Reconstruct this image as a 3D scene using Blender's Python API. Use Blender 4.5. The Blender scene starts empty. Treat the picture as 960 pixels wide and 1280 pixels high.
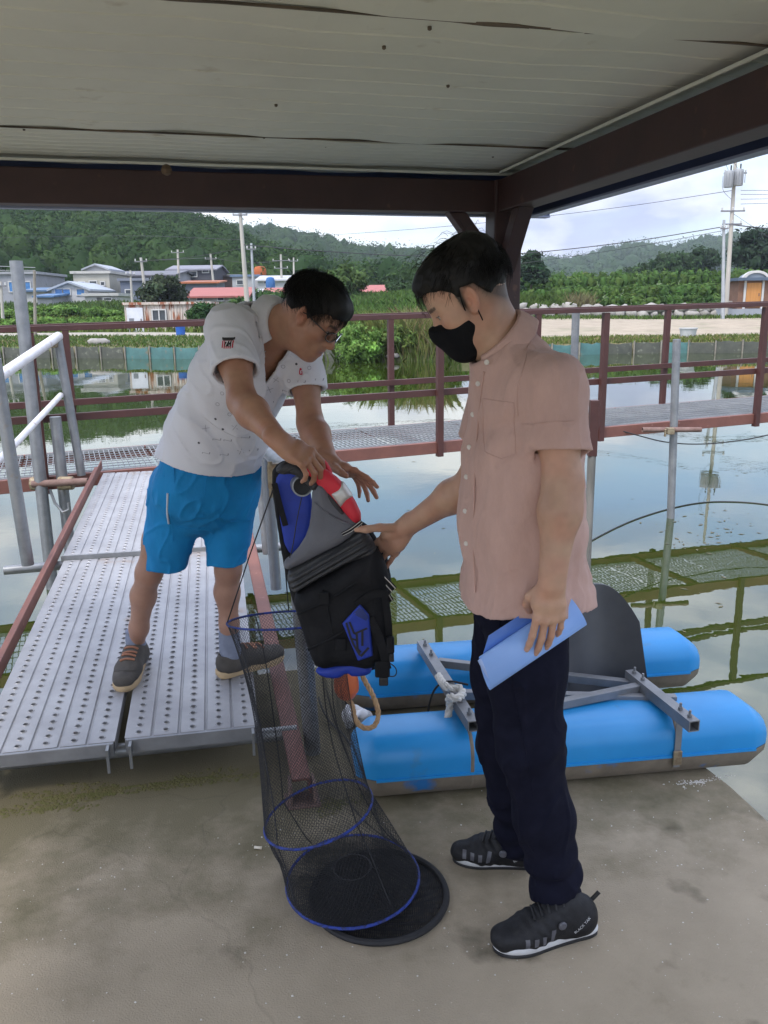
import bpy, bmesh, math, random
import numpy as np
from mathutils import Vector, Matrix
from mathutils.bvhtree import BVHTree

S = bpy.context.scene
COL = S.collection
R = math.radians

# ------------------------------------------------------------------ camera
F_PX, PITCH, ROLL = 1050.0, R(13.5), 0.012
CAM = np.array([0.0, 0.0, 1.53])
FW = np.array([0, math.cos(PITCH), -math.sin(PITCH)])
_r0 = np.array([1.0, 0, 0]); _u0 = np.array([0, math.sin(PITCH), math.cos(PITCH)])
RT = _r0 * math.cos(ROLL) - _u0 * math.sin(ROLL)
UP = _u0 * math.cos(ROLL) + _r0 * math.sin(ROLL)
cd = bpy.data.cameras.new('camera'); cam = bpy.data.objects.new('camera', cd); COL.objects.link(cam)
cd.sensor_fit = 'VERTICAL'; cd.sensor_height = 36.0; cd.lens = 36.0 * F_PX / 1280.0
cd.clip_start = 0.05; cd.clip_end = 12000
M4 = Matrix.Identity(4)
for i in range(3):
    M4[i][0] = RT[i]; M4[i][1] = UP[i]; M4[i][2] = -FW[i]; M4[i][3] = CAM[i]
cam.matrix_world = M4
S.camera = cam

# ------------------------------------------------------------------ sky, sun, exposure
SUN_EL, SUN_AZ = R(58), R(215)            # high hazy sun behind the camera's left
w = bpy.data.worlds.new('World'); S.world = w; w.use_nodes = True
nt = w.node_tree; nt.nodes.clear()
N = nt.nodes.new; L = nt.links.new
out = N('ShaderNodeOutputWorld'); bg = N('ShaderNodeBackground'); bg.inputs['Strength'].default_value = 0.15
sky = N('ShaderNodeTexSky'); sky.sky_type = 'NISHITA'; sky.sun_disc = False
sky.sun_elevation = SUN_EL; sky.sun_rotation = SUN_AZ; sky.air_density = 1.0; sky.dust_density = 2.0; sky.ozone_density = 2.0
tc = N('ShaderNodeTexCoord')
mp = N('ShaderNodeMapping'); mp.inputs['Scale'].default_value = (1.0, 1.0, 2.6); mp.inputs['Location'].default_value = (0.35, 0.1, 0.3)
n1 = N('ShaderNodeTexNoise'); n1.inputs['Scale'].default_value = 3.1; n1.inputs['Detail'].default_value = 9; n1.inputs['Roughness'].default_value = 0.52; n1.inputs['Distortion'].default_value = 0.25
r1 = N('ShaderNodeValToRGB'); r1.color_ramp.elements[0].position = 0.34; r1.color_ramp.elements[1].position = 0.60
n2 = N('ShaderNodeTexNoise'); n2.inputs['Scale'].default_value = 4.2; n2.inputs['Detail'].default_value = 6
r2 = N('ShaderNodeValToRGB')
r2.color_ramp.elements[0].position = 0.40; r2.color_ramp.elements[0].color = (2.15, 2.38, 3.35, 1)
r2.color_ramp.elements[1].position = 0.61; r2.color_ramp.elements[1].color = (5.9, 5.9, 6.0, 1)
mx = N('ShaderNodeMix'); mx.data_type = 'RGBA'
L(tc.outputs['Generated'], mp.inputs['Vector']); L(mp.outputs[0], n1.inputs['Vector']); L(mp.outputs[0], n2.inputs['Vector'])
L(n1.outputs['Fac'], r1.inputs[0]); L(n2.outputs['Fac'], r2.inputs[0])
cloud = N('ShaderNodeMath'); cloud.operation = 'MULTIPLY'; cloud.inputs[1].default_value = 0.92
L(r1.outputs[0], cloud.inputs[0])
L(cloud.outputs[0], mx.inputs['Factor']); L(sky.outputs[0], mx.inputs['A']); L(r2.outputs[0], mx.inputs['B'])
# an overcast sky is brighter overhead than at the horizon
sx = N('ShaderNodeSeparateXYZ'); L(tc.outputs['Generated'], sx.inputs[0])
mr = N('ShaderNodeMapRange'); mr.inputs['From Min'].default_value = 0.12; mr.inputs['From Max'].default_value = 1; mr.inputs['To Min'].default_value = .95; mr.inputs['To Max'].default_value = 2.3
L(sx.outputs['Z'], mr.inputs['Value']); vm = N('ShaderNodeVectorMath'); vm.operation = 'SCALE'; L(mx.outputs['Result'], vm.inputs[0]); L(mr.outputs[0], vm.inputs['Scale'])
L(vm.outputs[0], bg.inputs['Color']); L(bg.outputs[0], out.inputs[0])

sd = bpy.data.lights.new('sun', 'SUN'); sd.energy = 1.4; sd.angle = R(14); sd.color = (1.0, 0.96, 0.9)
so = bpy.data.objects.new('sun', sd); COL.objects.link(so)
_sdir = Vector((math.sin(SUN_AZ) * math.cos(SUN_EL), math.cos(SUN_AZ) * math.cos(SUN_EL), math.sin(SUN_EL)))
so.rotation_euler = _sdir.to_track_quat('Z', 'Y').to_euler(); so.location = (0, 0, 60)

S.view_settings.view_transform = 'Standard'; S.view_settings.look = 'None'
S.view_settings.exposure = 0.98; S.view_settings.gamma = 1.0
S.render.engine = 'CYCLES'
S.cycles.max_bounces = 8; S.cycles.diffuse_bounces = 4; S.cycles.glossy_bounces = 4; S.cycles.transparent_max_bounces = 12
S.cycles.caustics_refractive = False
S.cycles.use_denoising = True

# ------------------------------------------------------------------ helpers: from the photograph's measurements to places
def ray(x, y): return FW + RT * (x - 480) / F_PX + UP * (640 - y) / F_PX
def PY(x, y, Y):
    d = ray(x, y); return CAM + d * Y / d[1]
def PZ(x, y, z):
    d = ray(x, y); return CAM + d * (z - CAM[2]) / d[2]
V3 = lambda *a: np.array(a, dtype=float)
def nrm(v):
    v = np.asarray(v, float); return v / max(1e-9, np.linalg.norm(v))
def lerp(a, b, t): return a + (b - a) * t
def sstep(a, b, x):
    t = np.clip((x - a) / (b - a), 0, 1); return t * t * (3 - 2 * t)

def meta(o, label=None, cat=None, group=None, kind=None):
    if label: o['label'] = label
    if cat: o['category'] = cat
    if group: o['group'] = group
    if kind: o['kind'] = kind
    return o

def empty(name, loc, label=None, cat=None, group=None):
    o = bpy.data.objects.new(name, None); COL.objects.link(o)
    o.location = tuple(loc); o.empty_display_size = 0.1
    return meta(o, label, cat, group)

def link(name, me, m=None, parent=None, smooth=False):
    """one mesh object; vertices are given in world space, parents are plain translations"""
    o = bpy.data.objects.new(name, me); COL.objects.link(o)
    if m is not None:
        for k in (m if isinstance(m, (list, tuple)) else [m]): me.materials.append(k)
    if smooth:
        me.polygons.foreach_set('use_smooth', np.ones(len(me.polygons), dtype=bool))
    if parent is not None:
        o.parent = parent
        wl = Vector((0, 0, 0)); p = parent
        while p is not None:
            wl += p.location; p = p.parent
        o.location = -wl
    return o

def recentre(o):
    """put the origin of a top-level mesh at its base centre"""
    me = o.data; n = len(me.vertices)
    co = np.empty(n * 3); me.vertices.foreach_get('co', co); co = co.reshape(-1, 3)
    c = (co.min(0) + co.max(0)) / 2; c[2] = co[:, 2].min()
    me.vertices.foreach_set('co', (co - c).ravel()); o.location = Vector(o.location) + Vector(c); me.update()
    return o

def np_mesh(name, verts, faces, col=None, mats=None):
    """verts (n,3); faces: list of (m,k) int arrays"""
    me = bpy.data.meshes.new(name)
    verts = np.asarray(verts, np.float32)
    if not isinstance(faces, list): faces = [faces]
    faces = [np.asarray(f, np.int32) for f in faces if len(f)]
    nl = sum(f.size for f in faces); nf = sum(len(f) for f in faces)
    me.vertices.add(len(verts)); me.vertices.foreach_set('co', verts.ravel())
    me.loops.add(nl); me.loops.foreach_set('vertex_index', np.concatenate([f.ravel() for f in faces]))
    tot = np.concatenate([np.full(len(f), f.shape[1], np.int32) for f in faces])
    st = np.concatenate([[0], np.cumsum(tot)[:-1]]).astype(np.int32)
    me.polygons.add(nf); me.polygons.foreach_set('loop_start', st)
    try: me.polygons.foreach_set('loop_total', tot)
    except Exception: pass
    if mats is not None: me.polygons.foreach_set('material_index', np.asarray(mats, np.int32))
    me.update(calc_edges=True)
    if col is not None:
        a = me.color_attributes.new('col', 'FLOAT_COLOR', 'POINT')
        c = np.ones((len(verts), 4), np.float32); c[:, :3] = col
        a.data.foreach_set('color', c.ravel())
    return me

class MB:
    """collects shapes for ONE mesh object"""
    def __init__(s): s.v = []; s.f = []
    def add(s, vs, fs):
        n = len(s.v); s.v += [tuple(map(float, p)) for p in vs]; s.f += [tuple(i + n for i in f) for f in fs]; return s
    def box(s, c, size, ax=None):
        c = np.asarray(c, float); X, Y, Z = (np.eye(3) if ax is None else [nrm(a) for a in ax])
        h = np.asarray(size, float) / 2
        vs = [c + X * h[0] * a + Y * h[1] * b + Z * h[2] * d for d in (-1, 1) for b in (-1, 1) for a in (-1, 1)]
        return s.add(vs, [(0, 2, 3, 1), (4, 5, 7, 6), (0, 1, 5, 4), (2, 6, 7, 3), (0, 4, 6, 2), (1, 3, 7, 5)])
    def bar(s, a, b, wd, h, up=(0, 0, 1)):
        a = np.asarray(a, float); b = np.asarray(b, float); y = nrm(b - a); x = nrm(np.cross(y, up)); z = np.cross(x, y)
        return s.box((a + b) / 2, (wd, np.linalg.norm(b - a), h), (x, y, z))
    def tube(s, pts, r, n=10, cap=True, closed=False):
        pts = [np.asarray(p, float) for p in pts]; m = len(pts)
        rr = r if hasattr(r, '__len__') else [r] * m
        T = []
        for i in range(m):
            a = pts[(i - 1) % m] if (closed or i > 0) else pts[i]; b = pts[(i + 1) % m] if (closed or i < m - 1) else pts[i]
            T.append(nrm(b - a))
        ref = np.array([0, 0, 1.0]) if abs(T[0][2]) < 0.9 else np.array([1.0, 0, 0])
        u = nrm(np.cross(T[0], ref)); base = len(s.v); vs = []
        for i in range(m):
            u = nrm(u - T[i] * np.dot(u, T[i])); v = np.cross(T[i], u)
            for k in range(n):
                t = 2 * math.pi * k / n; vs.append(pts[i] + (u * math.cos(t) + v * math.sin(t)) * rr[i])
        fs = []
        for i in range(m if closed else m - 1):
            j = (i + 1) % m
            for k in range(n):
                fs.append((i * n + k, i * n + (k + 1) % n, j * n + (k + 1) % n, j * n + k))
        if cap and not closed:
            fs.append(tuple(range(n - 1, -1, -1))); fs.append(tuple((m - 1) * n + k for k in range(n)))
        return s.add(vs, fs)
    def pipe(s, a, b, ro, ri, n=20):
        """open hollow pipe"""
        a = np.asarray(a, float); b = np.asarray(b, float); t = nrm(b - a)
        ref = np.array([0, 0, 1.0]) if abs(t[2]) < 0.9 else np.array([1.0, 0, 0])
        u = nrm(np.cross(t, ref)); v = np.cross(t, u); vs = []
        for P, r in ((a, ro), (b, ro), (b, ri), (a, ri)):
            for k in range(n):
                q = 2 * math.pi * k / n; vs.append(P + (u * math.cos(q) + v * math.sin(q)) * r)
        fs = [(i * n + k, i * n + (k + 1) % n, ((i + 1) % 4) * n + (k + 1) % n, ((i + 1) % 4) * n + k) for i in range(4) for k in range(n)]
        return s.add(vs, fs)
    def lathe(s, prof, c=(0, 0, 0), n=16, ax=None, cap=True):
        X, Y, Z = (np.eye(3) if ax is None else [nrm(a) for a in ax]); c = np.asarray(c, float)
        vs = [c + X * r * math.cos(2 * math.pi * k / n) + Y * r * math.sin(2 * math.pi * k / n) + Z * z for r, z in prof for k in range(n)]
        fs = [(i * n + k, i * n + (k + 1) % n, (i + 1) * n + (k + 1) % n, (i + 1) * n + k) for i in range(len(prof) - 1) for k in range(n)]
        if cap:
            fs.append(tuple(range(n - 1, -1, -1))); fs.append(tuple((len(prof) - 1) * n + k for k in range(n)))
        return s.add(vs, fs)
    def prism(s, poly, o, u, v, wv):
        """polygon in the u,v plane at o, extruded by the vector wv"""
        o = np.asarray(o, float); u = np.asarray(u, float); v = np.asarray(v, float); wv = np.asarray(wv, float); n = len(poly)
        vs = [o + u * a + v * b for a, b in poly] + [o + u * a + v * b + wv for a, b in poly]
        return s.add(vs, [tuple(range(n - 1, -1, -1)), tuple(range(n, 2 * n))] + [(k, (k + 1) % n, n + (k + 1) % n, n + k) for k in range(n)])
    def build(s, name, m=None, parent=None, smooth=False, bevel=0.0, fix=True):
        me = bpy.data.meshes.new(name); me.from_pydata(s.v, [], s.f)
        if fix:
            bm = bmesh.new(); bm.from_mesh(me); bmesh.ops.recalc_face_normals(bm, faces=bm.faces); bm.to_mesh(me); bm.free()
        me.update()
        o = link(name, me, m, parent)
        if smooth:
            me.polygons.foreach_set('use_smooth', np.ones(len(me.polygons), dtype=bool))
            try: me.set_sharp_from_angle(angle=R(40))
            except Exception: pass
        if bevel:
            b = o.modifiers.new('bevel', 'BEVEL'); b.width = bevel; b.segments = 2; b.limit_method = 'ANGLE'; b.angle_limit = R(40)
        return o

# ------------------------------------------------------------------ materials
def _bsdf(name):
    m = bpy.data.materials.new(name); m.use_nodes = True; t = m.node_tree; b = t.nodes['Principled BSDF']; return m, t, b

def mat(name, c1, c2=None, scale=6.0, rough=0.6, metal=0.0, bump=0.0, bscale=60.0, detail=8, spots=None, sscale=25.0, sthr=0.62,
        stretch=None, attr=False, rvar=0.0, lo=0.35, hi=0.65, spec=None, coat=0.0, sheen=0.0, sub=0.0, wave=None, bdist=0.004, spots2=None, s2scale=3.0, s2thr=0.6):
    """procedural: two colours mixed by noise, optional worn spots, fine bump"""
    m, t, b = _bsdf(name); n = t.nodes.new; l = t.links.new
    co = n('ShaderNodeTexCoord'); src = co.outputs['Object']
    if stretch:
        mm = n('ShaderNodeMapping'); mm.inputs['Scale'].default_value = stretch; l(src, mm.inputs['Vector']); src2 = mm.outputs[0]
    else: src2 = src
    if attr:
        at = n('ShaderNodeAttribute'); at.attribute_name = 'col'; base = at.outputs['Color']
    else:
        base = None
    nz = n('ShaderNodeTexNoise'); nz.inputs['Scale'].default_value = scale; nz.inputs['Detail'].default_value = detail; nz.inputs['Roughness'].default_value = 0.62
    l(src2, nz.inputs['Vector'])
    rp = n('ShaderNodeValToRGB'); rp.color_ramp.elements[0].position = lo; rp.color_ramp.elements[1].position = hi
    c2 = c2 or tuple(min(1, k * 0.86) for k in c1)
    rp.color_ramp.elements[0].color = (*c1, 1); rp.color_ramp.elements[1].color = (*c2, 1)
    l(nz.outputs['Fac'], rp.inputs[0]); colr = rp.outputs[0]
    if base is not None:
        mu = n('ShaderNodeMix'); mu.data_type = 'RGBA'; mu.blend_type = 'MULTIPLY'; mu.inputs['Factor'].default_value = 1.0
        l(base, mu.inputs['A']); l(colr, mu.inputs['B']); colr = mu.outputs['Result']
    for sp, ss, st in ((spots, sscale, sthr), (spots2, s2scale, s2thr)):
        if sp:
            sn = n('ShaderNodeTexNoise'); sn.inputs['Scale'].default_value = ss; sn.inputs['Detail'].default_value = 7; l(src2, sn.inputs['Vector'])
            sr = n('ShaderNodeValToRGB'); sr.color_ramp.elements[0].position = st; sr.color_ramp.elements[1].position = min(1, st + 0.09)
            l(sn.outputs['Fac'], sr.inputs[0])
            mm2 = n('ShaderNodeMix'); mm2.data_type = 'RGBA'; l(sr.outputs[0], mm2.inputs['Factor']); l(colr, mm2.inputs['A']); mm2.inputs['B'].default_value = (*sp, 1)
            colr = mm2.outputs['Result']
    l(colr, b.inputs['Base Color'])
    b.inputs['Roughness'].default_value = rough; b.inputs['Metallic'].default_value = metal
    if spec is not None: b.inputs['Specular IOR Level'].default_value = spec
    if coat: b.inputs['Coat Weight'].default_value = coat
    if sheen: b.inputs['Sheen Weight'].default_value = sheen
    if sub:
        b.inputs['Subsurface Weight'].default_value = sub; b.inputs['Subsurface Radius'].default_value = (1.0, 0.35, 0.2); b.inputs['Subsurface Scale'].default_value = 0.008
    if rvar:
        mr = n('ShaderNodeMapRange'); mr.inputs['To Min'].default_value = max(0.02, rough - rvar); mr.inputs['To Max'].default_value = min(1, rough + rvar)
        l(nz.outputs['Fac'], mr.inputs['Value']); l(mr.outputs[0], b.inputs['Roughness'])
    if bump:
        bn = n('ShaderNodeTexNoise'); bn.inputs['Scale'].default_value = bscale; bn.inputs['Detail'].default_value = 6; l(src2, bn.inputs['Vector'])
        bp = n('ShaderNodeBump'); bp.inputs['Strength'].default_value = bump; bp.inputs['Distance'].default_value = bdist
        h = bn.outputs['Fac']
        if wave:   # woven cloth: (scale, amount)
            w1 = n('ShaderNodeTexWave'); w1.inputs['Scale'].default_value = wave[0]; w1.inputs['Distortion'].default_value = 1.2; w1.bands_direction = 'X'
            w2 = n('ShaderNodeTexWave'); w2.inputs['Scale'].default_value = wave[0]; w2.inputs['Distortion'].default_value = 1.2; w2.bands_direction = 'Z'
            ad = n('ShaderNodeMath'); ad.operation = 'ADD'; l(src, w1.inputs['Vector']); l(src, w2.inputs['Vector'])
            l(w1.outputs['Fac'], ad.inputs[0]); l(w2.outputs['Fac'], ad.inputs[1])
            ml = n('ShaderNodeMath'); ml.operation = 'MULTIPLY_ADD'; l(ad.outputs[0], ml.inputs[0]); ml.inputs[1].default_value = wave[1]; l(h, ml.inputs[2]); h = ml.outputs[0]
        l(h, bp.inputs['Height']); l(bp.outputs[0], b.inputs['Normal'])
    return m

def leaf_mat(name, tint=(1, 1, 1), trans=0.25):
    m, t, b = _bsdf(name); n = t.nodes.new; l = t.links.new
    at = n('ShaderNodeAttribute'); at.attribute_name = 'col'
    mu = n('ShaderNodeMix'); mu.data_type = 'RGBA'; mu.blend_type = 'MULTIPLY'; mu.inputs['Factor'].default_value = 1.0; mu.inputs['B'].default_value = (*tint, 1)
    l(at.outputs['Color'], mu.inputs['A']); l(mu.outputs['Result'], b.inputs['Base Color'])
    b.inputs['Roughness'].default_value = 0.75; b.inputs['Specular IOR Level'].default_value = 0.08
    tr = n('ShaderNodeBsdfTranslucent'); l(mu.outputs['Result'], tr.inputs['Color'])
    ms = n('ShaderNodeMixShader'); ms.inputs[0].default_value = trans
    o = t.nodes['Material Output']; l(b.outputs[0], ms.inputs[1]); l(tr.outputs[0], ms.inputs[2]); l(ms.outputs[0], o.inputs['Surface'])
    return m

RNG = np.random.RandomState(7)
def vnoise(P, scale, seed=0):
    """smooth value noise in -1..1 at points P (n,3)"""
    P = np.asarray(P, np.float32) * scale
    i = np.floor(P).astype(np.int64); fr = P - i; fr = fr * fr * (3 - 2 * fr)
    def hsh(a, b, c):
        h = (a * 73856093) ^ (b * 19349663) ^ (c * 83492791) ^ (seed * 2654435761)
        h = (h ^ (h >> 13)) * 1274126177; h = (h ^ (h >> 16)) & 0xFFFF
        return h.astype(np.float32) / 32767.5 - 1.0
    o = 0
    for dx in (0, 1):
        for dy in (0, 1):
            for dz in (0, 1):
                wt = (fr[..., 0] if dx else 1 - fr[..., 0]) * (fr[..., 1] if dy else 1 - fr[..., 1]) * (fr[..., 2] if dz else 1 - fr[..., 2])
                o = o + wt * hsh(i[..., 0] + dx, i[..., 1] + dy, i[..., 2] + dz)
    return o

# ------------------------------------------------------------------ organic shapes: distance field + surface nets
def surface_nets(f, lo, h):
    """f (nx,ny,nz) signed distances -> smooth quad mesh"""
    inside = f < 0
    nx, ny, nz = f.shape
    c = np.zeros((nx - 1, ny - 1, nz - 1), np.uint8)
    for a in (0, 1):
        for b in (0, 1):
            for d in (0, 1):
                c += inside[a:nx - 1 + a, b:ny - 1 + b, d:nz - 1 + d]
    act = (c > 0) & (c < 8)
    I = np.argwhere(act)
    idx = np.full(act.shape, -1, np.int32); idx[act] = np.arange(len(I), dtype=np.int32)
    acc = np.zeros((len(I), 3), np.float32); cnt = np.zeros(len(I), np.float32)
    corners = [(a, b, d) for a in (0, 1) for b in (0, 1) for d in (0, 1)]
    val = {k: f[I[:, 0] + k[0], I[:, 1] + k[1], I[:, 2] + k[2]] for k in corners}
    for k in corners:
        for ax in range(3):
            if k[ax] == 0:
                k2 = list(k); k2[ax] = 1; k2 = tuple(k2)
                v0 = val[k]; v1 = val[k2]; m = (v0 < 0) != (v1 < 0)
                t = np.where(m, v0 / np.where(m, v0 - v1, 1), 0)
                p = np.zeros((len(I), 3), np.float32); p[:] = k; p[:, ax] += t
                acc += p * m[:, None]; cnt += m
    verts = (I + acc / np.maximum(cnt, 1)[:, None]) * h + np.asarray(lo, np.float32)
    quads = []
    for ax in range(3):
        o1, o2 = [(1, 2), (2, 0), (0, 1)][ax]
        sl0 = [slice(None)] * 3; sl1 = [slice(None)] * 3
        sl0[ax] = slice(0, -1); sl1[ax] = slice(1, None)
        for q in (o1, o2): sl0[q] = slice(1, -1); sl1[q] = slice(1, -1)
        a = inside[tuple(sl0)]; b = inside[tuple(sl1)]
        for sign in (True, False):
            E = np.argwhere((a != b) & (a == sign))
            if not len(E): continue
            base = E.copy(); base[:, o1] += 1; base[:, o2] += 1
            def at(d1, d2):
                k = base.copy(); k[:, o1] -= d1; k[:, o2] -= d2
                return idx[k[:, 0], k[:, 1], k[:, 2]]
            q = np.stack([at(1, 1), at(0, 1), at(0, 0), at(1, 0)], 1)
            quads.append(q if sign else q[:, ::-1])
    return verts, np.concatenate(quads)

def relax(v, q, it=2, k=0.5):
    n = len(v)
    for _ in range(it):
        s = np.zeros((n, 3), np.float64); c = np.zeros(n)
        for a, b in ((0, 1), (1, 2), (2, 3), (3, 0)):
            for i in range(3):
                s[:, i] += np.bincount(q[:, a], v[q[:, b], i], n) + np.bincount(q[:, b], v[q[:, a], i], n)
            c += np.bincount(q[:, a], minlength=n) + np.bincount(q[:, b], minlength=n)
        v = v * (1 - k) + k * (s / np.maximum(c, 1)[:, None])
    return v

class Field:
    def __init__(s, lo, hi, h):
        s.lo = np.asarray(lo, float); s.h = h
        s.n = np.maximum(4, np.ceil((np.asarray(hi, float) - s.lo) / h).astype(int) + 1)
        s.f = np.full(s.n, 0.2, np.float32)
    def region(s, lo, hi):
        a = np.clip(np.floor((np.asarray(lo) - s.lo) / s.h).astype(int), 0, s.n - 1)
        b = np.clip(np.ceil((np.asarray(hi) - s.lo) / s.h).astype(int) + 1, 1, s.n)
        sl = tuple(slice(a[i], max(b[i], a[i] + 1)) for i in range(3))
        g = [((np.arange(sl[i].start, sl[i].stop) * s.h + s.lo[i]).astype(np.float32)).reshape([-1 if j == i else 1 for j in range(3)]) for i in range(3)]
        return sl, g
    def put(s, sl, d, k, op='+'):
        f = s.f[sl]
        if op == '+':
            if k <= 0: s.f[sl] = np.minimum(f, d)
            else:
                e = np.maximum(k - np.abs(f - d), 0) / k; s.f[sl] = np.minimum(f, d) - e * e * k * 0.25
        elif op == '-':
            d = -d
            if k <= 0: s.f[sl] = np.maximum(f, d)
            else:
                e = np.maximum(k - np.abs(f - d), 0) / k; s.f[sl] = np.maximum(f, d) + e * e * k * 0.25
        elif op == '&':
            s.f[sl] = np.maximum(f, d)
    def cone(s, a, b, ra, rb, k=0.01, op='+'):
        a = np.asarray(a, float); b = np.asarray(b, float); m = max(ra, rb) + k + 2 * s.h
        sl, (X, Y, Z) = s.region(np.minimum(a, b) - m, np.maximum(a, b) + m)
        d = b - a; L2 = max(1e-12, float(d @ d))
        t = np.clip(((X - a[0]) * d[0] + (Y - a[1]) * d[1] + (Z - a[2]) * d[2]) / L2, 0, 1)
        dd = np.sqrt((X - a[0] - t * d[0]) ** 2 + (Y - a[1] - t * d[1]) ** 2 + (Z - a[2] - t * d[2]) ** 2) - (ra + (rb - ra) * t)
        s.put(sl, dd, k, op); return s
    def ell(s, c, rad, ax=None, k=0.01, op='+'):
        c = np.asarray(c, float); A = np.eye(3) if ax is None else np.array([nrm(q) for q in ax]); rad = np.asarray(rad, float)
        m = np.sqrt(((A * rad[:, None]) ** 2).sum(0)) + k + 2 * s.h
        sl, (X, Y, Z) = s.region(c - m, c + m); X = X - c[0]; Y = Y - c[1]; Z = Z - c[2]
        k0 = 0; k1 = 0
        for i in range(3):
            q = X * A[i, 0] + Y * A[i, 1] + Z * A[i, 2]
            k0 = k0 + (q / rad[i]) ** 2; k1 = k1 + (q / rad[i] ** 2) ** 2
        k0 = np.sqrt(k0); d = k0 * (k0 - 1) / np.maximum(np.sqrt(k1), 1e-6)
        s.put(sl, d, k, op); return s
    def econe(s, a, b, ra, rb, side, k=0.02, op='+'):
        """elliptic cone a->b; ra, rb = (radius along side, radius across)"""
        a = np.asarray(a, float); b = np.asarray(b, float); L = max(1e-6, np.linalg.norm(b - a)); w_ = (b - a) / L
        u = np.asarray(side, float); u = nrm(u - w_ * (u @ w_)); v = np.cross(w_, u)
        m = max(*ra, *rb) + k + 2 * s.h
        sl, (X, Y, Z) = s.region(np.minimum(a, b) - m, np.maximum(a, b) + m); X = X - a[0]; Y = Y - a[1]; Z = Z - a[2]
        tw = X * w_[0] + Y * w_[1] + Z * w_[2]; t = np.clip(tw / L, 0, 1); ex = tw - t * L
        ru = ra[0] + (rb[0] - ra[0]) * t; rv = ra[1] + (rb[1] - ra[1]) * t; mn = np.minimum(ru, rv)
        du = X * u[0] + Y * u[1] + Z * u[2]; dv = X * v[0] + Y * v[1] + Z * v[2]
        q0 = np.sqrt((du / ru) ** 2 + (dv / rv) ** 2 + (ex / mn) ** 2)
        q1 = np.sqrt((du / ru ** 2) ** 2 + (dv / rv ** 2) ** 2 + (ex / mn ** 2) ** 2)
        d = q0 * (q0 - 1) / np.maximum(q1, 1e-6)
        s.put(sl, d, k, op); return s
    def chain(s, pts, radii, side, k=0.03, op='+'):
        for i in range(len(pts) - 1):
            s.econe(pts[i], pts[i + 1], radii[i], radii[i + 1], side[i] if isinstance(side, list) else side, k, op)
        return s
    def plane(s, p, n, k=0.0):
        """keep the half space behind the plane (n points to what is cut away)"""
        n = nrm(n); sl, (X, Y, Z) = s.region(s.lo, s.lo + s.n * s.h)
        s.put(sl, (X - p[0]) * n[0] + (Y - p[1]) * n[1] + (Z - p[2]) * n[2], 0, '&'); return s
    def displace(s, fn, band=0.03):
        I = np.nonzero(np.abs(s.f) < band)
        P = np.stack(I, 1).astype(np.float32) * s.h + s.lo.astype(np.float32)
        s.f[I] += fn(P).astype(np.float32); return s
    def mesh(s, it=2, k=0.5):
        for ax in range(3):
            for e in (0, -1):
                sl = [slice(None)] * 3; sl[ax] = e; s.f[tuple(sl)] = np.maximum(s.f[tuple(sl)], s.h)
        v, q = surface_nets(s.f, s.lo, s.h)
        return (relax(v, q, it, k) if it else v), q

def poly_sd(px, py, poly):
    """signed distance (negative inside) of 2D points to a polygon"""
    poly = np.asarray(poly, float); d = np.full(px.shape, 1e9); ins = np.zeros(px.shape, bool)
    n = len(poly)
    for i in range(n):
        a = poly[i]; b = poly[(i + 1) % n]; e = b - a
        wx = px - a[0]; wy = py - a[1]; t = np.clip((wx * e[0] + wy * e[1]) / max(1e-12, e @ e), 0, 1)
        d = np.minimum(d, (wx - e[0] * t) ** 2 + (wy - e[1] * t) ** 2)
        c = ((a[1] > py) != (b[1] > py))
        xi = a[0] + (py - a[1]) / np.where(abs(b[1] - a[1]) < 1e-12, 1e-12, b[1] - a[1]) * e[0]
        ins ^= c & (px < xi)
    d = np.sqrt(d); return np.where(ins, -d, d)

def smooth_poly(pts, it=2):
    pts = [np.asarray(p, float) for p in pts]
    for _ in range(it):
        o = []
        for i in range(len(pts)):
            a = pts[i]; b = pts[(i + 1) % len(pts)]; o += [a * .75 + b * .25, a * .25 + b * .75]
        pts = o
    return pts
def smooth_path(pts, it=2):
    pts = [np.asarray(p, float) for p in pts]
    for _ in range(it):
        o = [pts[0]]
        for a, b in zip(pts[:-1], pts[1:]): o += [a * .75 + b * .25, a * .25 + b * .75]
        pts = o + [pts[-1]]
    return pts

def pad(name, poly, o, u, v, thick, m, parent, h=0.004, edge=0.03, kk=0.012, fn=None, bend=None, it=2, round_=1):
    """padded cushion: polygon (metres, in the u,v plane at o), swelling to half thickness `thick` away from its edge"""
    u = nrm(u); v = nrm(v); nn = np.cross(u, v); poly = smooth_poly(poly, round_) if round_ else poly
    P = np.asarray(poly); lo2 = P.min(0) - 3 * h; hi2 = P.max(0) + 3 * h
    bm_ = 0.12 if bend else 0.0
    f = Field((lo2[0], lo2[1], -thick - 4 * h - bm_), (hi2[0], hi2[1], thick + 4 * h + bm_), h)
    sl, (X, Y, Z) = f.region(f.lo, f.lo + f.n * f.h)
    gx, gy = np.meshgrid(X.ravel(), Y.ravel(), indexing='ij')
    d2 = poly_sd(gx, gy, poly)
    T = thick * np.sqrt(np.clip(1 - (1 - np.clip(-d2 / edge, 0, 1)) ** 2, 0, 1)) 
    if fn is not None: T = T + fn(gx, gy, d2)
    zb = bend(gx, gy) if bend else np.zeros_like(gx)
    dz = np.abs(Z - zb[:, :, None]) - T[:, :, None]
    dd = np.broadcast_to(d2[:, :, None], dz.shape)
    e = np.maximum(kk - np.abs(dz - dd), 0) / kk
    f.f = (np.maximum(dz, dd) + e * e * kk * .25).astype(np.float32)
    vv, q = f.mesh(it)
    W = np.asarray(o) + vv[:, :1] * u + vv[:, 1:2] * v + vv[:, 2:3] * nn
    return link(name, np_mesh(name, W, q), m, parent, smooth=True)

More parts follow.
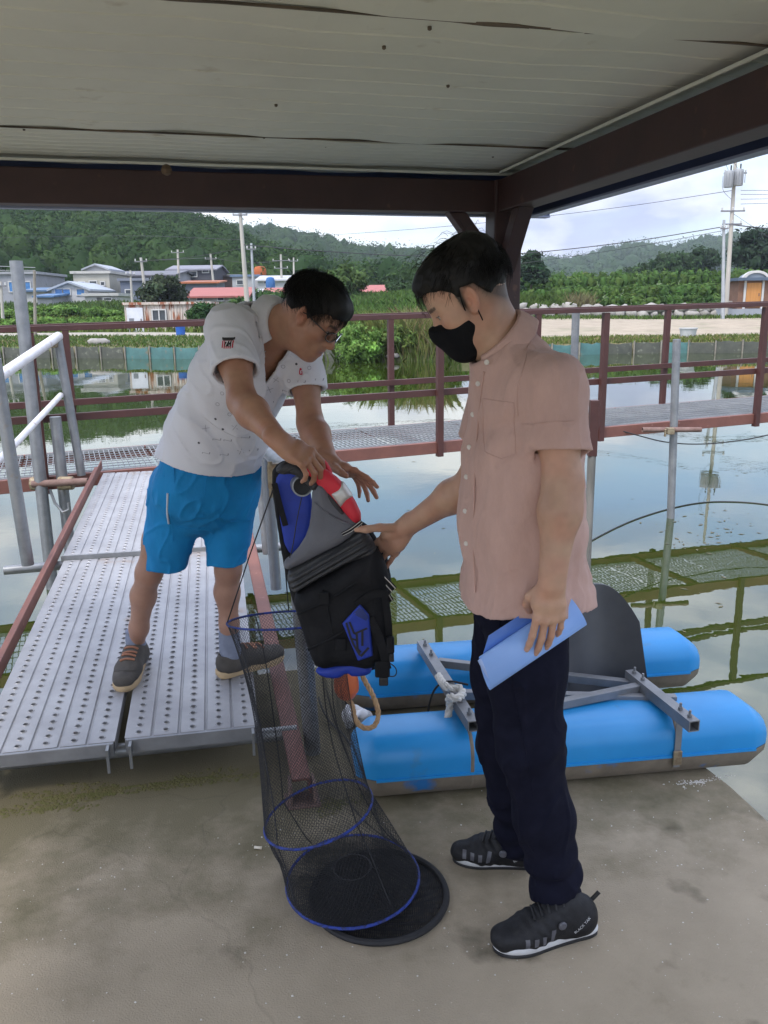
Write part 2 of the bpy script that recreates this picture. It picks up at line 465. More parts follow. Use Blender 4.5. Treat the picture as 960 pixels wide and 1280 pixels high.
# ------------------------------------------------------------------ materials used
M = {}
M['concrete'] = mat('weathered_concrete', (.365, .305, .220), (.258, .214, .150), scale=2.2, rough=.92, bump=.45, bscale=210, spots=(.52, .44, .33), sscale=95, sthr=.70, spots2=(.12, .10, .065), s2scale=3.2, s2thr=.60, bdist=.006, lo=.3, hi=.7)
def add_moss(m):
    """green brown growth in the damp strip in front of the gangway and along the float"""
    t = m.node_tree; n = t.nodes.new; l = t.links.new; b = t.nodes['Principled BSDF']; src = b.inputs['Base Color'].links[0].from_socket
    co = n('ShaderNodeTexCoord'); nz = n('ShaderNodeTexNoise'); nz.inputs['Scale'].default_value = 4.5; nz.inputs['Detail'].default_value = 9; nz.inputs['Roughness'].default_value = .68; l(co.outputs['Object'], nz.inputs['Vector'])
    sp = n('ShaderNodeSeparateXYZ'); l(co.outputs['Object'], sp.inputs[0])
    u = n('ShaderNodeMath'); u.operation = 'MULTIPLY_ADD'; l(sp.outputs['X'], u.inputs[0]); u.inputs[1].default_value = -.20; l(sp.outputs['Y'], u.inputs[2])
    mr = n('ShaderNodeMapRange'); mr.inputs['From Min'].default_value = 1.7; mr.inputs['From Max'].default_value = 2.6; l(u.outputs[0], mr.inputs['Value'])
    ad = n('ShaderNodeMath'); ad.operation = 'MULTIPLY_ADD'; l(mr.outputs[0], ad.inputs[0]); ad.inputs[1].default_value = .50; l(nz.outputs['Fac'], ad.inputs[2])
    rp = n('ShaderNodeValToRGB'); rp.color_ramp.elements[0].position = .58; rp.color_ramp.elements[1].position = .92; l(ad.outputs[0], rp.inputs[0])
    sc = n('ShaderNodeMath'); sc.operation = 'MULTIPLY'; l(rp.outputs[0], sc.inputs[0]); sc.inputs[1].default_value = .8
    mx_ = n('ShaderNodeMix'); mx_.data_type = 'RGBA'; l(sc.outputs[0], mx_.inputs['Factor']); l(src, mx_.inputs['A']); mx_.inputs['B'].default_value = (.105, .092, .045, 1); l(mx_.outputs['Result'], b.inputs['Base Color'])
    # fine cracks
    vr = n('ShaderNodeTexVoronoi'); vr.feature = 'DISTANCE_TO_EDGE'; vr.inputs['Scale'].default_value = .75; nn = n('ShaderNodeTexNoise'); nn.inputs['Scale'].default_value = 5; l(co.outputs['Object'], nn.inputs['Vector'])
    mxv = n('ShaderNodeMix'); mxv.data_type = 'RGBA'; mxv.inputs['Factor'].default_value = .16; l(co.outputs['Object'], mxv.inputs['A']); l(nn.outputs['Color'], mxv.inputs['B']); l(mxv.outputs['Result'], vr.inputs['Vector'])
    cr = n('ShaderNodeValToRGB'); cr.color_ramp.elements[0].position = 0; cr.color_ramp.elements[1].position = .0022; cr.color_ramp.elements[0].color = (.86, .86, .86, 1); l(vr.outputs['Distance'], cr.inputs[0])
    mm = n('ShaderNodeMix'); mm.data_type = 'RGBA'; mm.blend_type = 'MULTIPLY'; mm.inputs['Factor'].default_value = 1; l(mx_.outputs['Result'], mm.inputs['A']); l(cr.outputs[0], mm.inputs['B']); l(mm.outputs['Result'], b.inputs['Base Color'])
add_moss(M['concrete'])
M['ceiling'] = mat('cream_roof_panel', (.60, .60, .51), (.53, .53, .45), scale=1.6, rough=.55, spots=(.42, .39, .30), sscale=9, sthr=.68, bump=.05)
M['seam'] = mat('panel_seam', (.16, .12, .08), (.05, .04, .03), scale=9, rough=.9)
M['maroon'] = mat('maroon_painted_steel', (.048, .021, .018), (.034, .015, .013), scale=7, rough=.55, bump=.15, bscale=60, spots=(.10, .048, .030), sscale=18, sthr=.66)
M['rail'] = mat('brown_red_paint', (.072, .025, .021), (.052, .019, .016), scale=5, rough=.5, bump=.1, spots=(.14, .075, .06), sscale=30, sthr=.7)
M['redox'] = mat('red_oxide_steel', (.19, .076, .056), (.14, .058, .045), scale=6, rough=.6, bump=.15, spots=(.30, .17, .13), sscale=22, sthr=.67)
M['fascia'] = mat('navy_fascia', (.030, .045, .11), (.022, .035, .085), scale=3, rough=.5)
M['trim'] = mat('grey_blue_trim', (.26, .29, .40), (.22, .25, .34), scale=3, rough=.45)
M['galv'] = mat('galvanised_plank', (.355, .355, .365), (.27, .27, .28), scale=5, rough=.5, metal=.35, rvar=.1, bump=.05, spots=(.30, .285, .28), sscale=14, sthr=.66, stretch=(1, 1, 1), spots2=(.27, .21, .17), s2scale=3.2, s2thr=.62)
M['plankdark'] = mat('plank_edge_steel', (.30, .31, .33), (.23, .235, .25), scale=8, rough=.5, metal=.5)
M['pipe'] = mat('galvanised_pipe', (.29, .30, .31), (.21, .22, .23), scale=10, rough=.42, metal=.55, spots=(.26, .24, .22), sscale=25, sthr=.64, bump=.05)
M['pipewhite'] = mat('white_painted_pipe', (.66, .65, .65), (.56, .54, .54), scale=9, rough=.5, spots=(.34, .20, .14), sscale=18, sthr=.66, bump=.08)
M['clamp'] = mat('rusty_zinc_clamp', (.36, .31, .21), (.20, .14, .09), scale=40, rough=.5, metal=.6)
M['rust'] = mat('rusted_steel', (.20, .13, .11), (.13, .075, .06), scale=16, rough=.8, bump=.2)
M['grating'] = mat('galvanised_grating', (.36, .37, .38), (.28, .29, .30), scale=4, rough=.5, metal=.4)
M['blue'] = mat('blue_float_plastic', (.018, .265, .60), (.014, .225, .53), scale=3, rough=.38, bump=.06, bscale=20, spots=(.05, .30, .62), sscale=40, sthr=.72, spots2=(.06, .20, .36), s2scale=7, s2thr=.64, rvar=.12)
M['scum'] = mat('dirty_float_underside', (.235, .195, .145), (.15, .125, .095), scale=8, rough=.85, bump=.25, bscale=50, spots=(.02, .17, .46), sscale=7, sthr=.58)
M['darkplastic'] = mat('charcoal_plastic', (.078, .080, .084), (.058, .060, .064), scale=5, rough=.5, bump=.08, bscale=40, spots=(.085, .085, .08), sscale=10, sthr=.68)
M['alu'] = mat('aluminium_bar', (.25, .255, .265), (.18, .185, .19), scale=9, rough=.5, metal=.45)
M['black'] = mat('black_rubber', (.012, .012, .013), (.020, .020, .021), scale=20, rough=.6)
M['rope'] = mat('hemp_rope', (.50, .33, .18), (.40, .25, .13), scale=60, rough=.9, bump=.4, bscale=120)
M['whiterope'] = mat('grey_white_rope', (.62, .60, .55), (.45, .43, .38), scale=50, rough=.9, bump=.4, bscale=120)
M['orange'] = mat('faded_orange_buoy', (.72, .17, .055), (.62, .14, .05), scale=6, rough=.5, bump=.1)
M['bag'] = mat('white_plastic_bag', (.7, .7, .7), (.6, .6, .62), scale=9, rough=.35)
M['net'] = mat('black_net_twine', (.010, .010, .012), (.016, .016, .018), scale=30, rough=.7)
M['blue_hoop'] = mat('blue_wrapped_hoop', (.013, .038, .25), (.012, .02, .09), scale=70, rough=.6, lo=.45, hi=.55)
M['skin_a'] = mat('tanned_skin', (1, .97, .95), (.88, .84, .82), scale=18, rough=.48, attr=True, bump=.3, bscale=230, sub=.1, bdist=.0015, rvar=.1)
M['skin_b'] = mat('fair_skin', (1, .98, .96), (.92, .88, .86), scale=18, rough=.5, attr=True, bump=.3, bscale=230, sub=.1, bdist=.0015, rvar=.1)
M['hair'] = mat('black_hair', (.006, .0055, .005), (.010, .009, .008), scale=40, rough=.5, spec=.25)
M['pink'] = mat('dusty_pink_linen', (.565, .372, .318), (.49, .32, .272), scale=14, rough=.92, spec=.15, bump=.8, bscale=24, stretch=(1, 1, .45), wave=(330, .02), sheen=.1, bdist=.007, detail=10)
M['pinkdark'] = mat('darker_pink_cloth', (.40, .25, .22), (.33, .2, .18), scale=20, rough=.95, bump=.2)  # darker version of the shirt pink, used on the inner collar band
M['navy'] = mat('navy_wool_trousers', (.0055, .006, .014), (.009, .0095, .020), scale=30, rough=.9, spec=.12, bump=.35, bscale=60, bdist=.003, wave=(260, .15))
M['sneaker'] = mat('black_sneaker_mesh', (.008, .008, .009), (.015, .015, .017), scale=40, rough=.6, spec=.3, bump=.5, bscale=300, bdist=.002)
M['sneaker_grey'] = mat('grey_sneaker_overlay', (.10, .10, .115), (.07, .07, .08), scale=20, rough=.4)
M['sole_white'] = mat('pale_sneaker_sole', (.58, .58, .58), (.45, .45, .45), scale=20, rough=.6)
M['brownshoe'] = mat('dark_grey_suede', (.075, .066, .056), (.05, .045, .04), scale=22, rough=.85, bump=.3, bscale=160)
M['tansole'] = mat('tan_sole', (.50, .36, .20), (.40, .29, .17), scale=14, rough=.7, bump=.15)
M['lace'] = mat('rust_lace', (.34, .16, .095), (.28, .12, .07), scale=30, rough=.8)
M['sock'] = mat('grey_sock', (.20, .225, .29), (.16, .18, .24), scale=30, rough=.95, bump=.4, bscale=180)
M['shorts'] = mat('bright_blue_shorts', (.010, .215, .48), (.008, .17, .39), scale=8, rough=.75, spec=.25, bump=.7, bscale=16, stretch=(1, 1, .5), bdist=.010)
M['zip'] = mat('zip_tape', (.55, .62, .68), (.45, .5, .56), scale=30, rough=.5)
M['mask'] = mat('black_cloth_mask', (.006, .0065, .008), (.010, .0105, .012), scale=40, rough=.85, spec=.12, bump=.2, bscale=200)
M['folder'] = mat('blue_translucent_folder', (.26, .44, .83), (.22, .39, .78), scale=2, rough=.3, spec=.5)
M['folderedge'] = mat('folder_blue_edge', (.11, .23, .62), (.09, .2, .56), scale=2, rough=.3)
M['paper'] = mat('folder_paper', (.42, .55, .85), (.38, .5, .8), scale=2, rough=.5)
M['ink'] = mat('dark_ink', (.02, .03, .08), rough=.6)
M['button'] = mat('shell_button', (.66, .60, .54), (.55, .5, .45), scale=60, rough=.35)
M['vestgrey'] = mat('vest_grey_neoprene', (.125, .128, .145), (.11, .112, .128), scale=20, rough=.75, bump=.15, bscale=200)
M['vestblack'] = mat('vest_black_nylon', (.007, .0075, .009), (.013, .013, .015), scale=12, rough=.7, spec=.2, bump=.4, bscale=70, bdist=.004)
M['vestrib'] = mat('vest_ribbed_foam', (.022, .023, .026), (.032, .033, .036), scale=18, rough=.6, bump=.1)
M['vestblue'] = mat('vest_royal_blue', (.010, .040, .36), (.008, .03, .27), scale=14, rough=.6, bump=.2, bscale=150)
M['vestred'] = mat('vest_red_nylon', (.62, .025, .045), (.52, .02, .035), scale=9, rough=.65, bump=.25, bscale=30, bdist=.004)
M['reflect'] = mat('silver_reflective_tape', (.55, .54, .52), (.47, .46, .44), scale=20, rough=.35, metal=.3)
M['glasses'] = mat('black_glasses_frame', (.008, .008, .009), rough=.25)
M['timber'] = mat('weathered_timber', (.26, .21, .16), (.17, .13, .1), scale=9, rough=.9, bump=.4, stretch=(1, 1, .1))

# ------------------------------------------------------------------ water
WZ = -0.45
def water_mat():
    m, t, b = _bsdf('pond_water'); n = t.nodes.new; l = t.links.new
    b.inputs['Base Color'].default_value = (.024, .037, .005, 1); b.inputs['Roughness'].default_value = .015; b.inputs['IOR'].default_value = 2.0
    co = n('ShaderNodeTexCoord')
    a = n('ShaderNodeTexNoise'); a.inputs['Scale'].default_value = .9; a.inputs['Detail'].default_value = 4; l(co.outputs['Object'], a.inputs['Vector'])
    c = n('ShaderNodeTexNoise'); c.inputs['Scale'].default_value = 6; c.inputs['Detail'].default_value = 3; l(co.outputs['Object'], c.inputs['Vector'])
    ad = n('ShaderNodeMath'); ad.operation = 'MULTIPLY_ADD'; l(c.outputs['Fac'], ad.inputs[0]); ad.inputs[1].default_value = .12; l(a.outputs['Fac'], ad.inputs[2])
    bp = n('ShaderNodeBump'); bp.inputs['Strength'].default_value = .045; bp.inputs['Distance'].default_value = .05; l(ad.outputs[0], bp.inputs['Height']); l(bp.outputs[0], b.inputs['Normal'])
    # thin film of pond scum: slightly rougher patches
    s = n('ShaderNodeTexNoise'); s.inputs['Scale'].default_value = .35; s.inputs['Detail'].default_value = 6; l(co.outputs['Object'], s.inputs['Vector'])
    mr = n('ShaderNodeMapRange'); mr.inputs['From Min'].default_value = .45; mr.inputs['From Max'].default_value = .75; mr.inputs['To Min'].default_value = .003; mr.inputs['To Max'].default_value = .03; l(s.outputs['Fac'], mr.inputs['Value']); l(mr.outputs[0], b.inputs['Roughness'])
    return m
mb = MB(); mb.add([(-500, -80, WZ), (500, -80, WZ), (500, 70, WZ), (-500, 70, WZ)], [(0, 1, 2, 3)])
meta(mb.build('water', water_mat()), kind='structure')

# ------------------------------------------------------------------ terrain
BX = np.array([-400, -60, -18.2, -9.8, -5, -2.2, 2, 4.5, 6.2, 11.5, 16.7, 40, 400.]); BY = np.array([60, 46, 40.7, 38.0, 36.6, 34.6, 33.6, 34.6, 36.6, 37.8, 36.9, 36, 50.])
def bank(X): return np.interp(X, BX, BY)
PL = ([-200, -3, -.05, .12, 4, 8, 15, 45, 70, 100, 140, 400, 6000], [-2.2, -1.6, -.7, .0, .33, .46, .5, 2.2, 2.6, 3.0, 3.2, 5, 8])
PRt = ([-200, -3, -.05, .12, 4, 22, 25, 27, 60, 100, 140, 400, 6000], [-2.2, -1.6, -.7, .0, .15, .84, .9, 1.5, 4.4, 5.5, 6, 8, 12])
def ground_z(X, Y):
    X = np.asarray(X, float); Y = np.asarray(Y, float); d = Y - bank(X); t = sstep(.0, .14, X / np.maximum(Y, 5))
    z = np.interp(d, *PL) * (1 - t) + np.interp(d, *PRt) * t
    P = np.stack([X, Y, X * 0], -1)
    return z + vnoise(P, .15, 3) * .12 * sstep(2, 10, d) + vnoise(P, .02, 4) * np.clip(d - 100, 0, 400) * .004
xs = np.concatenate([-np.geomspace(1400, 62, 18), np.arange(-60, 60.1, 1.0), np.geomspace(62, 1400, 18)])
ds = np.concatenate([[-200, -60, -20, -5, -2, -.6, -.05, .0, .12, .5], np.arange(1, 30, 1.0), np.arange(30, 100, 4), np.geomspace(104, 1500, 16)])
XX, DD = np.meshgrid(xs, ds, indexing='ij'); YY = bank(XX) + DD; ZZ = ground_z(XX, YY)
P = np.stack([XX, YY, ZZ], -1).reshape(-1, 3)
nx_, ny_ = XX.shape; I = np.arange(nx_ * ny_).reshape(nx_, ny_)
Q = np.stack([I[:-1, :-1], I[1:, :-1], I[1:, 1:], I[:-1, 1:]], -1).reshape(-1, 4)
tR = sstep(.02, .12, XX / np.maximum(YY, 5)); nzv = vnoise(P, .35, 5).reshape(XX.shape); nz2 = vnoise(P, .9, 6).reshape(XX.shape)
grass = np.array([.075, .115, .032]); sand = np.array([.33, .275, .205]); pale = np.array([.33, .30, .25]); earth = np.array([.20, .15, .095])
C = np.ones(XX.shape + (3,)) * grass
def blend(C, m, c): return C * (1 - m[..., None]) + c * m[..., None]
mL = (1 - tR)
C = blend(C, mL * sstep(-.1, .5, nzv + nz2 * .5) * (1 - sstep(4, 6, DD)) * .8, earth)
C = blend(C, mL * sstep(5.2, 5.9, DD + nz2 * .4) * (1 - sstep(8.6, 9.3, DD + nz2 * .4)), pale)
C = blend(C, tR * sstep(3, 5, DD + nzv * 1.2) * (1 - sstep(21, 23.5, DD + nzv * 1.5)) * (1 - .35 * sstep(.2, .7, nz2)), sand)
C = blend(C, tR * (1 - sstep(0.5, 1.6, DD)) * .6, earth)
C = blend(C, (1 - sstep(-.2, .05, DD)), np.array([.07, .07, .04]))
m_ter = mat('bank_ground', (1, 1, 1), (.72, .72, .7), scale=1.3, rough=.95, attr=True, bump=.6, bscale=7, bdist=.06)
o = link('ground', np_mesh('ground', P, Q, C.reshape(-1, 3)), m_ter, smooth=True); meta(o, kind='structure')

# ------------------------------------------------------------------ foliage
def cards(cent, rad, per, size, cols, rng, up=.35, shell=.55, ell=1.6):
    """leaf faces scattered through ellipsoid clumps"""
    cent = np.asarray(cent, float); n = len(cent); rad = np.broadcast_to(np.asarray(rad, float).reshape(-1, 3) if np.ndim(rad) else np.full((1, 3), rad), (n, 3))
    idx = np.repeat(np.arange(n), per); m = len(idx)
    d = rng.normal(size=(m, 3)); d /= np.linalg.norm(d, axis=1)[:, None]
    r = shell + (1 - shell) * rng.rand(m) ** .7; r *= 1 + .22 * rng.normal(size=m) * (rng.rand(m) < .3)
    pos = cent[idx] + d * rad[idx] * r[:, None]
    nn = d + rng.normal(size=(m, 3)) * .7 + np.array([0, 0, up]); nn /= np.linalg.norm(nn, axis=1)[:, None]
    u = np.cross(nn, rng.normal(size=(m, 3))); u /= np.linalg.norm(u, axis=1)[:, None]; v = np.cross(nn, u)
    s = (np.asarray(size)[idx] if np.ndim(size) else size) * (.6 + .8 * rng.rand(m)); a = (s * ell)[:, None]; b = s[:, None]
    q = np.stack([pos - u * a, pos - v * b * .6 + nn * b * .2, pos + u * a, pos + v * b * .6 + nn * b * .2], 1).reshape(-1, 3)
    c = np.asarray(cols)[idx] if np.ndim(cols) == 2 else np.tile(cols, (m, 1))
    c = c * (.65 + .7 * rng.rand(m, 1)) * (1 + rng.normal(size=(m, 3)) * .05)
    return q, np.arange(4 * m).reshape(m, 4), np.repeat(np.clip(c, .005, .6), 4, 0)
_t = [(math.cos(2 * math.pi * i / 8), math.sin(2 * math.pi * i / 8)) for i in range(8)]
SPH_V = np.array([(0, 0, -1)] + [(math.cos(p) * a, math.cos(p) * b, math.sin(p)) for p in (-.9, -.3, .3, .9) for a, b in _t] + [(0, 0, 1)])
_f = [(0, 1 + (k + 1) % 8, 1 + k, 1 + k) for k in range(8)]
for r_ in range(3): _f += [(1 + r_ * 8 + k, 1 + r_ * 8 + (k + 1) % 8, 9 + r_ * 8 + (k + 1) % 8, 9 + r_ * 8 + k) for k in range(8)]
SPH_Q = np.array(_f[8:]); SPH_T = np.array([(0, 1 + (k + 1) % 8, 1 + k) for k in range(8)] + [(33, 25 + k, 25 + (k + 1) % 8) for k in range(8)])
def blobs(cent, rad, cols, rng, jit=.18):
    cent = np.asarray(cent, float); n = len(cent); rad = np.broadcast_to(np.asarray(rad, float).reshape(-1, 3), (n, 3))
    v = SPH_V[None] * rad[:, None] * (1 + rng.normal(size=(n, 34, 1)) * jit) + cent[:, None]
    off = (np.arange(n) * 34)[:, None, None]
    c = np.repeat(np.asarray(cols) if np.ndim(cols) == 2 else np.tile(cols, (n, 1)), 34, 0)
    return v.reshape(-1, 3), (SPH_Q[None] + off).reshape(-1, 4), (SPH_T[None] + off).reshape(-1, 3), c
def foliage_obj(name, parts, m, parent=None):
    V, Q4, T3, C = [], [], [], []; n = 0
    for p in parts:
        V.append(p[0]); Q4.append(p[1] + n); C.append(p[-1])
        if len(p) == 4: T3.append(p[2] + n)
        n += len(p[0])
    fs = [np.concatenate(Q4)] + ([np.concatenate(T3)] if T3 else [])
    return link(name, np_mesh(name, np.concatenate(V), fs, np.concatenate(C)), m, parent)
LEAF = leaf_mat('leaves')

# ------------------------------------------------------------------ hills with woods
def crest(pts, Y, drop):
    q = [PY(x, y, Y) for x, y in pts]; return np.array([p[0] / p[1] for p in q]), np.array([p[2] for p in q]) - drop
HILLS = [
    # name, crest pixels, distance of the crest, start of the slope, crown drop, crown radius, count, colours
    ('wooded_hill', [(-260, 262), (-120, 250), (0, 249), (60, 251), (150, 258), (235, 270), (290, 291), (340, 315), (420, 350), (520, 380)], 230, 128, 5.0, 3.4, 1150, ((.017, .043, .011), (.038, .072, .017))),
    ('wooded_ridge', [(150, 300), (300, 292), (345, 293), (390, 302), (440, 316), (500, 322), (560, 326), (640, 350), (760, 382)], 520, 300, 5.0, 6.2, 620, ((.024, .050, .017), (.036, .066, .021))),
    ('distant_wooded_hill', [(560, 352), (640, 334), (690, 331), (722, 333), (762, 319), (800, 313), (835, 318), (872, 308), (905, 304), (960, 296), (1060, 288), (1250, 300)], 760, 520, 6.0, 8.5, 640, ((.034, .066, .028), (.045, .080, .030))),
]
hill_mat = mat('hill_floor', (.040, .062, .024), (.030, .048, .020), scale=.05, rough=1)
for nm, pts, Yc, Y0, drop, cr, cnt, cc in HILLS:
    a_, z_ = crest(pts, Yc, drop)
    def hz(X, Y, a_=a_, z_=z_, Y0=Y0, Yc=Yc):
        t = np.clip((Y - Y0) / (Yc - Y0), 0, 1.6); s_ = np.where(t < 1, t ** .8, 1 - (t - 1) ** 2 * 1.2)
        return np.interp(X / Y, a_, z_) * s_ + (1 - np.minimum(s_, 1)) * 3 - .3
    aa = np.linspace(a_[0], a_[-1], 60); yy = np.linspace(Y0, Yc * 1.5, 24)
    A, YYh = np.meshgrid(aa, yy, indexing='ij'); Xh = A * YYh; Zh = hz(Xh, YYh)
    I = np.arange(A.size).reshape(A.shape); Q = np.stack([I[:-1, :-1], I[1:, :-1], I[1:, 1:], I[:-1, 1:]], -1).reshape(-1, 4)
    meta(link('hill', np_mesh('hill', np.stack([Xh, YYh, Zh], -1).reshape(-1, 3), Q), hill_mat, smooth=True), kind='structure')
    rng = np.random.RandomState(cnt)
    aq = rng.uniform(a_[0], a_[-1], cnt); yq = Y0 + (Yc * 1.06 - Y0) * rng.rand(cnt) ** .8
    xq = aq * yq; zq = hz(xq, yq)
    r3 = cr * (.75 + .6 * rng.rand(cnt)); cen = np.stack([xq, yq, zq + r3 * .75], 1)
    k = rng.rand(cnt, 1); col = np.array(cc[0]) * (1 - k) + np.array(cc[1]) * k
    rad = np.stack([r3, r3, r3 * 1.05], 1)
    # several leaf clumps to each crown
    sub = 6; si = np.repeat(np.arange(cnt), sub); dd = rng.normal(size=(cnt * sub, 3)); dd /= np.linalg.norm(dd, axis=1)[:, None]; dd[:, 2] = np.abs(dd[:, 2]) * .9
    sc = cen[si] + dd * rad[si] * .62; sr = rad[si] * (.42 + .2 * rng.rand(cnt * sub, 1))
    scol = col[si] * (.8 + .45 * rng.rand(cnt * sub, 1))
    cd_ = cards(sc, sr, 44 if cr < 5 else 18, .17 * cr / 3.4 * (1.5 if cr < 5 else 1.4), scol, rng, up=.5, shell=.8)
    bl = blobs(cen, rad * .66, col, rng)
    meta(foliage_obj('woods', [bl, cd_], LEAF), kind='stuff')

# ------------------------------------------------------------------ concrete deck
GD = V3(-.2164, .9763, 0); ED = V3(.9763, .2164, 0)
POST = V3(.48, 3.45, 0)
def dk(e, g, z=0.0): return POST + ED * e + GD * g + V3(0, 0, z)
edge = []
rng = np.random.RandomState(3)
for t in np.linspace(-6.0, .17, 40): edge.append(dk(.413 + rng.normal() * .004, t))
for t in np.linspace(.413, -4.0, 50)[1:]: edge.append(dk(t, .17 + rng.normal() * .004))
edge.append(dk(-4.0, -6.0))
edge = np.array(edge); n = len(edge); cen = edge.mean(0)
mb = MB(); mb.add(list(edge) + list(edge + V3(0, 0, -.34)), [tuple(range(n))] + [(k, n + k, n + (k + 1) % n, (k + 1) % n) for k in range(n)])
o = mb.build('concrete_deck', M['concrete'], bevel=.012); meta(o, kind='structure')

def moss_mat(name, c, thr, sc):
    return mat(name, c, tuple(k * .6 for k in c), scale=30, rough=.95, bump=.5, bscale=90)
# moss patches on the deck: thin irregular growth
def patch(name, cx, cy, rx, ry, seed, m, n=420, size=.006, label=None, cat=None, hgt=.004):
    rng = np.random.RandomState(seed); V = []; Fq = []
    for i in range(n):
        r = rng.rand() ** .7; t = rng.rand() * 6.283; e = .6 + .4 * math.sin(3 * t + seed)
        p = PZ(cx, cy, 0) + ED * (rx * r * e * math.cos(t)) + GD * (ry * r * e * math.sin(t)); s = size * (.4 + rng.rand() * 1.2); k = len(V)
        a0 = rng.rand() * 6.28
        for j in range(5): V.append(p + V3(math.cos(a0 + j * 1.2566), math.sin(a0 + j * 1.2566), 0) * s * (.6 + .6 * rng.rand()))
        V.append(p + V3(0, 0, hgt * (.5 + rng.rand())))
        for j in range(5): Fq.append((k + j, k + (j + 1) % 5, k + 5))
    o = link(name, np_mesh(name, np.array(V) + V3(0, 0, .0008), np.array(Fq)), m); meta(o, kind='stuff'); return o
MOSS = mat('dry_moss', (.10, .105, .03), (.14, .12, .055), scale=30, rough=1)
patch('moss', 418, 1005, .13, .07, 1, MOSS, 240, .005); patch('moss', 120, 992, .55, .09, 2, MOSS, 700, .006); patch('moss', 240, 975, .35, .06, 4, MOSS, 350, .005)
patch('moss', 60, 1010, .3, .05, 5, MOSS, 200, .005)
GRIT = mat('white_grit', (.62, .6, .55), (.45, .42, .36), scale=50, rough=.9)
patch('grit', 870, 978, .16, .035, 7, GRIT, 130, .0028, hgt=.003)
V = []; Fq = []; rng = np.random.RandomState(11)
for i in range(520):
    p = PZ(rng.uniform(0, 960), rng.uniform(960, 1280) if rng.rand() < .7 else rng.uniform(1000, 1200), 0); e_ = (p - POST) @ ED
    if e_ > .39 or (p - POST) @ GD > -.9: continue
    s = .001 + .0026 * rng.rand() ** 3; k = len(V); a0 = rng.rand() * 6
    for j in range(4): V.append(p + V3(math.cos(a0 + j * 1.57), math.sin(a0 + j * 1.57), .0) * s * (.6 + .7 * rng.rand()) + V3(0, 0, .0006))
    V.append(p + V3(0, 0, s)); Fq += [(k + j, k + (j + 1) % 4, k + 4) for j in range(4)]
meta(link('grit', np_mesh('grit', np.array(V), np.array(Fq)), GRIT), kind='stuff')

# ------------------------------------------------------------------ shelter: post, beams, roof of cream panels
ER = V3(.966, .259, 0); GR = V3(-.2164, .9763, 0); CZ = 2.045
sh = empty('shelter', POST, 'open shelter roof of cream panels on brown steel beams and corner post', 'shelter')
mb = MB(); mb.box(POST + V3(0, 0, 1.005), (.112, .112, 2.005), (ED, GD, (0, 0, 1))); mb.build('corner_post', M['maroon'], sh, bevel=.006)
mb = MB(); mb.box(POST + V3(0, 0, .008), (.2, .2, .016), (ED, GD, (0, 0, 1))); mb.build('base_plate', M['maroon'], sh, bevel=.002)
def brace(d):
    mb = MB(); n_ = np.cross(d, (0, 0, 1))
    mb.prism([(.05, 1.66), (.235, 1.889), (.165, 1.889), (.05, 1.75)], POST - n_ * .03, d, V3(0, 0, 1), n_ * .06)
    return mb.build('brace', M['maroon'], sh, bevel=.003)
brace(-ER); brace(-GR)
mb = MB(); mb.bar(POST + ER * .09 + V3(0, 0, 1.948), POST - ER * 2.75 + V3(0, 0, 1.948), .08, .115); mb.build('beam', M['maroon'], sh, bevel=.004)
mb = MB(); mb.bar(POST - GR * .058 + V3(0, 0, 1.9475), POST - GR * 3.85 + V3(0, 0, 1.9475), .09, .1155); mb.build('beam', M['maroon'], sh, bevel=.004)
mb = MB(); mb.bar(POST - GR * 2.75 - ER * .05 + V3(0, 0, 1.966), POST - GR * 2.75 - ER * 2.75 + V3(0, 0, 1.966), .06, .08)
mb.build('beam', M['maroon'], sh, bevel=.004)
# fascia with a pale lower flange, outside the beams
for a, b, nrm_ in ((POST + GR * .13 + ER * .25, POST + GR * .13 - ER * 2.8, GR), (POST + ER * .16 + GR * .125, POST + ER * .16 - GR * 3.9, ER)):
    mb = MB(); mb.bar(a + V3(0, 0, 2.01), b + V3(0, 0, 2.01), .012, .22); mb.build('fascia', M['fascia'], sh)
    mb = MB(); mb.bar(a + V3(0, 0, 1.896) + nrm_ * .012, b + V3(0, 0, 1.896) + nrm_ * .012, .045, .007); mb.build('fascia_flange', M['trim'], sh)
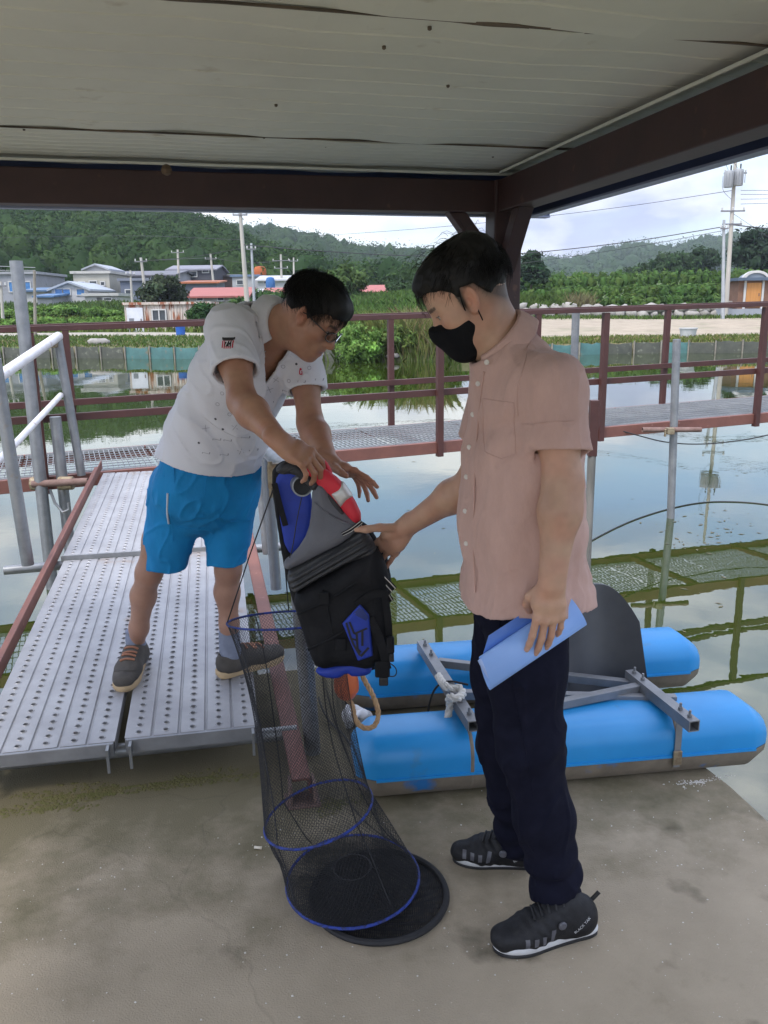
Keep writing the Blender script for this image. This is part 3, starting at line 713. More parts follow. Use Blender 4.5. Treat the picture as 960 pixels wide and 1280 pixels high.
# roof panels (along ER), ribbed underside, lips at the seams
s1 = (PZ(350, 176, CZ) - POST) @ GR; s2 = (PZ(535, 32, CZ) - POST) @ GR; wdt = s1 - s2
rng = np.random.RandomState(5)
bounds = [max(s1 + .31, .14), s1, s2] + [s2 - wdt * k for k in range(1, 3)]; bounds[-1] = max(bounds[-1], -3.9)
for j in range(len(bounds) - 1):
    g1, g0 = bounds[j] - .004, bounds[j + 1] + .004; prof = [(g0, 0.0)]; nrib = 10; zo = .004 * (j % 2)
    for k in range(1, nrib):
        gk = g0 + (g1 - g0) * k / nrib; prof += [(gk - .006, 0), (gk - .002, .0035), (gk + .002, .0035), (gk + .006, 0)]
    prof += [(g1, 0)]
    poly = prof + [(g1, .08), (g0, .08)]; ns = 24; e0, e1 = .15, -2.8
    vs = []; fs = []
    for i in range(ns + 1):
        e_ = lerp(e0, e1, i / ns); sag = .004 * math.sin(i * 1.7 + j * 2.1) + .003 * math.sin(i * .6 + j)
        for gg, zz in poly: vs.append(POST + ER * e_ + GR * gg + V3(0, 0, CZ + zo + zz + (sag * abs((gg - g0) / (g1 - g0) - .5) * 2 if zz < .05 else 0)))
    m_ = len(poly)
    for i in range(ns):
        for k in range(m_): fs.append((i * m_ + k, i * m_ + (k + 1) % m_, (i + 1) * m_ + (k + 1) % m_, (i + 1) * m_ + k))
    MB().add(vs, fs).build('ceiling_panel', M['ceiling'], sh)
    if j > 0:   # dark open joint: a ragged strip of old sealant in the gap
        vs = []; fs = []; gs = bounds[j]
        for i in range(121):
            e_ = lerp(.14, -2.8, i / 120); wv = .0035 + .0045 * max(0, math.sin(i * .21 + j) + .6 * math.sin(i * .83)) * (1.4 if i < 40 else .8)
            for a_, zz in ((-wv, .0), (wv, .0), (wv, -.004), (-wv, -.004)): vs.append(POST + ER * e_ + GR * (gs + a_) + V3(0, 0, CZ - .0005 + zz + .004))
        for i in range(120):
            for k in range(4): fs.append((i * 4 + k, i * 4 + (k + 1) % 4, i * 4 + 4 + (k + 1) % 4, i * 4 + 4 + k))
        MB().add(vs, fs).build('seam', M['seam'], sh)
# cream edge strip above the far beam and small wasp nest / screw heads
mb = MB(); mb.bar(POST + ER * .02 - GR * .05 + V3(0, 0, 2.025), POST - ER * 2.75 - GR * .05 + V3(0, 0, 2.027), .006, .008); mb.build('edge_strip', M['ceiling'], sh)
mb = MB(); mb.bar(POST - ER * .055 - GR * .1 + V3(0, 0, 2.025), POST - ER * .055 - GR * 3.8 + V3(0, 0, 2.027), .006, .008); mb.build('edge_strip', M['ceiling'], sh)
pw = PY(208, 212, 2.86)
mb = MB(); mb.lathe([(.004, -.018), (.014, -.012), (.018, 0), (.012, .012), (.004, .016)], pw, 10)
o = mb.build('wasp_nest', mat('paper_nest', (.12, .08, .05), rough=1, bump=.5), smooth=True); meta(o, 'small round wasp nest stuck on the far roof beam', 'nest')
for i, (x, y) in enumerate(((30, 162), (330, 172), (407, 183), (616, 196), (537, 36), (345, 132), (560, 108), (480, 60))):
    p = PZ(x, y, CZ); mb = MB(); mb.lathe([(.004, .004), (.004, -.0015), (.002, -.003)], p, 8); mb.build('screw_head', M['seam'], sh)

# ------------------------------------------------------------------ footbridge
BD = nrm(V3(1, .372, .018)); BC = nrm(V3(-.372, 1, 0)); B0 = V3(.6, 7.3, .42); BW = 1.15
def bp(s, c, z=0.0): return B0 + BD * s + BC * c + V3(0, 0, z)
def s_at(x, y, c):     # station on the line at offset c seen at pixel column x
    d = ray(x, y); A = np.array([[d[0], -BD[0]], [d[1], -BD[1]]]); q = (B0 + BC * c)[:2] - CAM[:2]
    return np.linalg.solve(A, q)[1]
br = empty('footbridge', bp(0, 0, -.12), 'brown railed steel footbridge with grey grating deck across the pond', 'footbridge')
SA, SB = -9.5, 10.5
for c in (0, BW):
    mb = MB(); mb.bar(bp(SA, c, -.055), bp(SB, c, -.055), .05, .10); mb.build('side_beam', M['redox'], br, bevel=.004)
for s_ in np.arange(SA + .5, SB, 1.48):
    mb = MB(); mb.bar(bp(s_, .027, -.075), bp(s_, BW - .027, -.075), .05, .05); mb.build('cross_beam', M['redox'], br)
s_ = SA
while s_ < SB - 1:
    mb = MB(); e_ = s_ + .985
    for t in np.arange(s_ + .02, e_, .041): mb.bar(bp(t, .04, -.018), bp(t, BW - .04, -.012), .005, .012)
    for c in np.arange(.10, BW, .12): mb.bar(bp(s_, c, -.005), bp(e_, c, -.005), .006, .006)
    for c in (.034, BW - .034): mb.bar(bp(s_, c, -.017), bp(e_, c, -.017), .006, .034)
    o = mb.build('grating_panel', M['grating'], br, fix=False); meta(o, kind='stuff')
    s_ += 1.0
near_s = [s_at(46, 500, 0), s_at(548, 490, 0), s_at(752, 460, 0), s_at(948, 460, 0)]
near_s = [near_s[0] - 2.4] + near_s + [near_s[-1] + 1.9]
far_s = [s_at(88, 480, BW), s_at(300, 470, BW), s_at(490, 470, BW), s_at(673, 450, BW), s_at(834, 440, BW), s_at(1010, 440, BW)]
RH = 1.05
for c, ss in ((-.03, near_s), (BW + .03, far_s)):
    for s_ in ss:
        mb = MB(); mb.box(bp(s_, c, RH / 2 - .07), (.055, .055, RH + .12), (BD, BC, (0, 0, 1))); mb.build('rail_post', M['rail'], br, bevel=.003)
    mb = MB(); mb.bar(bp(SA, c, RH + .016), bp(SB, c, RH + .016), .065, .04); mb.build('top_rail', M['rail'], br, bevel=.003)
    mb = MB(); mb.bar(bp(SA, c + (.045 if c < 0 else -.045), .42), bp(SB, c + (.045 if c < 0 else -.045), .42), .035, .055); mb.build('mid_rail', M['rail'], br, bevel=.003)
print('mid rail check', PY(548, 487, 7.3)[2], PY(490, 466, 8.2)[2], PY(960, 470, 8.6)[2], PY(0, 487, 6.1)[2])

# ------------------------------------------------------------------ piles and scaffold poles in the water
def pole(name, top, bot, r, m, label, cat, group=None, n=14):
    mb = MB(); mb.tube([bot, top], r, n); o = mb.build(name, m, smooth=True); meta(recentre(o), label, cat, group); return o
p = PY(846, 424, 7.86); pole('scaffold_pole', p, V3(PZ(837, 645, WZ)[0] + .01, 7.86, -1.2), .036, M['pipe'], 'tall galvanised pole clamped to the bridge, standing in open water', 'pole')
q = PY(843, 538, 7.80)
t = empty('pole_clamp', q, 'horizontal stub pipe and clamp holding the tall water pole to the bridge', 'clamp')
mb = MB(); mb.pipe(q + V3(-.30, .0, .01), q + V3(.26, .03, .0), .024, .019); mb.build('stub_pipe', M['rust'], t, smooth=True)
mb = MB(); mb.box(q + V3(-.05, -.03, 0), (.07, .07, .06)); mb.tube([q + V3(-.1, -.05, .02), q + V3(-.1, -.05, -.05)], .012, 8); mb.build('coupler', M['clamp'], t, bevel=.01)
p = PY(720, 391, 9.35); pole('scaffold_pole', p, V3(p[0], 9.35, -1.2), .042, M['pipe'], 'short grey pole standing behind the bridge rail, right of the pink shoulder', 'pole')
t0 = PY(743, 500, 5.35); t = empty('mooring_pile', (t0[0], t0[1], -1.2), 'thick mooring pile with rusty brown sleeve behind the man in pink', 'pile')
mb = MB(); mb.tube([(t0[0], t0[1], -1.2), (t0[0], t0[1], t0[2] - .32)], .027, 16); mb.build('pile', mat('old_timber_pile', (.20, .19, .17), (.10, .10, .09), scale=12, rough=.8, stretch=(1, 1, .2), bump=.3), t, smooth=True)
mb = MB(); mb.box((t0[0], t0[1], t0[2] - .18), (.055, .055, .36)); mb.build('sleeve', M['rail'], t, bevel=.004)

# cable hanging under the bridge and the float line on the water
def cable(name, pts, r, m, label, cat='cable', it=3):
    mb = MB(); mb.tube(smooth_path(pts, it), r, 6); o = mb.build(name, m, smooth=True); return meta(recentre(o), label, cat)
cable('cable', [PY(775, 538, 7.9), PY(800, 545, 7.9), PY(830, 553, 8.0), PY(870, 556, 8.1), PY(920, 552, 8.3), PY(965, 543, 8.5), PY(1010, 530, 8.7)], .006, M['black'], 'black cable sagging below the bridge at the right edge')
fl = [PZ(x, y, WZ + .004) for x, y in ((690, 705), (745, 672), (790, 650), (838, 635), (880, 627), (925, 627), (965, 631), (1040, 646))]
cable('water_hose', fl, .0065, M['black'], 'thin black hose floating in a curve on the water', 'hose')
# floating bits on the water
V = []; Fq = []; rng = np.random.RandomState(21)
for i in range(150):
    x = rng.uniform(380, 960); y = rng.uniform(555, 800) if rng.rand() < .8 else rng.uniform(470, 520)
    if rng.rand() < .35: x = rng.normal(880, 30); y = rng.normal(665, 14)
    p = PZ(x, y, WZ + .003); s = .006 + .016 * rng.rand() ** 2; k = len(V); a0 = rng.rand() * 6
    for j in range(4): V.append(p + V3(math.cos(a0 + j * 1.57) * (1.8 if j % 2 else .7), math.sin(a0 + j * 1.57) * (1.8 if j % 2 else .7), 0) * s)
    Fq.append((k, k + 1, k + 2, k + 3))
meta(link('debris', np_mesh('debris', np.array(V), np.array(Fq)), mat('floating_bits', (.05, .05, .03), (.12, .1, .06), scale=30, rough=.9)), kind='stuff')

# ------------------------------------------------------------------ gangway of perforated steel planks
GN = V3(-.43, 2.607, .16); GG = nrm(V3(-.191, .982, .0655)); GE = nrm(V3(.982, .191, 0)); GU = np.cross(GE, GG)
def gw(e, g, u=0.0): return GN + GE * e + GG * g + GU * u
PW, PLN = .44, 1.815
def plank_mesh():
    V = []; Fs = []; idx = {}
    def vert(x, y, z):
        k = (round(x * 1e5), round(y * 1e5), round(z * 1e5))
        if k not in idx: idx[k] = len(V); V.append((x, y, z))
        return idx[k]
    rows = 5; pitch = .045; cw = .045; ny = 40; y0 = (PLN - ny * pitch) / 2
    cx = [.044 + .088 * r for r in range(rows)]
    cuts = [0.0]
    for r in range(rows): cuts += [cx[r] - cw / 2, cx[r] + cw / 2]
    cuts += [PW]
    for r in range(rows):
        for j in range(ny):
            x = cx[r]; y = y0 + pitch * (j + .5); hx, hy = cw / 2, pitch / 2
            ring = [(hx, 0), (hx, hy), (0, hy), (-hx, hy), (-hx, 0), (-hx, -hy), (0, -hy), (hx, -hy)]
            o_ = [vert(x + a, y + b, 0) for a, b in ring]; prev = o_
            for rr, z in ((.0135, 0.0), (.0105, .003), (.0085, .002), (.0082, -.012)):
                cur = [vert(x + rr * math.cos(k * math.pi / 4), y + rr * math.sin(k * math.pi / 4), z) for k in range(8)]
                for k in range(8): Fs.append((prev[k], prev[(k + 1) % 8], cur[(k + 1) % 8], cur[k]))
                prev = cur
    # strips between the rows with a rolled groove, and the end margins
    for i in range(0, len(cuts) - 1, 2):
        a, b = cuts[i], cuts[i + 1]
        if b - a < 1e-4: continue
        m = (a + b) / 2; gd = -.006 if 0 < i < len(cuts) - 2 else 0
        prof = [(a, 0), (m - .006, 0), (m - .0025, gd), (m + .0025, gd), (m + .006, 0), (b, 0)]
        ys = [0] + [y0 + pitch / 2 * k for k in range(2 * ny + 1)] + [PLN]
        for k in range(len(prof) - 1):
            for j in range(len(ys) - 1):
                if ys[j + 1] - ys[j] > 1e-5: Fs.append((vert(prof[k][0], ys[j], prof[k][1]), vert(prof[k + 1][0], ys[j], prof[k + 1][1]), vert(prof[k + 1][0], ys[j + 1], prof[k + 1][1]), vert(prof[k][0], ys[j + 1], prof[k][1])))
    for r in range(rows):
        for ya, yb in ((0, y0), (y0 + ny * pitch, PLN)):
            xs_ = [cx[r] - cw / 2, cx[r], cx[r] + cw / 2]
            for k in range(2): Fs.append((vert(xs_[k], ya, 0), vert(xs_[k + 1], ya, 0), vert(xs_[k + 1], yb, 0), vert(xs_[k], yb, 0)))
    for x in (0, PW):
        Fs.append((vert(x, 0, 0), vert(x, PLN, 0), vert(x, PLN, -.045), vert(x, 0, -.045)))
    me = bpy.data.meshes.new('plank_deck'); me.from_pydata(V, [], Fs)
    bm = bmesh.new(); bm.from_mesh(me); bmesh.ops.recalc_face_normals(bm, faces=bm.faces)
    up = sum(f.normal.z * f.calc_area() for f in bm.faces)
    if up < 0: bmesh.ops.reverse_faces(bm, faces=bm.faces)
    bm.to_mesh(me); bm.free(); me.materials.append(M['galv']); me.polygons.foreach_set('use_smooth', np.ones(len(me.polygons), bool))
    try: me.set_sharp_from_angle(angle=R(35))
    except Exception: pass
    return me
pm = plank_mesh()
mb = MB(); mb.box((PW / 2, -.006, -.0245), (PW - .006, .012, .047)); mb.box((PW / 2, .012, -.046), (PW - .01, .04, .004)); endo = mb
mb2 = MB(); mb2.prism([(.0, 0.0), (-.036, 0.0), (-.036, -.085), (-.026, -.085), (-.026, -.03), (0, -.045)], (-.0045, -.012, -.003), (0, 1, 0), (0, 0, 1), (.009, 0, 0))
ROT = Matrix([[GE[i], GG[i], GU[i]] for i in range(3)]).to_4x4()
end_me = hook_me = None
for k, (e_, g_, lab) in enumerate(((-.915, 0, 'nearest left perforated steel plank of the gangway, cut by the photo edge'), (-.445, .012, 'nearest right perforated steel plank, under both feet of the man in blue shorts'),
                              (-.93, PLN + .045, 'far left perforated plank of the gangway, beside the brown angle iron'), (-.475, PLN + .045, 'far right perforated plank of the gangway, hidden behind the blue shorts'))):
    t = empty('steel_plank', (0, 0, 0), lab, 'plank', 'perforated steel gangway planks')
    t.matrix_world = Matrix.Translation(Vector(gw(e_, g_))) @ ROT
    def sub(name, me):
        o = bpy.data.objects.new(name, me); COL.objects.link(o); o.parent = t; return o
    sub('plank_deck', pm)
    if end_me is None:
        o1 = endo.build('end_plate', M['plankdark'], bevel=.002); o2 = mb2.build('hook', M['pipe'], bevel=.002); end_me, hook_me = o1.data, o2.data
        o1.parent = t; o2.parent = t; o2.location = (.02, 0, 0)
    else:
        sub('end_plate', end_me); sub('hook', hook_me).location = (.02, 0, 0)
    sub('hook', hook_me).location = (PW - .02, 0, 0)
fr = empty('gangway_frame', gw(-.47, 1.8, -.1), 'red oxide angle irons and cross pipes carrying the gangway planks', 'frame')
mb = MB(); mb.bar(gw(-.985, -.5, -.03), gw(-.985, 3.85, .0), .055, .012, GU); mb.bar(gw(-.961, -.5, -.005), gw(-.961, 3.85, .025), .008, .06, GU); mb.build('angle_iron', M['redox'], fr, bevel=.002)
RA = PZ(376, 975, .07); RB = gw(.0, 3.8, -.02)
mb = MB(); mb.bar(RA, RB, .058, .010, (0, 0, 1)); mb.bar(RA + GE * .03 - GU * .028, RB + GE * .03 - GU * .028, .008, .055); mb.build('angle_iron', M['redox'], fr, bevel=.002)
mb = MB()
for s_ in (-.034, .042): mb.box(RA + GE * s_ + V3(0, -.01, -.03), (.008, .07, .075), (GE, GD, (0, 0, 1)))
mb.box(RA + GE * .004 + V3(0, -.01, -.066), (.11, .09, .008), (GE, GD, (0, 0, 1))); mb.build('base_bracket', M['rust'], fr, bevel=.002)
mb = MB(); a = PZ(5, 713, .22); b = PZ(353, 683, .22); mb.pipe(a, b, .0245, .020); mb.build('cross_pipe', M['pipe'], fr, smooth=True)
mb = MB(); mb.bar(gw(-.93, PLN + .012, .006), gw(.0, PLN + .012, .006), .012, .035); mb.bar(gw(-.93, PLN + .028, -.0085), gw(.0, PLN + .028, -.0085), .024, .006); mb.build('cross_angle', M['pipe'], fr, bevel=.0015)
mb = MB(); mb.pipe(gw(-1.2, .08, -.085), gw(.13, .08, -.085), .0245, .020); mb.build('cross_pipe', M['pipe'], fr, smooth=True)
mb = MB(); mb.box(gw(-.46, 3.72, -.1), (.98, .07, .09), (GE, GG, GU)); mb.build('cross_beam', M['redox'], fr)

# scaffold railing on the left
lr = empty('scaffold_railing', PZ(100, 592, .40), 'galvanised pipe railing with worn white handrail along the left side of the gangway', 'railing')
a = PY(72, 421, 6.12); b0 = PY(102, 594, 6.15)
ra_ = 0.0243
def tb(name, pts, r, m, par, n=16, **k):
    mb = MB(); mb.tube(pts, r, n); return mb.build(name, m, par, smooth=True)
dirh = nrm(PY(-60, 511, 4.2) - a); far_a = a; near_a = a + dirh * 4.0
tb('handrail', [a - dirh * .02, near_a], .033, M['pipewhite'], lr)
tb('post', [a - V3(0, 0, .02), b0], .031, M['pipe'], lr)
p1 = PZ(35, 706, .27); p2 = PY(-2, 478, p1[1] - .02); tb('post', [p1, p2 + (p2 - p1) * .12], .031, M['pipe'], lr)
tb('lower_rail', [PY(76, 494, 6.1), PY(18, 556, 4.75), PY(-40, 612, 3.9)], .020, M['pipewhite'], lr)
mb = MB(); mb.box(PY(66, 430, 6.05), (.06, .05, .05)); mb.build('coupler', M['clamp'], lr, bevel=.008)
tall = empty('scaffold_pole', V3(PY(59, 690, 5.95)[0], 5.95, -1.2), 'tall plain grey pole rising beside the white handrail on the left', 'pole')
tb('pole', [V3(PY(62, 700, 5.95)[0], 5.95, -1.2), PY(20, 326, 5.95)], .043, M['pipe'], tall)
sp = empty('scaffold_pole', V3(PY(80, 660, 6.05)[0], 6.05, -1.2), 'short grey post clamped beside the tall pole by the bridge corner', 'pole')
tb('pole', [V3(PY(88, 680, 6.05)[0], 6.05, -1.2), PY(69, 521, 6.05)], .040, M['pipe'], sp)
ck = PY(68, 604, 5.98); t = empty('pole_clamp', ck, 'rusty zinc swivel clamp joining the two left poles', 'clamp')
for dx in (-.115, .085): MB().tube([ck + V3(dx - .055, .0, 0), ck + V3(dx + .055, 0, 0)], .05, 10).build('coupler', M['clamp'], t, bevel=.01)
tb("stub_pipe", [ck + V3(-.14, -.05, .005), ck + V3(.26, -.04, .02)], .026, M['rust'], t)
mb = MB(); mb.tube([ck + V3(-.03, -.02, -.04), ck + V3(.0, -.03, -.14), ck + V3(.05, -.03, -.21), ck + V3(.1, -.03, -.19), ck + V3(.1, -.03, -.14)], .011, 8); mb.build('hook', M['pipe'], t, smooth=True)
# weathered stake on the far left behind, and railing on the right
rr = empty('scaffold_railing', PZ(392, 940, .03), 'grey pipe railing on the right of the gangway whose open end carries the life vest', 'railing')
H0 = PY(378, 608, 2.245); H1 = PY(334, 564, 3.6); Hd = nrm(H1 - H0)
mb = MB(); mb.pipe(H0, H1, .0285, .0245, 24); mb.build('handrail', M['pipe'], rr, smooth=True)
mb = MB(); mb.lathe([(.0246, 0), (.0001, .004)], H0 + Hd * .012, 20, (np.cross(Hd, (0, 0, 1)), np.cross(np.cross(Hd, (0, 0, 1)), Hd), Hd), cap=False); mb.build('pipe_inside_shade', M['black'], rr)  # black disc just behind the mouth, painting the shade inside the pipe
cb = PZ(391, 940, .0); ct = H0 + Hd * .36 - V3(0, 0, .03); tb('post', [cb, ct], .029, M['pipe'], rr)
pa = PZ(334, 692, .24); tb('post', [pa, PY(321, 553, pa[1])], .025, M['pipe'], rr)
pb = PY(340, 676, 3.58); tb('post', [pb + (pb - PY(331, 572, 3.58)) * .6, PY(331, 545, 3.58)], .024, M['pipe'], rr)
q_ = gw(.06, 3.55, 0); tb('post', [q_ - V3(0, 0, .1), q_ + V3(0, 0, 1.0)], .025, M['pipe'], rr)
mb = MB(); mb.box(H0 + Hd * .50 + V3(-.035, 0, -.02), (.05, .035, .085)); mb.build('coupler', M['clamp'], rr, bevel=.006)
mb = MB(); mb.tube([H0 + Hd * .50 + V3(-.05, -.01, .03), H0 + Hd * .50 + V3(-.05, -.01, -.09)], .008, 8); mb.build('bolt', M['clamp'], rr, smooth=True)

# ------------------------------------------------------------------ float raft: two blue pontoons, cross bars, bucket seat
raft = empty('float_raft', V3(.5, 2.8, 0), 'small raft of two bright blue floats joined by metal bars, pulled onto the deck', 'raft')
SECT_T = [(-.125, .085), (-.127, .135), (-.118, .170), (-.095, .197), (-.06, .211), (0, .214), (.06, .211), (.095, .197), (.118, .170), (.127, .135), (.125, .085)]
SECT_B = [(.125, .083), (.118, .045), (.090, .008), (.0, .002), (-.090, .008), (-.118, .045), (-.125, .083)]
def pontoon(p0, p1, sc, z0):
    d = nrm(p1 - p0); Lp = np.linalg.norm(p1 - p0); nn = np.cross((0, 0, 1), d)
    st = [(0, .70, .58), (.006, .76, .66), (.055, .97, .95), (.07, 1, 1)] + [(x, 1, 1) for x in np.linspace(.2, Lp - .2, 8)] + [(Lp - .07, 1, 1), (Lp - .055, .97, .95), (Lp - .006, .76, .66), (Lp, .70, .58)]
    parts = []
    for nm, sect, m in (('hull_top', SECT_T, M['blue']), ('hull_bottom', SECT_B, M['scum'])):
        vs = []; fs = []; k = len(sect)
        for x, a, b in st:
            for y, z in sect: vs.append(p0 + d * x + nn * (y * a * sc) + V3(0, 0, z0 + (.085 + (z - .085) * b) * sc))
        for i in range(len(st) - 1):
            for j in range(k - 1): fs.append((i * k + j, i * k + j + 1, (i + 1) * k + j + 1, (i + 1) * k + j))
        fs.append(tuple(range(k))); fs.append(tuple((len(st) - 1) * k + j for j in range(k)))
        o = MB().add(vs, fs).build(nm, m, raft, smooth=True); parts.append(o)
    mb = MB(); vs = []
    for y in (-1, 1): mb.bar(p0 + d * .06 + nn * (.1275 * sc * y) + V3(0, 0, z0 + .084 * sc), p1 - d * .06 + nn * (.1275 * sc * y) + V3(0, 0, z0 + .084 * sc), .006, .008)
    mb.build('moulding_seam', M['blue'], raft)
    return d, nn, Lp
pf0 = PZ(446, 998, .012); fd = nrm(V3(.991, .133, 0)); fn_ = np.cross((0, 0, 1), fd)
f0 = V3(pf0[0], pf0[1], 0) + fn_ * .092; f1 = f0 + fd * 1.40
pr0 = PZ(442, 890, .012); rd = nrm(V3(1.383, .20, 0)); rn = np.cross((0, 0, 1), rd)
g0 = V3(pr0[0], pr0[1], 0) + rn * .09; g1 = g0 + rd * 1.43
pontoon(f0, f1, 1.0, .003); pontoon(g0, g1, 1.0, .003)
# left end of the near float is cleaner
ZB = .245
def P2(x, y): return PZ(x, y, ZB)
lbar = (P2(527, 806), P2(592, 908)); rbar = (P2(787, 843), P2(868, 908))
for a, b in (lbar, rbar):
    mb = MB(); d = nrm(b - a); u = nrm(np.cross(d, (0, 0, 1))); v = np.cross(u, d); hw, hi_ = .0185, .0150; vs = []
    for Pp, r_ in ((a, hw), (b, hw), (b, hi_), (a, hi_)):
        vs += [Pp + u * sx * r_ + v * sy * r_ for sx, sy in ((-1, -1), (1, -1), (1, 1), (-1, 1))]
    fs = [(i * 4 + k, i * 4 + (k + 1) % 4, ((i + 1) % 4) * 4 + (k + 1) % 4, ((i + 1) % 4) * 4 + k) for i in range(4) for k in range(4)]
    mb.add(vs, fs); mb.build('cross_bar', M['alu'], raft)
    for t_ in (.08, .22, .8, .93):
        mb = MB(); mb.lathe([(.008, .02), (.008, .028), (.0045, .028), (.0045, .042)], a + (b - a) * t_, 6); mb.build('bolt', M['alu'], raft)
for a, b in ((PZ(548, 828, .22), PZ(812, 858, .22)), (PZ(575, 868, .215), PZ(845, 874, .215)), (PZ(700, 880, .235), PZ(806, 858, .235))):
    mb = MB(); mb.bar(a, b, .03, .03); mb.build('seat_rail', M['alu'], raft, bevel=.002)
def strap(c0, d, nn, x):
    mb = MB(); vs = []; poly = SECT_T + SECT_B[1:-1]
    for xx, g in ((x - .012, .003), (x + .012, .003)):
        for y, z in poly: vs.append(c0 + d * xx + nn * (y * (1 + g * 8)) + V3(0, 0, .003 + z + (g if z > .1 else 0)))
    n = len(poly); mb.add(vs, [(k, (k + 1) % n, n + (k + 1) % n, n + k) for k in range(n)]); mb.build('strap', M['timber'] if False else M['whiterope'], raft)
    mb = MB(); mb.box(c0 + d * x - nn * .133 + V3(0, 0, .085), (.026, .012, .045), (d, nn, (0, 0, 1))); mb.build('buckle', M['clamp'], raft, bevel=.003)
xr = (rbar[1] - f0) @ fd; mb = MB()
a_ = f0 + fd * xr - fn_ * .131; mb.bar(a_ + V3(0, 0, .05), a_ + V3(0, 0, .235), .022, .003, fn_); mb.build('strap', M['alu'], raft)
mb = MB(); mb.box(a_ + V3(0, -.004, .085), (.03, .008, .05), (fd, fn_, (0, 0, 1))); mb.build('buckle', M['clamp'], raft, bevel=.002)
for x_ in (.37, xr):   # moulded joints round the float
    mb = MB(); vs = []
    poly = SECT_T + SECT_B[1:-1]; n = len(poly)
    for dx, g in ((-.006, 1.0), (-.003, 1.012), (.003, 1.012), (.006, 1.0)):
        for y, z in poly: vs.append(f0 + fd * (x_ + dx) + fn_ * (y * g) + V3(0, 0, .003 + .1 + (z - .1) * g))
    fs = [(i * n + k, i * n + (k + 1) % n, (i + 1) * n + (k + 1) % n, (i + 1) * n + k) for i in range(3) for k in range(n)]
    mb.add(vs, fs); mb.build('joint_ring', M['scum'], raft, smooth=True)
# bucket seat: curved back shell with rounded top, and pan
so_ = PY(745, 868, 2.93); sw, shh = .142, .405; vs = []; fs = []; nu, nv = 20, 16
for sgn in (0, 1):
    for j in range(nv + 1):
        tz = j / nv
        for i in range(nu + 1):
            s_ = i / nu * 2 - 1
            zt = shh * (1 - max(0, abs(s_) - .25) ** 2.4 * .55); wq = sw * (1 + .12 * (1 - tz))
            curve = .13 * (abs(s_) ** 2.2); lean = .10 * tz
            vs.append(so_ + fd * (s_ * wq) + fn_ * (lean - curve + (.012 if sgn else 0)) + V3(0, 0, tz * zt))
K = (nu + 1) * (nv + 1)
for j in range(nv):
    for i in range(nu):
        q = (j * (nu + 1) + i, j * (nu + 1) + i + 1, (j + 1) * (nu + 1) + i + 1, (j + 1) * (nu + 1) + i); fs.append(q); fs.append(tuple(K + a for a in q[::-1]))
for j in range(nv):
    for i in (0, nu): fs.append((j * (nu + 1) + i, (j + 1) * (nu + 1) + i, K + (j + 1) * (nu + 1) + i, K + j * (nu + 1) + i))
for i in range(nu):
    for j in (0, nv): fs.append((j * (nu + 1) + i, j * (nu + 1) + i + 1, K + j * (nu + 1) + i + 1, K + j * (nu + 1) + i))
MB().add(vs, fs).build('seat_back', M['darkplastic'], raft, smooth=True)
mb = MB(); mb.prism(smooth_poly([(-.17, 0), (.17, 0), (.18, -.2), (.1, -.3), (-.1, -.3), (-.18, -.2)], 2), so_ + V3(0, 0, -.012), fd, fn_, V3(0, 0, .025)); mb.build('seat_pan', M['darkplastic'], raft, bevel=.006)

# ropes, buoy, bag, cigarette end
def rope(name, pts, r, m, label, it=3, cat='rope', twist=26, parent=None):
    pts = smooth_path(pts, it); mb = MB(); n = len(pts); L_ = 0; acc = [0]
    for a, b in zip(pts[:-1], pts[1:]): L_ += np.linalg.norm(b - a); acc.append(L_)
    m2 = max(12, int(L_ / (r * .8))); xs_ = np.linspace(0, L_, m2); P_ = np.stack([np.interp(xs_, acc, [p[i] for p in pts]) for i in range(3)], 1)
    for ph in range(3):
        q = []
        for i in range(m2):
            T = nrm(P_[min(i + 1, m2 - 1)] - P_[max(i - 1, 0)]); u = nrm(np.cross(T, (0.13, .2, .97))); v = np.cross(T, u); an = xs_[i] / (r * 6) * 2 * math.pi + ph * 2.094
            q.append(P_[i] + (u * math.cos(an) + v * math.sin(an)) * r * .5)
        mb.tube(q, r * .58, 6)
    o = mb.build(name, m, parent, smooth=True)
    if parent is None: meta(recentre(o), label, cat)
    return o
by = PY(433, 858, 2.47); t = empty('buoy', by, 'small faded orange buoy hanging below the life vest', 'buoy')
mb = MB(); prof = [(.004, -.045)] + [(.040 * math.sin(a) ** .8 * (1.0 if a > 1.2 else .92), -.045 * math.cos(a) if a < 1.57 else -.075 * math.cos(a)) for a in np.linspace(.2, 2.9, 14)] + [(.004, .076)]
mb.lathe(prof, by, 20); mb.build('float_body', M['orange'], t, smooth=True)
mb = MB(); mb.tube([by + V3(0, 0, -.06), by + V3(0, 0, .2)], .006, 8); mb.build('cord', M['black'], t, smooth=True)
rope('rope', [by + V3(.0, -.01, -.04), PY(441, 880, 2.45), PY(443, 900, 2.42), PY(455, 912, 2.40), PY(470, 908, 2.41), PY(474, 890, 2.42), PY(466, 868, 2.44), PY(455, 850, 2.46), PY(448, 832, 2.47)], .0085, M['rope'], 'tan hemp rope looping down beside the orange buoy')
rope('rope', [PZ(548, 845, .27), PZ(556, 858, .29), PZ(566, 862, .275), PZ(574, 858, .285), PZ(580, 868, .27), PZ(570, 874, .29), PZ(560, 870, .28), PZ(563, 884, .24), PZ(558, 902, .20), PZ(562, 915, .19)], .014, M['whiterope'], 'grey white rope knotted round the raft cross bar')
cable('wire', [PZ(534, 903, .03), PZ(536, 880, .12), PZ(544, 858, .24), PZ(560, 850, .27), PZ(585, 856, .27)], .004, M['black'], 'thin black wire arching over the raft bar', 'wire')
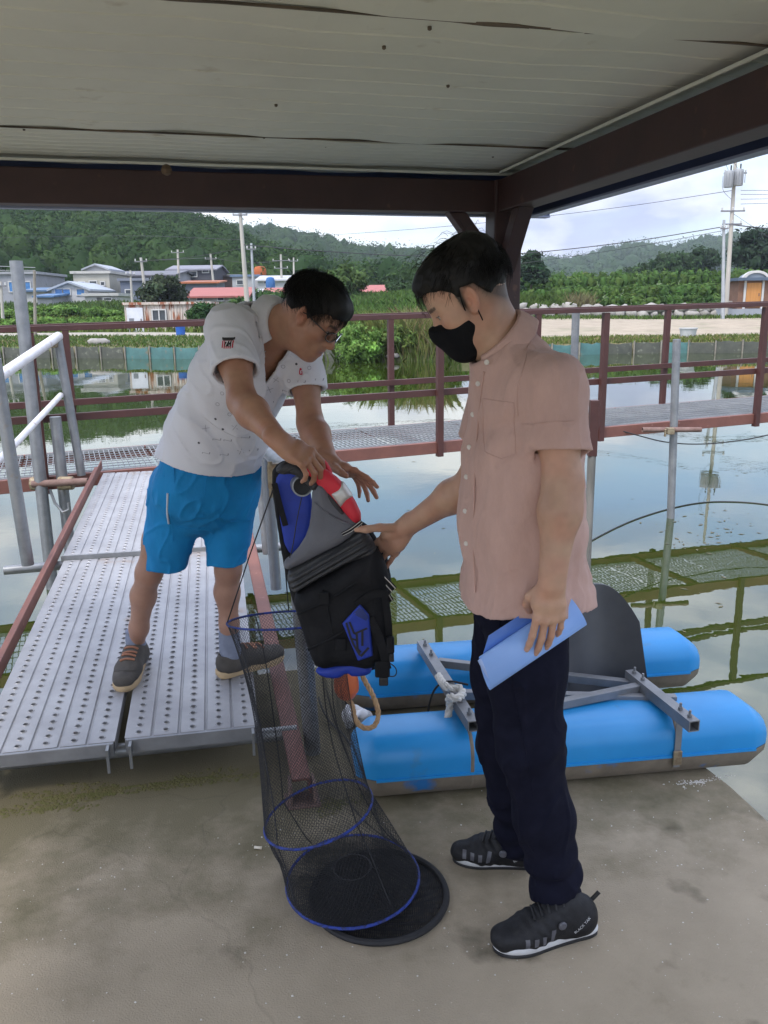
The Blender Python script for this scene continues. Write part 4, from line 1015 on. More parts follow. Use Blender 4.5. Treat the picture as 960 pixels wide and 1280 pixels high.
cable('wire', [PZ(398, 872, .05), PZ(404, 890, .03), PZ(414, 905, .012), PZ(430, 918, .01), PZ(440, 935, .01)], .004, M['black'], 'thin black wire lying by the grey post foot', 'wire')
bf = PZ(447, 912, .0) ; f = Field(bf + V3(-.09, -.07, -.01), bf + V3(.09, .09, .15), .005)
for i in range(9):
    rr_ = np.random.RandomState(i + 40); f.ell(bf + V3(rr_.uniform(-.04, .04), rr_.uniform(-.02, .04), rr_.uniform(.02, .08)), rr_.uniform(.012, .034, 3), k=.02)
f.displace(lambda P: .006 * vnoise(P, 55, 2))
v, q = f.mesh(1); meta(recentre(link('plastic_bag', np_mesh('plastic_bag', v, q), M['bag'], smooth=True)), 'crumpled white plastic bag at the end of the near blue float', 'bag')
c0 = PZ(318, 1059, .005); mb = MB(); mb.tube([c0, c0 + V3(.022, -.004, 0)], .004, 8); o = mb.build('cigarette_end', mat('cigarette_paper', (.7, .67, .6), (.6, .5, .35), scale=60)); meta(recentre(o), 'white cigarette end lying on the concrete left of the net', 'cigarette end')

# ------------------------------------------------------------------ people
class Fr:
    """local frame: x forward, y left, z up"""
    def __init__(s, o, fwd, up, sc=1.0):
        s.x = nrm(fwd); up = np.asarray(up, float); s.z = nrm(up - s.x * (up @ s.x)); s.y = np.cross(s.z, s.x); s.o = np.asarray(o, float); s.s = sc
    def p(s, x, y, z): return s.o + (s.x * x + s.y * y + s.z * z) * s.s
    def ax(s): return (s.x, s.y, s.z)
    def loc(s, P): d = (np.asarray(P) - s.o) / s.s; return np.stack([d @ s.x, d @ s.y, d @ s.z], -1)

def cut(f, p, n, rad):
    """remove what lies beyond the plane, near p only"""
    p = np.asarray(p); n = nrm(n); sl, (X, Y, Z) = f.region(p - rad, p + rad)
    d = (X - p[0]) * n[0] + (Y - p[1]) * n[1] + (Z - p[2]) * n[2]
    r = np.sqrt((X - p[0]) ** 2 + (Y - p[1]) ** 2 + (Z - p[2]) ** 2) - rad
    f.f[sl] = np.maximum(f.f[sl], -np.maximum(-d, r))
def cutfn(f, fn, band=.05):
    """keep where fn(P) < 0"""
    I = np.nonzero(f.f < band); P = np.stack(I, 1).astype(np.float32) * f.h + f.lo.astype(np.float32)
    f.f[I] = np.maximum(f.f[I], fn(P).astype(np.float32))

def smin(a, b, k):
    e = np.maximum(k - np.abs(a - b), 0) / k; return np.minimum(a, b) - e * e * k * .25
def half(f, p, n):
    n = nrm(n); sl, (X, Y, Z) = f.region(f.lo, f.lo + f.n * f.h); return (X - p[0]) * n[0] + (Y - p[1]) * n[1] + (Z - p[2]) * n[2]
def garment(torso, sleeves, fold, t, cuts, cutT):
    """hollow shirt: torso and sleeve solids, each sleeve ended by a plane, cutT(P)<0 kept for the torso"""
    for g in [torso] + sleeves: g.displace(fold, .04)
    Ti = torso.f + t; U = torso.f.copy()
    I2 = np.nonzero(U < .06); P2 = np.stack(I2, 1).astype(np.float32) * torso.h + torso.lo.astype(np.float32); U[I2] = np.maximum(U[I2], cutT(P2).astype(np.float32))
    sol = [np.maximum(g.f, half(g, p, n)) for g, (p, n) in zip(sleeves, cuts)]
    full = torso.f.copy()
    for q in sol: full = smin(full, q, .045)
    sleeve_in = np.minimum.reduce([np.maximum(g.f + t, half(g, p, n) + .002) for g, (p, n) in zip(sleeves, cuts)])
    out_ = U.copy()
    for q in sol: out_ = smin(out_, q, .045)
    I2 = np.nonzero(out_ < .06); P2 = np.stack(I2, 1).astype(np.float32) * torso.h + torso.lo.astype(np.float32); out_[I2] = np.maximum(out_[I2], cutT(P2).astype(np.float32))
    hollow = np.minimum(full + t, 1e3)
    for g, (p, n) in zip(sleeves, cuts):      # open the cuffs without cutting into the body of the shirt
        cuff = np.maximum(np.maximum(g.f + t, half(g, p, n) - .03), -(torso.f + .0)); hollow = np.minimum(hollow, cuff)
    torso.f = np.maximum(out_, -hollow); return torso

def add_head(f, F, mouth=0.0):
    s = F.s; p = F.p; E = lambda c, r, k=.012, op='+': f.ell(p(*c), np.array(r) * s, F.ax(), k, op)
    C_ = lambda a, b, ra, rb, k=.012, op='+': f.cone(p(*a), p(*b), ra * s, rb * s, k, op)
    E((-.012, 0, .035), (.096, .076, .088), .02)
    E((.028, 0, -.03), (.066, .060, .085), .03)
    E((.042, 0, .045), (.052, .060, .048), .03)
    for sg in (1, -1):
        C_((-.005, .050 * sg, -.055), (.066, .020 * sg, -.102), .020, .017, .03)
        E((.056, .043 * sg, -.022), (.026, .022, .022), .025)
        C_((.086, .012 * sg, .021), (.072, .047 * sg, .019), .010, .009, .014)
        E((.099, .030 * sg, .001), (.018, .019, .013), .014, '-')
        E((.0755, .031 * sg, .001), (.0135, .0155, .0125), .004)
        C_((.0885, .019 * sg, .005), (.0795, .045 * sg, .004), .0042, .0036, .005)      # upper lid
        C_((.0875, .020 * sg, -.009), (.079, .043 * sg, -.008), .0032, .003, .005)
        E((.097, .013 * sg, -.037), (.011, .0085, .0085), .008)
        E((.1045, .0065 * sg, -.0425), (.0055, .0035, .0035), .002, '-')
        C_((.092, .019 * sg, -.038), (.085, .028 * sg, -.062), .004, .004, .012, '-') if False else None
        # ear
        ea = nrm(F.x * .45 + F.y * sg * .9); eb = nrm(np.cross(F.z, ea)) ; ez = nrm(F.z - F.x * .25); eb = nrm(np.cross(ez, ea))
        c = p(.002, .0795 * sg, -.003)
        f.ell(c, np.array((.0075, .0185, .031)) * s, (ea, eb, ez), .006)
        f.ell(c + ea * .0075 * s + F.x * .002 * s, np.array((.006, .0115, .021)) * s, (ea, eb, ez), .004, '-')
        f.ell(c + ea * .001 * s + F.x * .007 * s - ez * .004 * s, np.array((.006, .006, .009)) * s, (ea, eb, ez), .004)
        f.ell(c - ez * .027 * s + F.x * .003 * s, np.array((.006, .010, .009)) * s, (ea, eb, ez), .006)
    E((.074, 0, -.104), (.022, .024, .018), .02)
    C_((.086, 0, .012), (.110, 0, -.032), .0095, .0115, .012)
    E((.110, 0, -.034), (.012, .0125, .011), .010)
    E((.088, 0, -.066), (.012, .030, .022), .02)
    C_((.096, -.014, -.063), (.096, .014, -.063), .0062, .0062, .006); C_((.090, .022, -.067), (.096, .008, -.063), .004, .0062, .006); C_((.090, -.022, -.067), (.096, -.008, -.063), .004, .0062, .006)
    C_((.093, -.012, -.077 - mouth), (.093, .012, -.077 - mouth), .0068, .0068, .007)
    C_((.103, -.024, -.0695 - mouth / 2), (.103, .024, -.0695 - mouth / 2), .0022 + mouth * .45, .0022 + mouth * .45, .003, '-')

def head_colour(P, F, skin, lip, col):
    q = F.loc(P); x, y, z = q[:, 0], q[:, 1], q[:, 2]; m = (x > -.13) & (z > -.14) & (z < .15) & (np.abs(y) < .1)
    def mix(msk, c): 
        w_ = (msk * m)[:, None]; col[:] = col * (1 - w_) + np.array(c) * w_
    g = lambda a, b, c, ra, rb, rc: np.exp(-(((x - a) / ra) ** 2 + ((np.abs(y) - b) / rb) ** 2 + ((z - c) / rc) ** 2))
    mix(.35 * g(.06, .05, -.03, .03, .022, .025), np.array(skin) * np.array([1.05, .82, .78]))
    mix(.45 * g(.115, 0, -.035, .015, .018, .014), np.array(skin) * np.array([1.05, .8, .76]))
    mix(.6 * g(.005, .082, 0, .025, .012, .035), np.array(skin) * np.array([1.1, .72, .64]))
    mix(np.clip(1.5 * g(.096, .0, -.066, .012, .019, .0055), 0, 1) * .75, lip); mix(np.clip(1.4 * g(.095, .0, -.078, .012, .016, .006), 0, 1) * .75, lip)
    mix(sstep(.9, .2, ((x - .105) / .02) ** 2 + (y / .021) ** 2 + ((z + .0705) / .003) ** 2) * .85, (.045, .018, .014))
    br = np.abs(z - (.0235 + .05 * (np.abs(y) - .028) - 6 * np.clip(np.abs(y) - .036, 0, 1) ** 2)) < (.0048 - .03 * np.clip(np.abs(y) - .03, 0, .05)); br &= (np.abs(y) > .012) & (np.abs(y) < .050) & (x > .06)
    mix(br * .8, (.02, .016, .013))
    eye = (((np.abs(y) - .031) / .0125) ** 2 + ((z + .0015) / .0042) ** 2 < 1) & (x > .07)
    mix(eye * 1.0, (.42, .38, .35)); iris = (((np.abs(y) - .031) / .0055) ** 2 + ((z + .001) / .0045) ** 2 < 1) & (x > .07); mix(iris * 1., (.02, .012, .008))
    lid = (np.abs(z - .0032) < .0013) & (np.abs(np.abs(y) - .031) < .014) & (x > .07); mix(lid * .9, (.015, .012, .01))

def add_hand(f, W, xd, zd, left, flex, spread=(.10, .03, -.04, -.12), thumb=None, s=1.0):
    """wrist at W, xd towards the fingers, zd out of the back of the hand"""
    x = nrm(xd); z = np.asarray(zd, float); z = nrm(z - x * (z @ x)); y = np.cross(z, x) * (-1 if left else 1)
    p = lambda a, b, c: W + (x * a + y * b + z * c) * s
    f.econe(p(-.03, 0, 0), p(.012, 0, 0), (.026 * s, .020 * s), (.028 * s, .019 * s), y, .015)
    f.econe(p(.012, 0, 0), p(.05, .001, .001), (.028 * s, .018 * s), (.037 * s, .0155 * s), y, .012)
    f.econe(p(.05, .001, .001), p(.084, 0, .001), (.037 * s, .0155 * s), (.0395 * s, .0115 * s), y, .010)
    f.ell(p(.036, .022, -.010), np.array((.032, .017, .014)) * s, (nrm(x + y * .4), nrm(y - x * .4), z), .010)
    f.ell(p(.040, -.022, -.009), np.array((.034, .014, .012)) * s, (x, y, z), .010)
    bases = [(.084, .0295), (.089, .0095), (.085, -.0105), (.077, -.0290)]; lens = [(.041, .025, .019), (.046, .029, .021), (.042, .027, .021), (.033, .020, .018)]; r0 = [.0092, .0094, .0088, .0078]
    tips = []
    for i in range(4):
        pt = p(bases[i][0], bases[i][1], .001); a = 0; dy = y * math.sin(spread[i]) ; r = r0[i] * s
        f.ell(pt + z * .003 * s, np.array((.010, .0088, .0095)) * s, (x, y, z), .006)
        for j in range(3):
            a += R(flex[i][j]); d = nrm(x * math.cos(a) - z * math.sin(a) + dy * math.cos(a))
            q = pt + d * lens[i][j] * s; rn = r * (.93 if j < 2 else .86)
            f.cone(pt, q, r, rn, .0035); r = rn; pt = q
        nd_ = nrm(np.cross(np.cross(d, z), d)); tips.append(pt - d * .006 * s + nd_ * .0062 * s)
    th = thumb or [(.018, .024, -.008), (.045, .048, -.018), (.072, .060, -.022), (.095, .064, -.022)]
    rr = [.0125, .0115, .0105, .0085]
    T = [p(*q) for q in th]
    for j in range(3): f.cone(T[j], T[j + 1], rr[j] * s, rr[j + 1] * s, .006)
    return T, tips

def limb(f, pts, rad, k=.02):
    for i in range(len(pts) - 1): f.cone(pts[i], pts[i + 1], rad[i], rad[i + 1], k)
def arm(f, sh, el, wr, s=1.0):
    m1 = lerp(sh, el, .45); m2 = lerp(el, wr, .28)
    limb(f, [sh, m1, el, m2, wr], [.050 * s, .045 * s, .037 * s, .041 * s, .026 * s], .03)

def finish_body(f, P_head, skin, lip, m, parent, extra=None):
    v, q = f.mesh(2, .5); col = np.tile(np.array(skin, float), (len(v), 1))
    nz = vnoise(v, 14, 1)[:, None]; col *= 1 + .09 * nz; col[:, 1:] *= 1 - .09 * vnoise(v, 30, 2)[:, None]; col *= 1 + .06 * vnoise(v, 90, 3)[:, None]
    head_colour(v, P_head, skin, lip, col)
    if extra is not None: extra(v, col)
    return link('body', np_mesh('body', v, q, np.clip(col, .004, 1)), m, parent, smooth=True)

def seam(name, px_list, Y, bvh, r, m, parent, off=.0006, it=2):
    pts = [PY(x, y, Y) for x, y in px_list]; pts = smooth_path(pts, it); dense = []
    for a, b in zip(pts[:-1], pts[1:]): dense += [lerp(a, b, t) for t in (0, .5)]
    H = [h for h in project(dense + [pts[-1]], V3(0, 1, 0), bvh, off, .7, miss_none=True) if h is not None]
    if len(H) > 3: mb = MB(); mb.tube(H, r, 5); return mb.build(name, m, parent, smooth=True)

def nails(v, col, tips, c):
    for t in tips:
        w_ = np.clip(np.exp(-(((v - t) / .0048) ** 2).sum(1)) * 1.2, 0, .8)[:, None]; col[:] = col * (1 - w_) + np.array(c) * w_

def sdf_obj(name, f, m, parent, it=2, k=.5):
    v, q = f.mesh(it, k); return link(name, np_mesh(name, v, q), m, parent, smooth=True)
def bvh_of(o):
    me = o.data; n = len(me.vertices); co = np.empty(n * 3, np.float32); me.vertices.foreach_get('co', co); co = co.reshape(-1, 3)
    w_ = Vector(o.location); p = o.parent
    while p is not None: w_ = w_ + p.location; p = p.parent
    co = co + np.array(w_); return BVHTree.FromPolygons([tuple(c) for c in co.tolist()], [tuple(p.vertices) for p in me.polygons])
def project(P, dirn, bvh, off=.0012, back=.25, miss_none=False):
    d = Vector(nrm(dirn)); out_ = []
    for p in P:
        h = bvh.ray_cast(Vector(p) - d * back, d, 2 * back)
        out_.append(np.array(h[0] - d * off) if h[0] is not None else None)
    if miss_none: return out_
    ok = [q for q in out_ if q is not None]
    dm = np.mean([(np.asarray(q)) @ np.array(d) for q in ok]) if ok else 0
    return [q if q is not None else np.asarray(p) + np.array(d) * (dm - np.asarray(p) @ np.array(d)) for p, q in zip(P, out_)]
def decal(name, polys, o, u, v, dirn, bvh, m, parent, off=.0012, sub=4):
    """flat printed shapes laid on a curved surface; polys are quads or triangles in (u,v)"""
    V, Fq = [], []; dn = nrm(dirn)
    for po in polys:
        po = [np.asarray(p, float) for p in po]; k = len(V)
        if len(po) == 3: po = po + [po[2]]
        for j in range(sub + 1):
            for i in range(sub + 1):
                s_, t_ = i / sub, j / sub; q = (po[0] * (1 - s_) + po[1] * s_) * (1 - t_) + (po[3] * (1 - s_) + po[2] * s_) * t_; V.append(np.asarray(o) + np.asarray(u) * q[0] + np.asarray(v) * q[1])
        H = project(V[k:], dirn, bvh, off, .9, miss_none=True)
        if any(h is None for h in H) or np.ptp([h @ dn for h in H]) > .06: del V[k:]; continue
        V[k:] = H
        for j in range(sub):
            for i in range(sub): a = k + j * (sub + 1) + i; Fq.append((a, a + 1, a + sub + 2, a + sub + 1))
    if not V: return None
    return link(name, np_mesh(name, np.array(V), np.array(Fq)), m, parent, smooth=True)
def disc2(cx, cy, r, n=8): return [[(cx, cy), (cx + r * math.cos(a), cy + r * math.sin(a)), (cx + r * math.cos(a + 6.2832 / n), cy + r * math.sin(a + 6.2832 / n))] for a in np.arange(n) * 6.2832 / n]
def line2(a, b, w_):
    a = np.asarray(a, float); b = np.asarray(b, float); d = nrm(b - a); n = np.array([-d[1], d[0]]) * w_ / 2; return [a - n, b - n, b + n, a + n]
def text_decal(name, txt, size, o, u, v, dirn, bvh, m, parent, off=.0014, bold=0.0):
    c = bpy.data.curves.new(name, 'FONT'); c.body = txt; c.size = size; c.align_x = 'CENTER'; c.align_y = 'CENTER'; c.offset = bold; c.resolution_u = 3
    to = bpy.data.objects.new(name, c); COL.objects.link(to); dg = bpy.context.evaluated_depsgraph_get(); me = bpy.data.meshes.new_from_object(to.evaluated_get(dg))
    V = [np.asarray(o) + np.asarray(u) * p.co.x + np.asarray(v) * p.co.y for p in me.vertices]; Fs = [tuple(p.vertices) for p in me.polygons]
    bpy.data.objects.remove(to); bpy.data.curves.remove(c)
    V = project(V, dirn, bvh, off); me2 = bpy.data.meshes.new(name); me2.from_pydata([tuple(p) for p in V], [], Fs); return link(name, me2, m, parent)

def hair_strands(F, n, crown, length, rng, keep, base=1.0, rad=(.098, .078, .090), cen=(-.012, 0, .035), lift=.016, r=.0006, fwd_bias=.25, droop=0.0, seg=5, start=None):
    """strands combed from the crown over the scalp, as thin three sided tubes"""
    q = rng.normal(size=(n * 4, 3)); q[:, 2] = np.abs(q[:, 2]) * 1.0 - .35 * rng.rand(n * 4); q /= np.linalg.norm(q, axis=1)[:, None]
    P = q * rad + cen; q = q[keep(P[:, 0], P[:, 1], P[:, 2])][:n]; n = len(q)
    if not n: return np.zeros((0, 3)), np.zeros((0, 4), int)
    cq = nrm((np.array(crown) - cen) / rad); pts = []; L0 = length * (.6 + .7 * rng.rand(n)); jit = rng.normal(size=(n, 3)) * .25; lf = lift * (.5 + .8 * rng.rand(n))
    for i in range(seg):
        t = i / (seg - 1); rr = (1 + lf / .09 * (.35 + .65 * math.sin(min(1, t * 1.3 + .2) * 1.8)))[:, None]
        P = q * rad * rr + cen; P = P + np.array([0, 0, -1.0]) * droop * t * t; pts.append(P)
        d = q - cq; d = d / np.maximum(np.linalg.norm(d, axis=1)[:, None], .15) + np.array([fwd_bias, 0, 0]) + jit; d = d - q * (d * q).sum(1)[:, None]
        d /= np.linalg.norm(d, axis=1)[:, None] + 1e-6; q = q + d * (L0 / (seg - 1) / .09)[:, None]; q /= np.linalg.norm(q, axis=1)[:, None]
    return tubes3([F.o + (p_[:, :1] * F.x + p_[:, 1:2] * F.y + p_[:, 2:] * F.z) * F.s for p_ in pts], r)
def tubes3(pts, r, tip=.25):
    A = np.stack(pts, 1); n, m, _ = A.shape; T = np.gradient(A, axis=1); T /= np.linalg.norm(T, axis=2, keepdims=True) + 1e-9
    u = np.cross(T, np.array([.31, .22, .92])); u /= np.linalg.norm(u, axis=2, keepdims=True) + 1e-9; w_ = np.cross(T, u)
    tp = np.linspace(1, tip, m)[None, :, None] * r
    V = np.stack([A + (u * math.cos(k * 2.094) + w_ * math.sin(k * 2.094)) * tp for k in range(3)], 2)
    base = (np.arange(n) * m * 3)[:, None, None]; i = np.arange(m - 1)[None, :, None] * 3; k = np.arange(3)[None, None, :]; k2 = (k + 1) % 3
    Q = np.stack([base + i + k, base + i + k2, base + i + 3 + k2, base + i + 3 + k], -1).reshape(-1, 4)
    return V.reshape(-1, 3), Q
def join_np(name, parts, m, parent):
    V = []; Q = []; n = 0
    for v, q in parts:
        V.append(v); Q.append(q + n); n += len(v)
    return link(name, np_mesh(name, np.concatenate(V), np.concatenate(Q)), m, parent, smooth=True)

def collar(center, up, fwd, r, band, leaf, tip, opn, m, parent, front_drop=.03, name='collar', n=44, flare=.02):
    up = nrm(up); f_ = nrm(np.asarray(fwd) - up * (np.asarray(fwd) @ up)); l_ = np.cross(up, f_); vs = []; fs = []
    for i in range(n + 1):
        th = lerp(-opn, opn, i / n); d = -f_ * math.cos(th) + l_ * math.sin(th); e = abs(th) / opn; dz = -front_drop * (1 - math.cos(th)) / 2 * 2
        w_ = .0018 * math.sin(i * 1.3)
        rows = [(r + .001, -.004), (r - .003, band * .6), (r - .001, band), (r + .006, band + .001), (r + flare * .7, band - leaf * .5), (r + flare + w_, band - leaf * (1 + tip * e ** 4))]
        for rr, hh in rows: vs.append(np.asarray(center) + d * rr + up * (hh + dz))
    k = 6
    for i in range(n):
        for j in range(k - 1): fs.append((i * k + j, (i + 1) * k + j, (i + 1) * k + j + 1, i * k + j + 1))
    o = MB().add(vs, fs).build(name, m, parent, smooth=True, fix=False); so_ = o.modifiers.new('thickness', 'SOLIDIFY'); so_.thickness = .0035; so_.offset = 0
    sb = o.modifiers.new('smooth', 'SUBSURF'); sb.levels = 1; sb.render_levels = 1
    return o

def button(p, n, r, m, parent):
    n = nrm(n); u = nrm(np.cross(n, (0, 0, 1))); v = np.cross(n, u); mb = MB(); mb.lathe([(r * .9, 0), (r, .0012), (r * .9, .0024), (r * .55, .0017), (.0001, .0017)], p, 12, (u, v, n), cap=False)
    return mb.build('button', m, parent, smooth=True)

def shoe_sole(F, z0, z1, poly, name, m, parent, grow=0.0, bev=.004, spring=.0):
    n = len(poly); vs = []; fs = []
    for zz, g in ((z0, .96), (z0 + (z1 - z0) * .3, 1.0), (z1 - (z1 - z0) * .25, 1.0), (z1, .97)):
        for x, y in poly: vs.append(F.p(.135 + (x - .135) * (g + grow), y * (g + grow), zz + spring * sstep(.20, .30, x) ** 1.0))
    for i in range(3):
        for k in range(n): fs.append((i * n + k, i * n + (k + 1) % n, (i + 1) * n + (k + 1) % n, (i + 1) * n + k))
    fs += [tuple(range(n - 1, -1, -1)), tuple(3 * n + k for k in range(n))]
    return MB().add(vs, fs).build(name, m, parent, smooth=True)
FOOT = smooth_poly([(0.0, -.022), (.02, -.036), (.09, -.034), (.16, -.041), (.215, -.050), (.262, -.038), (.285, -.008), (.280, .022), (.25, .042), (.20, .050), (.14, .040), (.07, .034), (.02, .034), (0.0, .022)], 2)

# ------------------------------------------------------------------ man in the pink shirt
fB = nrm(V3(-.966, -.26, 0)); lB = np.cross((0, 0, 1), fB); ZU = V3(0, 0, 1)
pB = empty('person', V3(.36, 1.93, 0), 'man in dusty pink short sleeved shirt and black mask, holding a rolled blue folder', 'person')
hfw = nrm(V3(-math.cos(R(33)), .04, -math.sin(R(33)))); hup = nrm(V3(-math.sin(R(33)), 0, math.cos(R(33))))
C0 = PY(582, 352, 1.93); HB = Fr(C0, hfw, hup, .925); HB.o = C0 - (-.012 * HB.x + .035 * HB.z) * HB.s
neck = PY(634, 440, 1.94); ring = PY(622, 420, 1.935); cup = nrm(ZU * .74 + fB * .67); chest = PY(655, 505, 1.95); waist = PY(655, 650, 1.95); pelv = PY(648, 735, 1.95)
shN = PY(690, 478, 1.80); shF = PY(628, 462, 2.11); elN = PY(704, 604, 1.76); wrN = PY(690, 728, 1.72); elF = PY(590, 604, 2.14); wrF = PY(506, 660, 2.255)
hipN = PY(652, 745, 1.89); hipF = PY(638, 742, 2.03); knN = PY(664, 930, 1.84); knF = PY(632, 930, 2.06); anN = PY(697, 1108, 1.835); anF = PY(648, 1045, 2.085)
f = Field((-.12, 1.58, .55), (.66, 2.30, 1.78), .0032)
add_head(f, HB)
f.econe(HB.p(-.020, 0, -.042), ring - cup * .03, (.051, .053), (.053, .057), lB, .03); f.econe(neck, chest, (.06, .055), (.14, .085), lB, .03)
f.cone(HB.p(.015, 0, -.085), ring + fB * .014 - cup * .02, .042, .045, .03)
f.cone(neck - ZU * .03, shN, .04, .042, .03); f.cone(neck - ZU * .03, shF, .04, .042, .03)
f.chain([chest, waist, pelv], [(.15, .10), (.14, .09), (.15, .10)], lB, .05)
arm(f, shN, elN, wrN, 1.04); arm(f, shF, elF, wrF)
hx = nrm(V3(-.05, -.02, -1)); th_, tp_ = add_hand(f, wrN, hx, V3(.18, -1, -.02), True, [(8, 12, 8), (10, 14, 10), (12, 16, 10), (16, 20, 12)], thumb=[(.018, .022, -.010), (.042, .036, -.030), (.066, .034, -.050), (.086, .024, -.060)], s=.98)
dFx = nrm(V3(-.60, .26, -.75)); _, tq_ = add_hand(f, wrF, dFx, V3(.25, 1, .15), False, [(-4, 8, 6), (-4, 8, 6), (-4, 10, 6), (-4, 12, 8)], thumb=[(.012, .024, -.016), (.026, .056, -.044), (.044, .082, -.068), (.060, .104, -.076)], s=1.0)
def zminB(x): return np.interp(x, [-.12, -.07, -.034, -.020, .012, .022, .034, .050, .085, .12], [-.052, -.046, -.006, .028, .034, .004, .034, .052, .066, .068])
SKB = (.47, .285, .195)
def exB(v, col):
    q = HB.loc(v)     # close cropped nape and sideburn
    dz_ = zminB(q[:, 0]) - q[:, 2]; fade = np.exp(-np.clip(dz_, 0, 1) / .022) * (q[:, 0] < .03) * (np.abs(q[:, 1]) < .085) * (dz_ > -.03) * .85 * (1 - np.exp(-((q[:, 0] - .002) / .016) ** 2 - ((q[:, 2] + .004) / .03) ** 2))
    m_ = fade + 0 * np.exp(-((q[:, 0] + .075) / .035) ** 2 - ((q[:, 2] + .030) / .035) ** 2) * .85 + np.exp(-((q[:, 0] - .022) / .010) ** 2 - ((q[:, 2] - .0) / .03) ** 2 - ((np.abs(q[:, 1]) - .07) / .02) ** 2) * .7
    m_ = np.clip(m_ * (q[:, 2] > -.09), 0, 1)[:, None]; col[:] = col * (1 - m_) + np.array([.035, .028, .022]) * m_
    nails(v, col, list(tp_) + list(tq_), (.58, .38, .31))
    for c_, rr_, k_ in ((elN, .05, .2), (wrF + dFx * .08, .10, .25), (wrN + hx * .12, .08, .2)):
        w_ = np.exp(-(((v - c_) / rr_) ** 2).sum(1))[:, None] * k_; col[:] = col * (1 - w_) + np.array([.50, .25, .18]) * w_
finish_body(f, HB, SKB, (.45, .2, .16), M['skin_b'], pB, exB)

# hair: thick swept top, cropped sides
hf = Field(HB.o - .17, HB.o + .17, .0034)
hf.ell(HB.p(-.014, 0, .040), np.array((.102, .081, .091)) * HB.s, HB.ax(), .01); hf.ell(HB.p(.035, 0, .080), np.array((.070, .062, .046)) * HB.s, HB.ax(), .03); hf.ell(HB.p(-.05, 0, .075), np.array((.06, .068, .06)) * HB.s, HB.ax(), .03)
cutfn(hf, lambda P: (lambda q: (zminB(q[:, 0]) - q[:, 2]) * HB.s)(HB.loc(P)), .2)
hf.displace(lambda P: (lambda q: .0035 * vnoise(np.stack([q[:, 0] * 18, q[:, 1] * 60, q[:, 2] * 22], 1), 1.0, 5) + .002 * vnoise(q * 90, 1, 8))(HB.loc(P)))
hv = hf.mesh(1); rng = np.random.RandomState(2)
keepB = lambda x, y, z: z > zminB(x) + .034 + .03 * (x < .0)
st = hair_strands(HB, 1900, (-.055, .01, .12), .042, rng, keepB, lift=.014, fwd_bias=.35, r=.0007)
st2 = hair_strands(HB, 300, (-.05, 0, .12), .046, rng, lambda x, y, z: (x > .045) & (z > .065), lift=.022, fwd_bias=.9, droop=.006, r=.0006)
st3 = hair_strands(HB, 90, (-.06, 0, .11), .035, rng, lambda x, y, z: (z > .09), lift=.045, fwd_bias=.2, r=.0005)
join_np('hair', [hv, st, st2, st3], M['hair'], pB)

# cloth mask with ear loops
mf = Field(HB.p(.06, 0, -.06) - .12, HB.p(.06, 0, -.06) + .12, .0023)
s = HB.s
def face_off(fl, g):
    e = lambda c, r, k=.02: fl.ell(HB.p(*c), (np.array(r) + g) * s, HB.ax(), k)
    e((.030, 0, -.035), (.070, .060, .082), .03); e((.086, 0, -.066), (.020, .032, .030), .03); e((.098, 0, -.030), (.020, .013, .018), .035); e((.070, 0, -.100), (.026, .030, .022), .03)
face_off(mf, .009)
def maskcut(P):
    q = HB.loc(P); x, y, z = q[:, 0], q[:, 1], q[:, 2]
    top = np.interp(np.abs(y), [0, .02, .04, .062], [-.008, -.018, -.030, -.040]); top = np.minimum(top, np.interp(x, [.02, .06, .09], [-.038, -.026, -.004]))
    return np.maximum(z - top, np.maximum(np.interp(z, [-.14, -.10, -.04, -.01], [.002, .006, .032, .05]) - x, -.137 - z)) * s
cutfn(mf, maskcut, .2)
mo = sdf_obj('mask', mf, M['mask'], pB, 7)
def maskpt(x, z, sg): return HB.p(x, .066 * sg, z)
for sg in (1, -1):
    mb = MB(); mq = HB.loc(np.array([tuple(v_.co) for v_ in mo.data.vertices])); mv = np.array([tuple(v_.co) for v_ in mo.data.vertices])
    for a, b in (((.038, -.040), (.016, .028)), ((.010, -.092), (.002, -.028))):
        k_ = (mq[:, 1] * sg > .02) & (np.abs(mq[:, 2] - (-.043 if a[1] > -.06 else -.100)) < .005); A_ = mv[np.argmin(np.where(k_, mq[:, 0], 9))] + HB.y * sg * .001; B_ = HB.p(b[0], .083 * sg, b[1]); mid = HB.p((a[0] + b[0]) / 2, .0735 * sg, (a[1] + b[1]) / 2); mb.tube(smooth_path([A_, mid, B_], 2), .0015, 6)
    MB_ = mb; o = mb.build('ear_loop', M['mask'], mo, smooth=True)
mb = MB(); mb.tube([HB.p(x, .0, z) for x, z in ((.1215, -.022), (.119, -.045), (.113, -.07), (.106, -.095))], .0012, 6); mb.build('centre_seam', M['mask'], mo, smooth=True)

# shirt
f = Field((.02, 1.55, .74), (.66, 2.33, 1.52), .0036)
FT = f; lo_, hi_ = f.lo, f.lo + f.n * f.h
f.econe(ring - cup * .02, chest + ZU * .02, (.072, .068), (.165, .105), lB, .05)
f.cone(neck - ZU * .035, shN - ZU * .004, .058, .056, .05); f.cone(neck - ZU * .035, shF, .058, .056, .05)
hemc = PY(657, 760, 1.95)
f.chain([chest, lerp(chest, waist, .5) + fB * .008, waist + fB * .012, hemc, hemc - ZU * .08], [(.160, .112), (.165, .120), (.170, .132), (.190, .146), (.194, .15)], lB, .05)
slN = lerp(shN, elN, .68); slF = lerp(shF, elF, .62)
FN = Field(f.lo, hi_ - f.h, f.h); FF = Field(f.lo, hi_ - f.h, f.h)
FN.econe(shN - ZU * .0, lerp(shN, elN, .95), (.065, .057), (.069, .060), fB, .05); FF.econe(shF, lerp(shF, elF, .9), (.066, .060), (.064, .056), fB, .05)
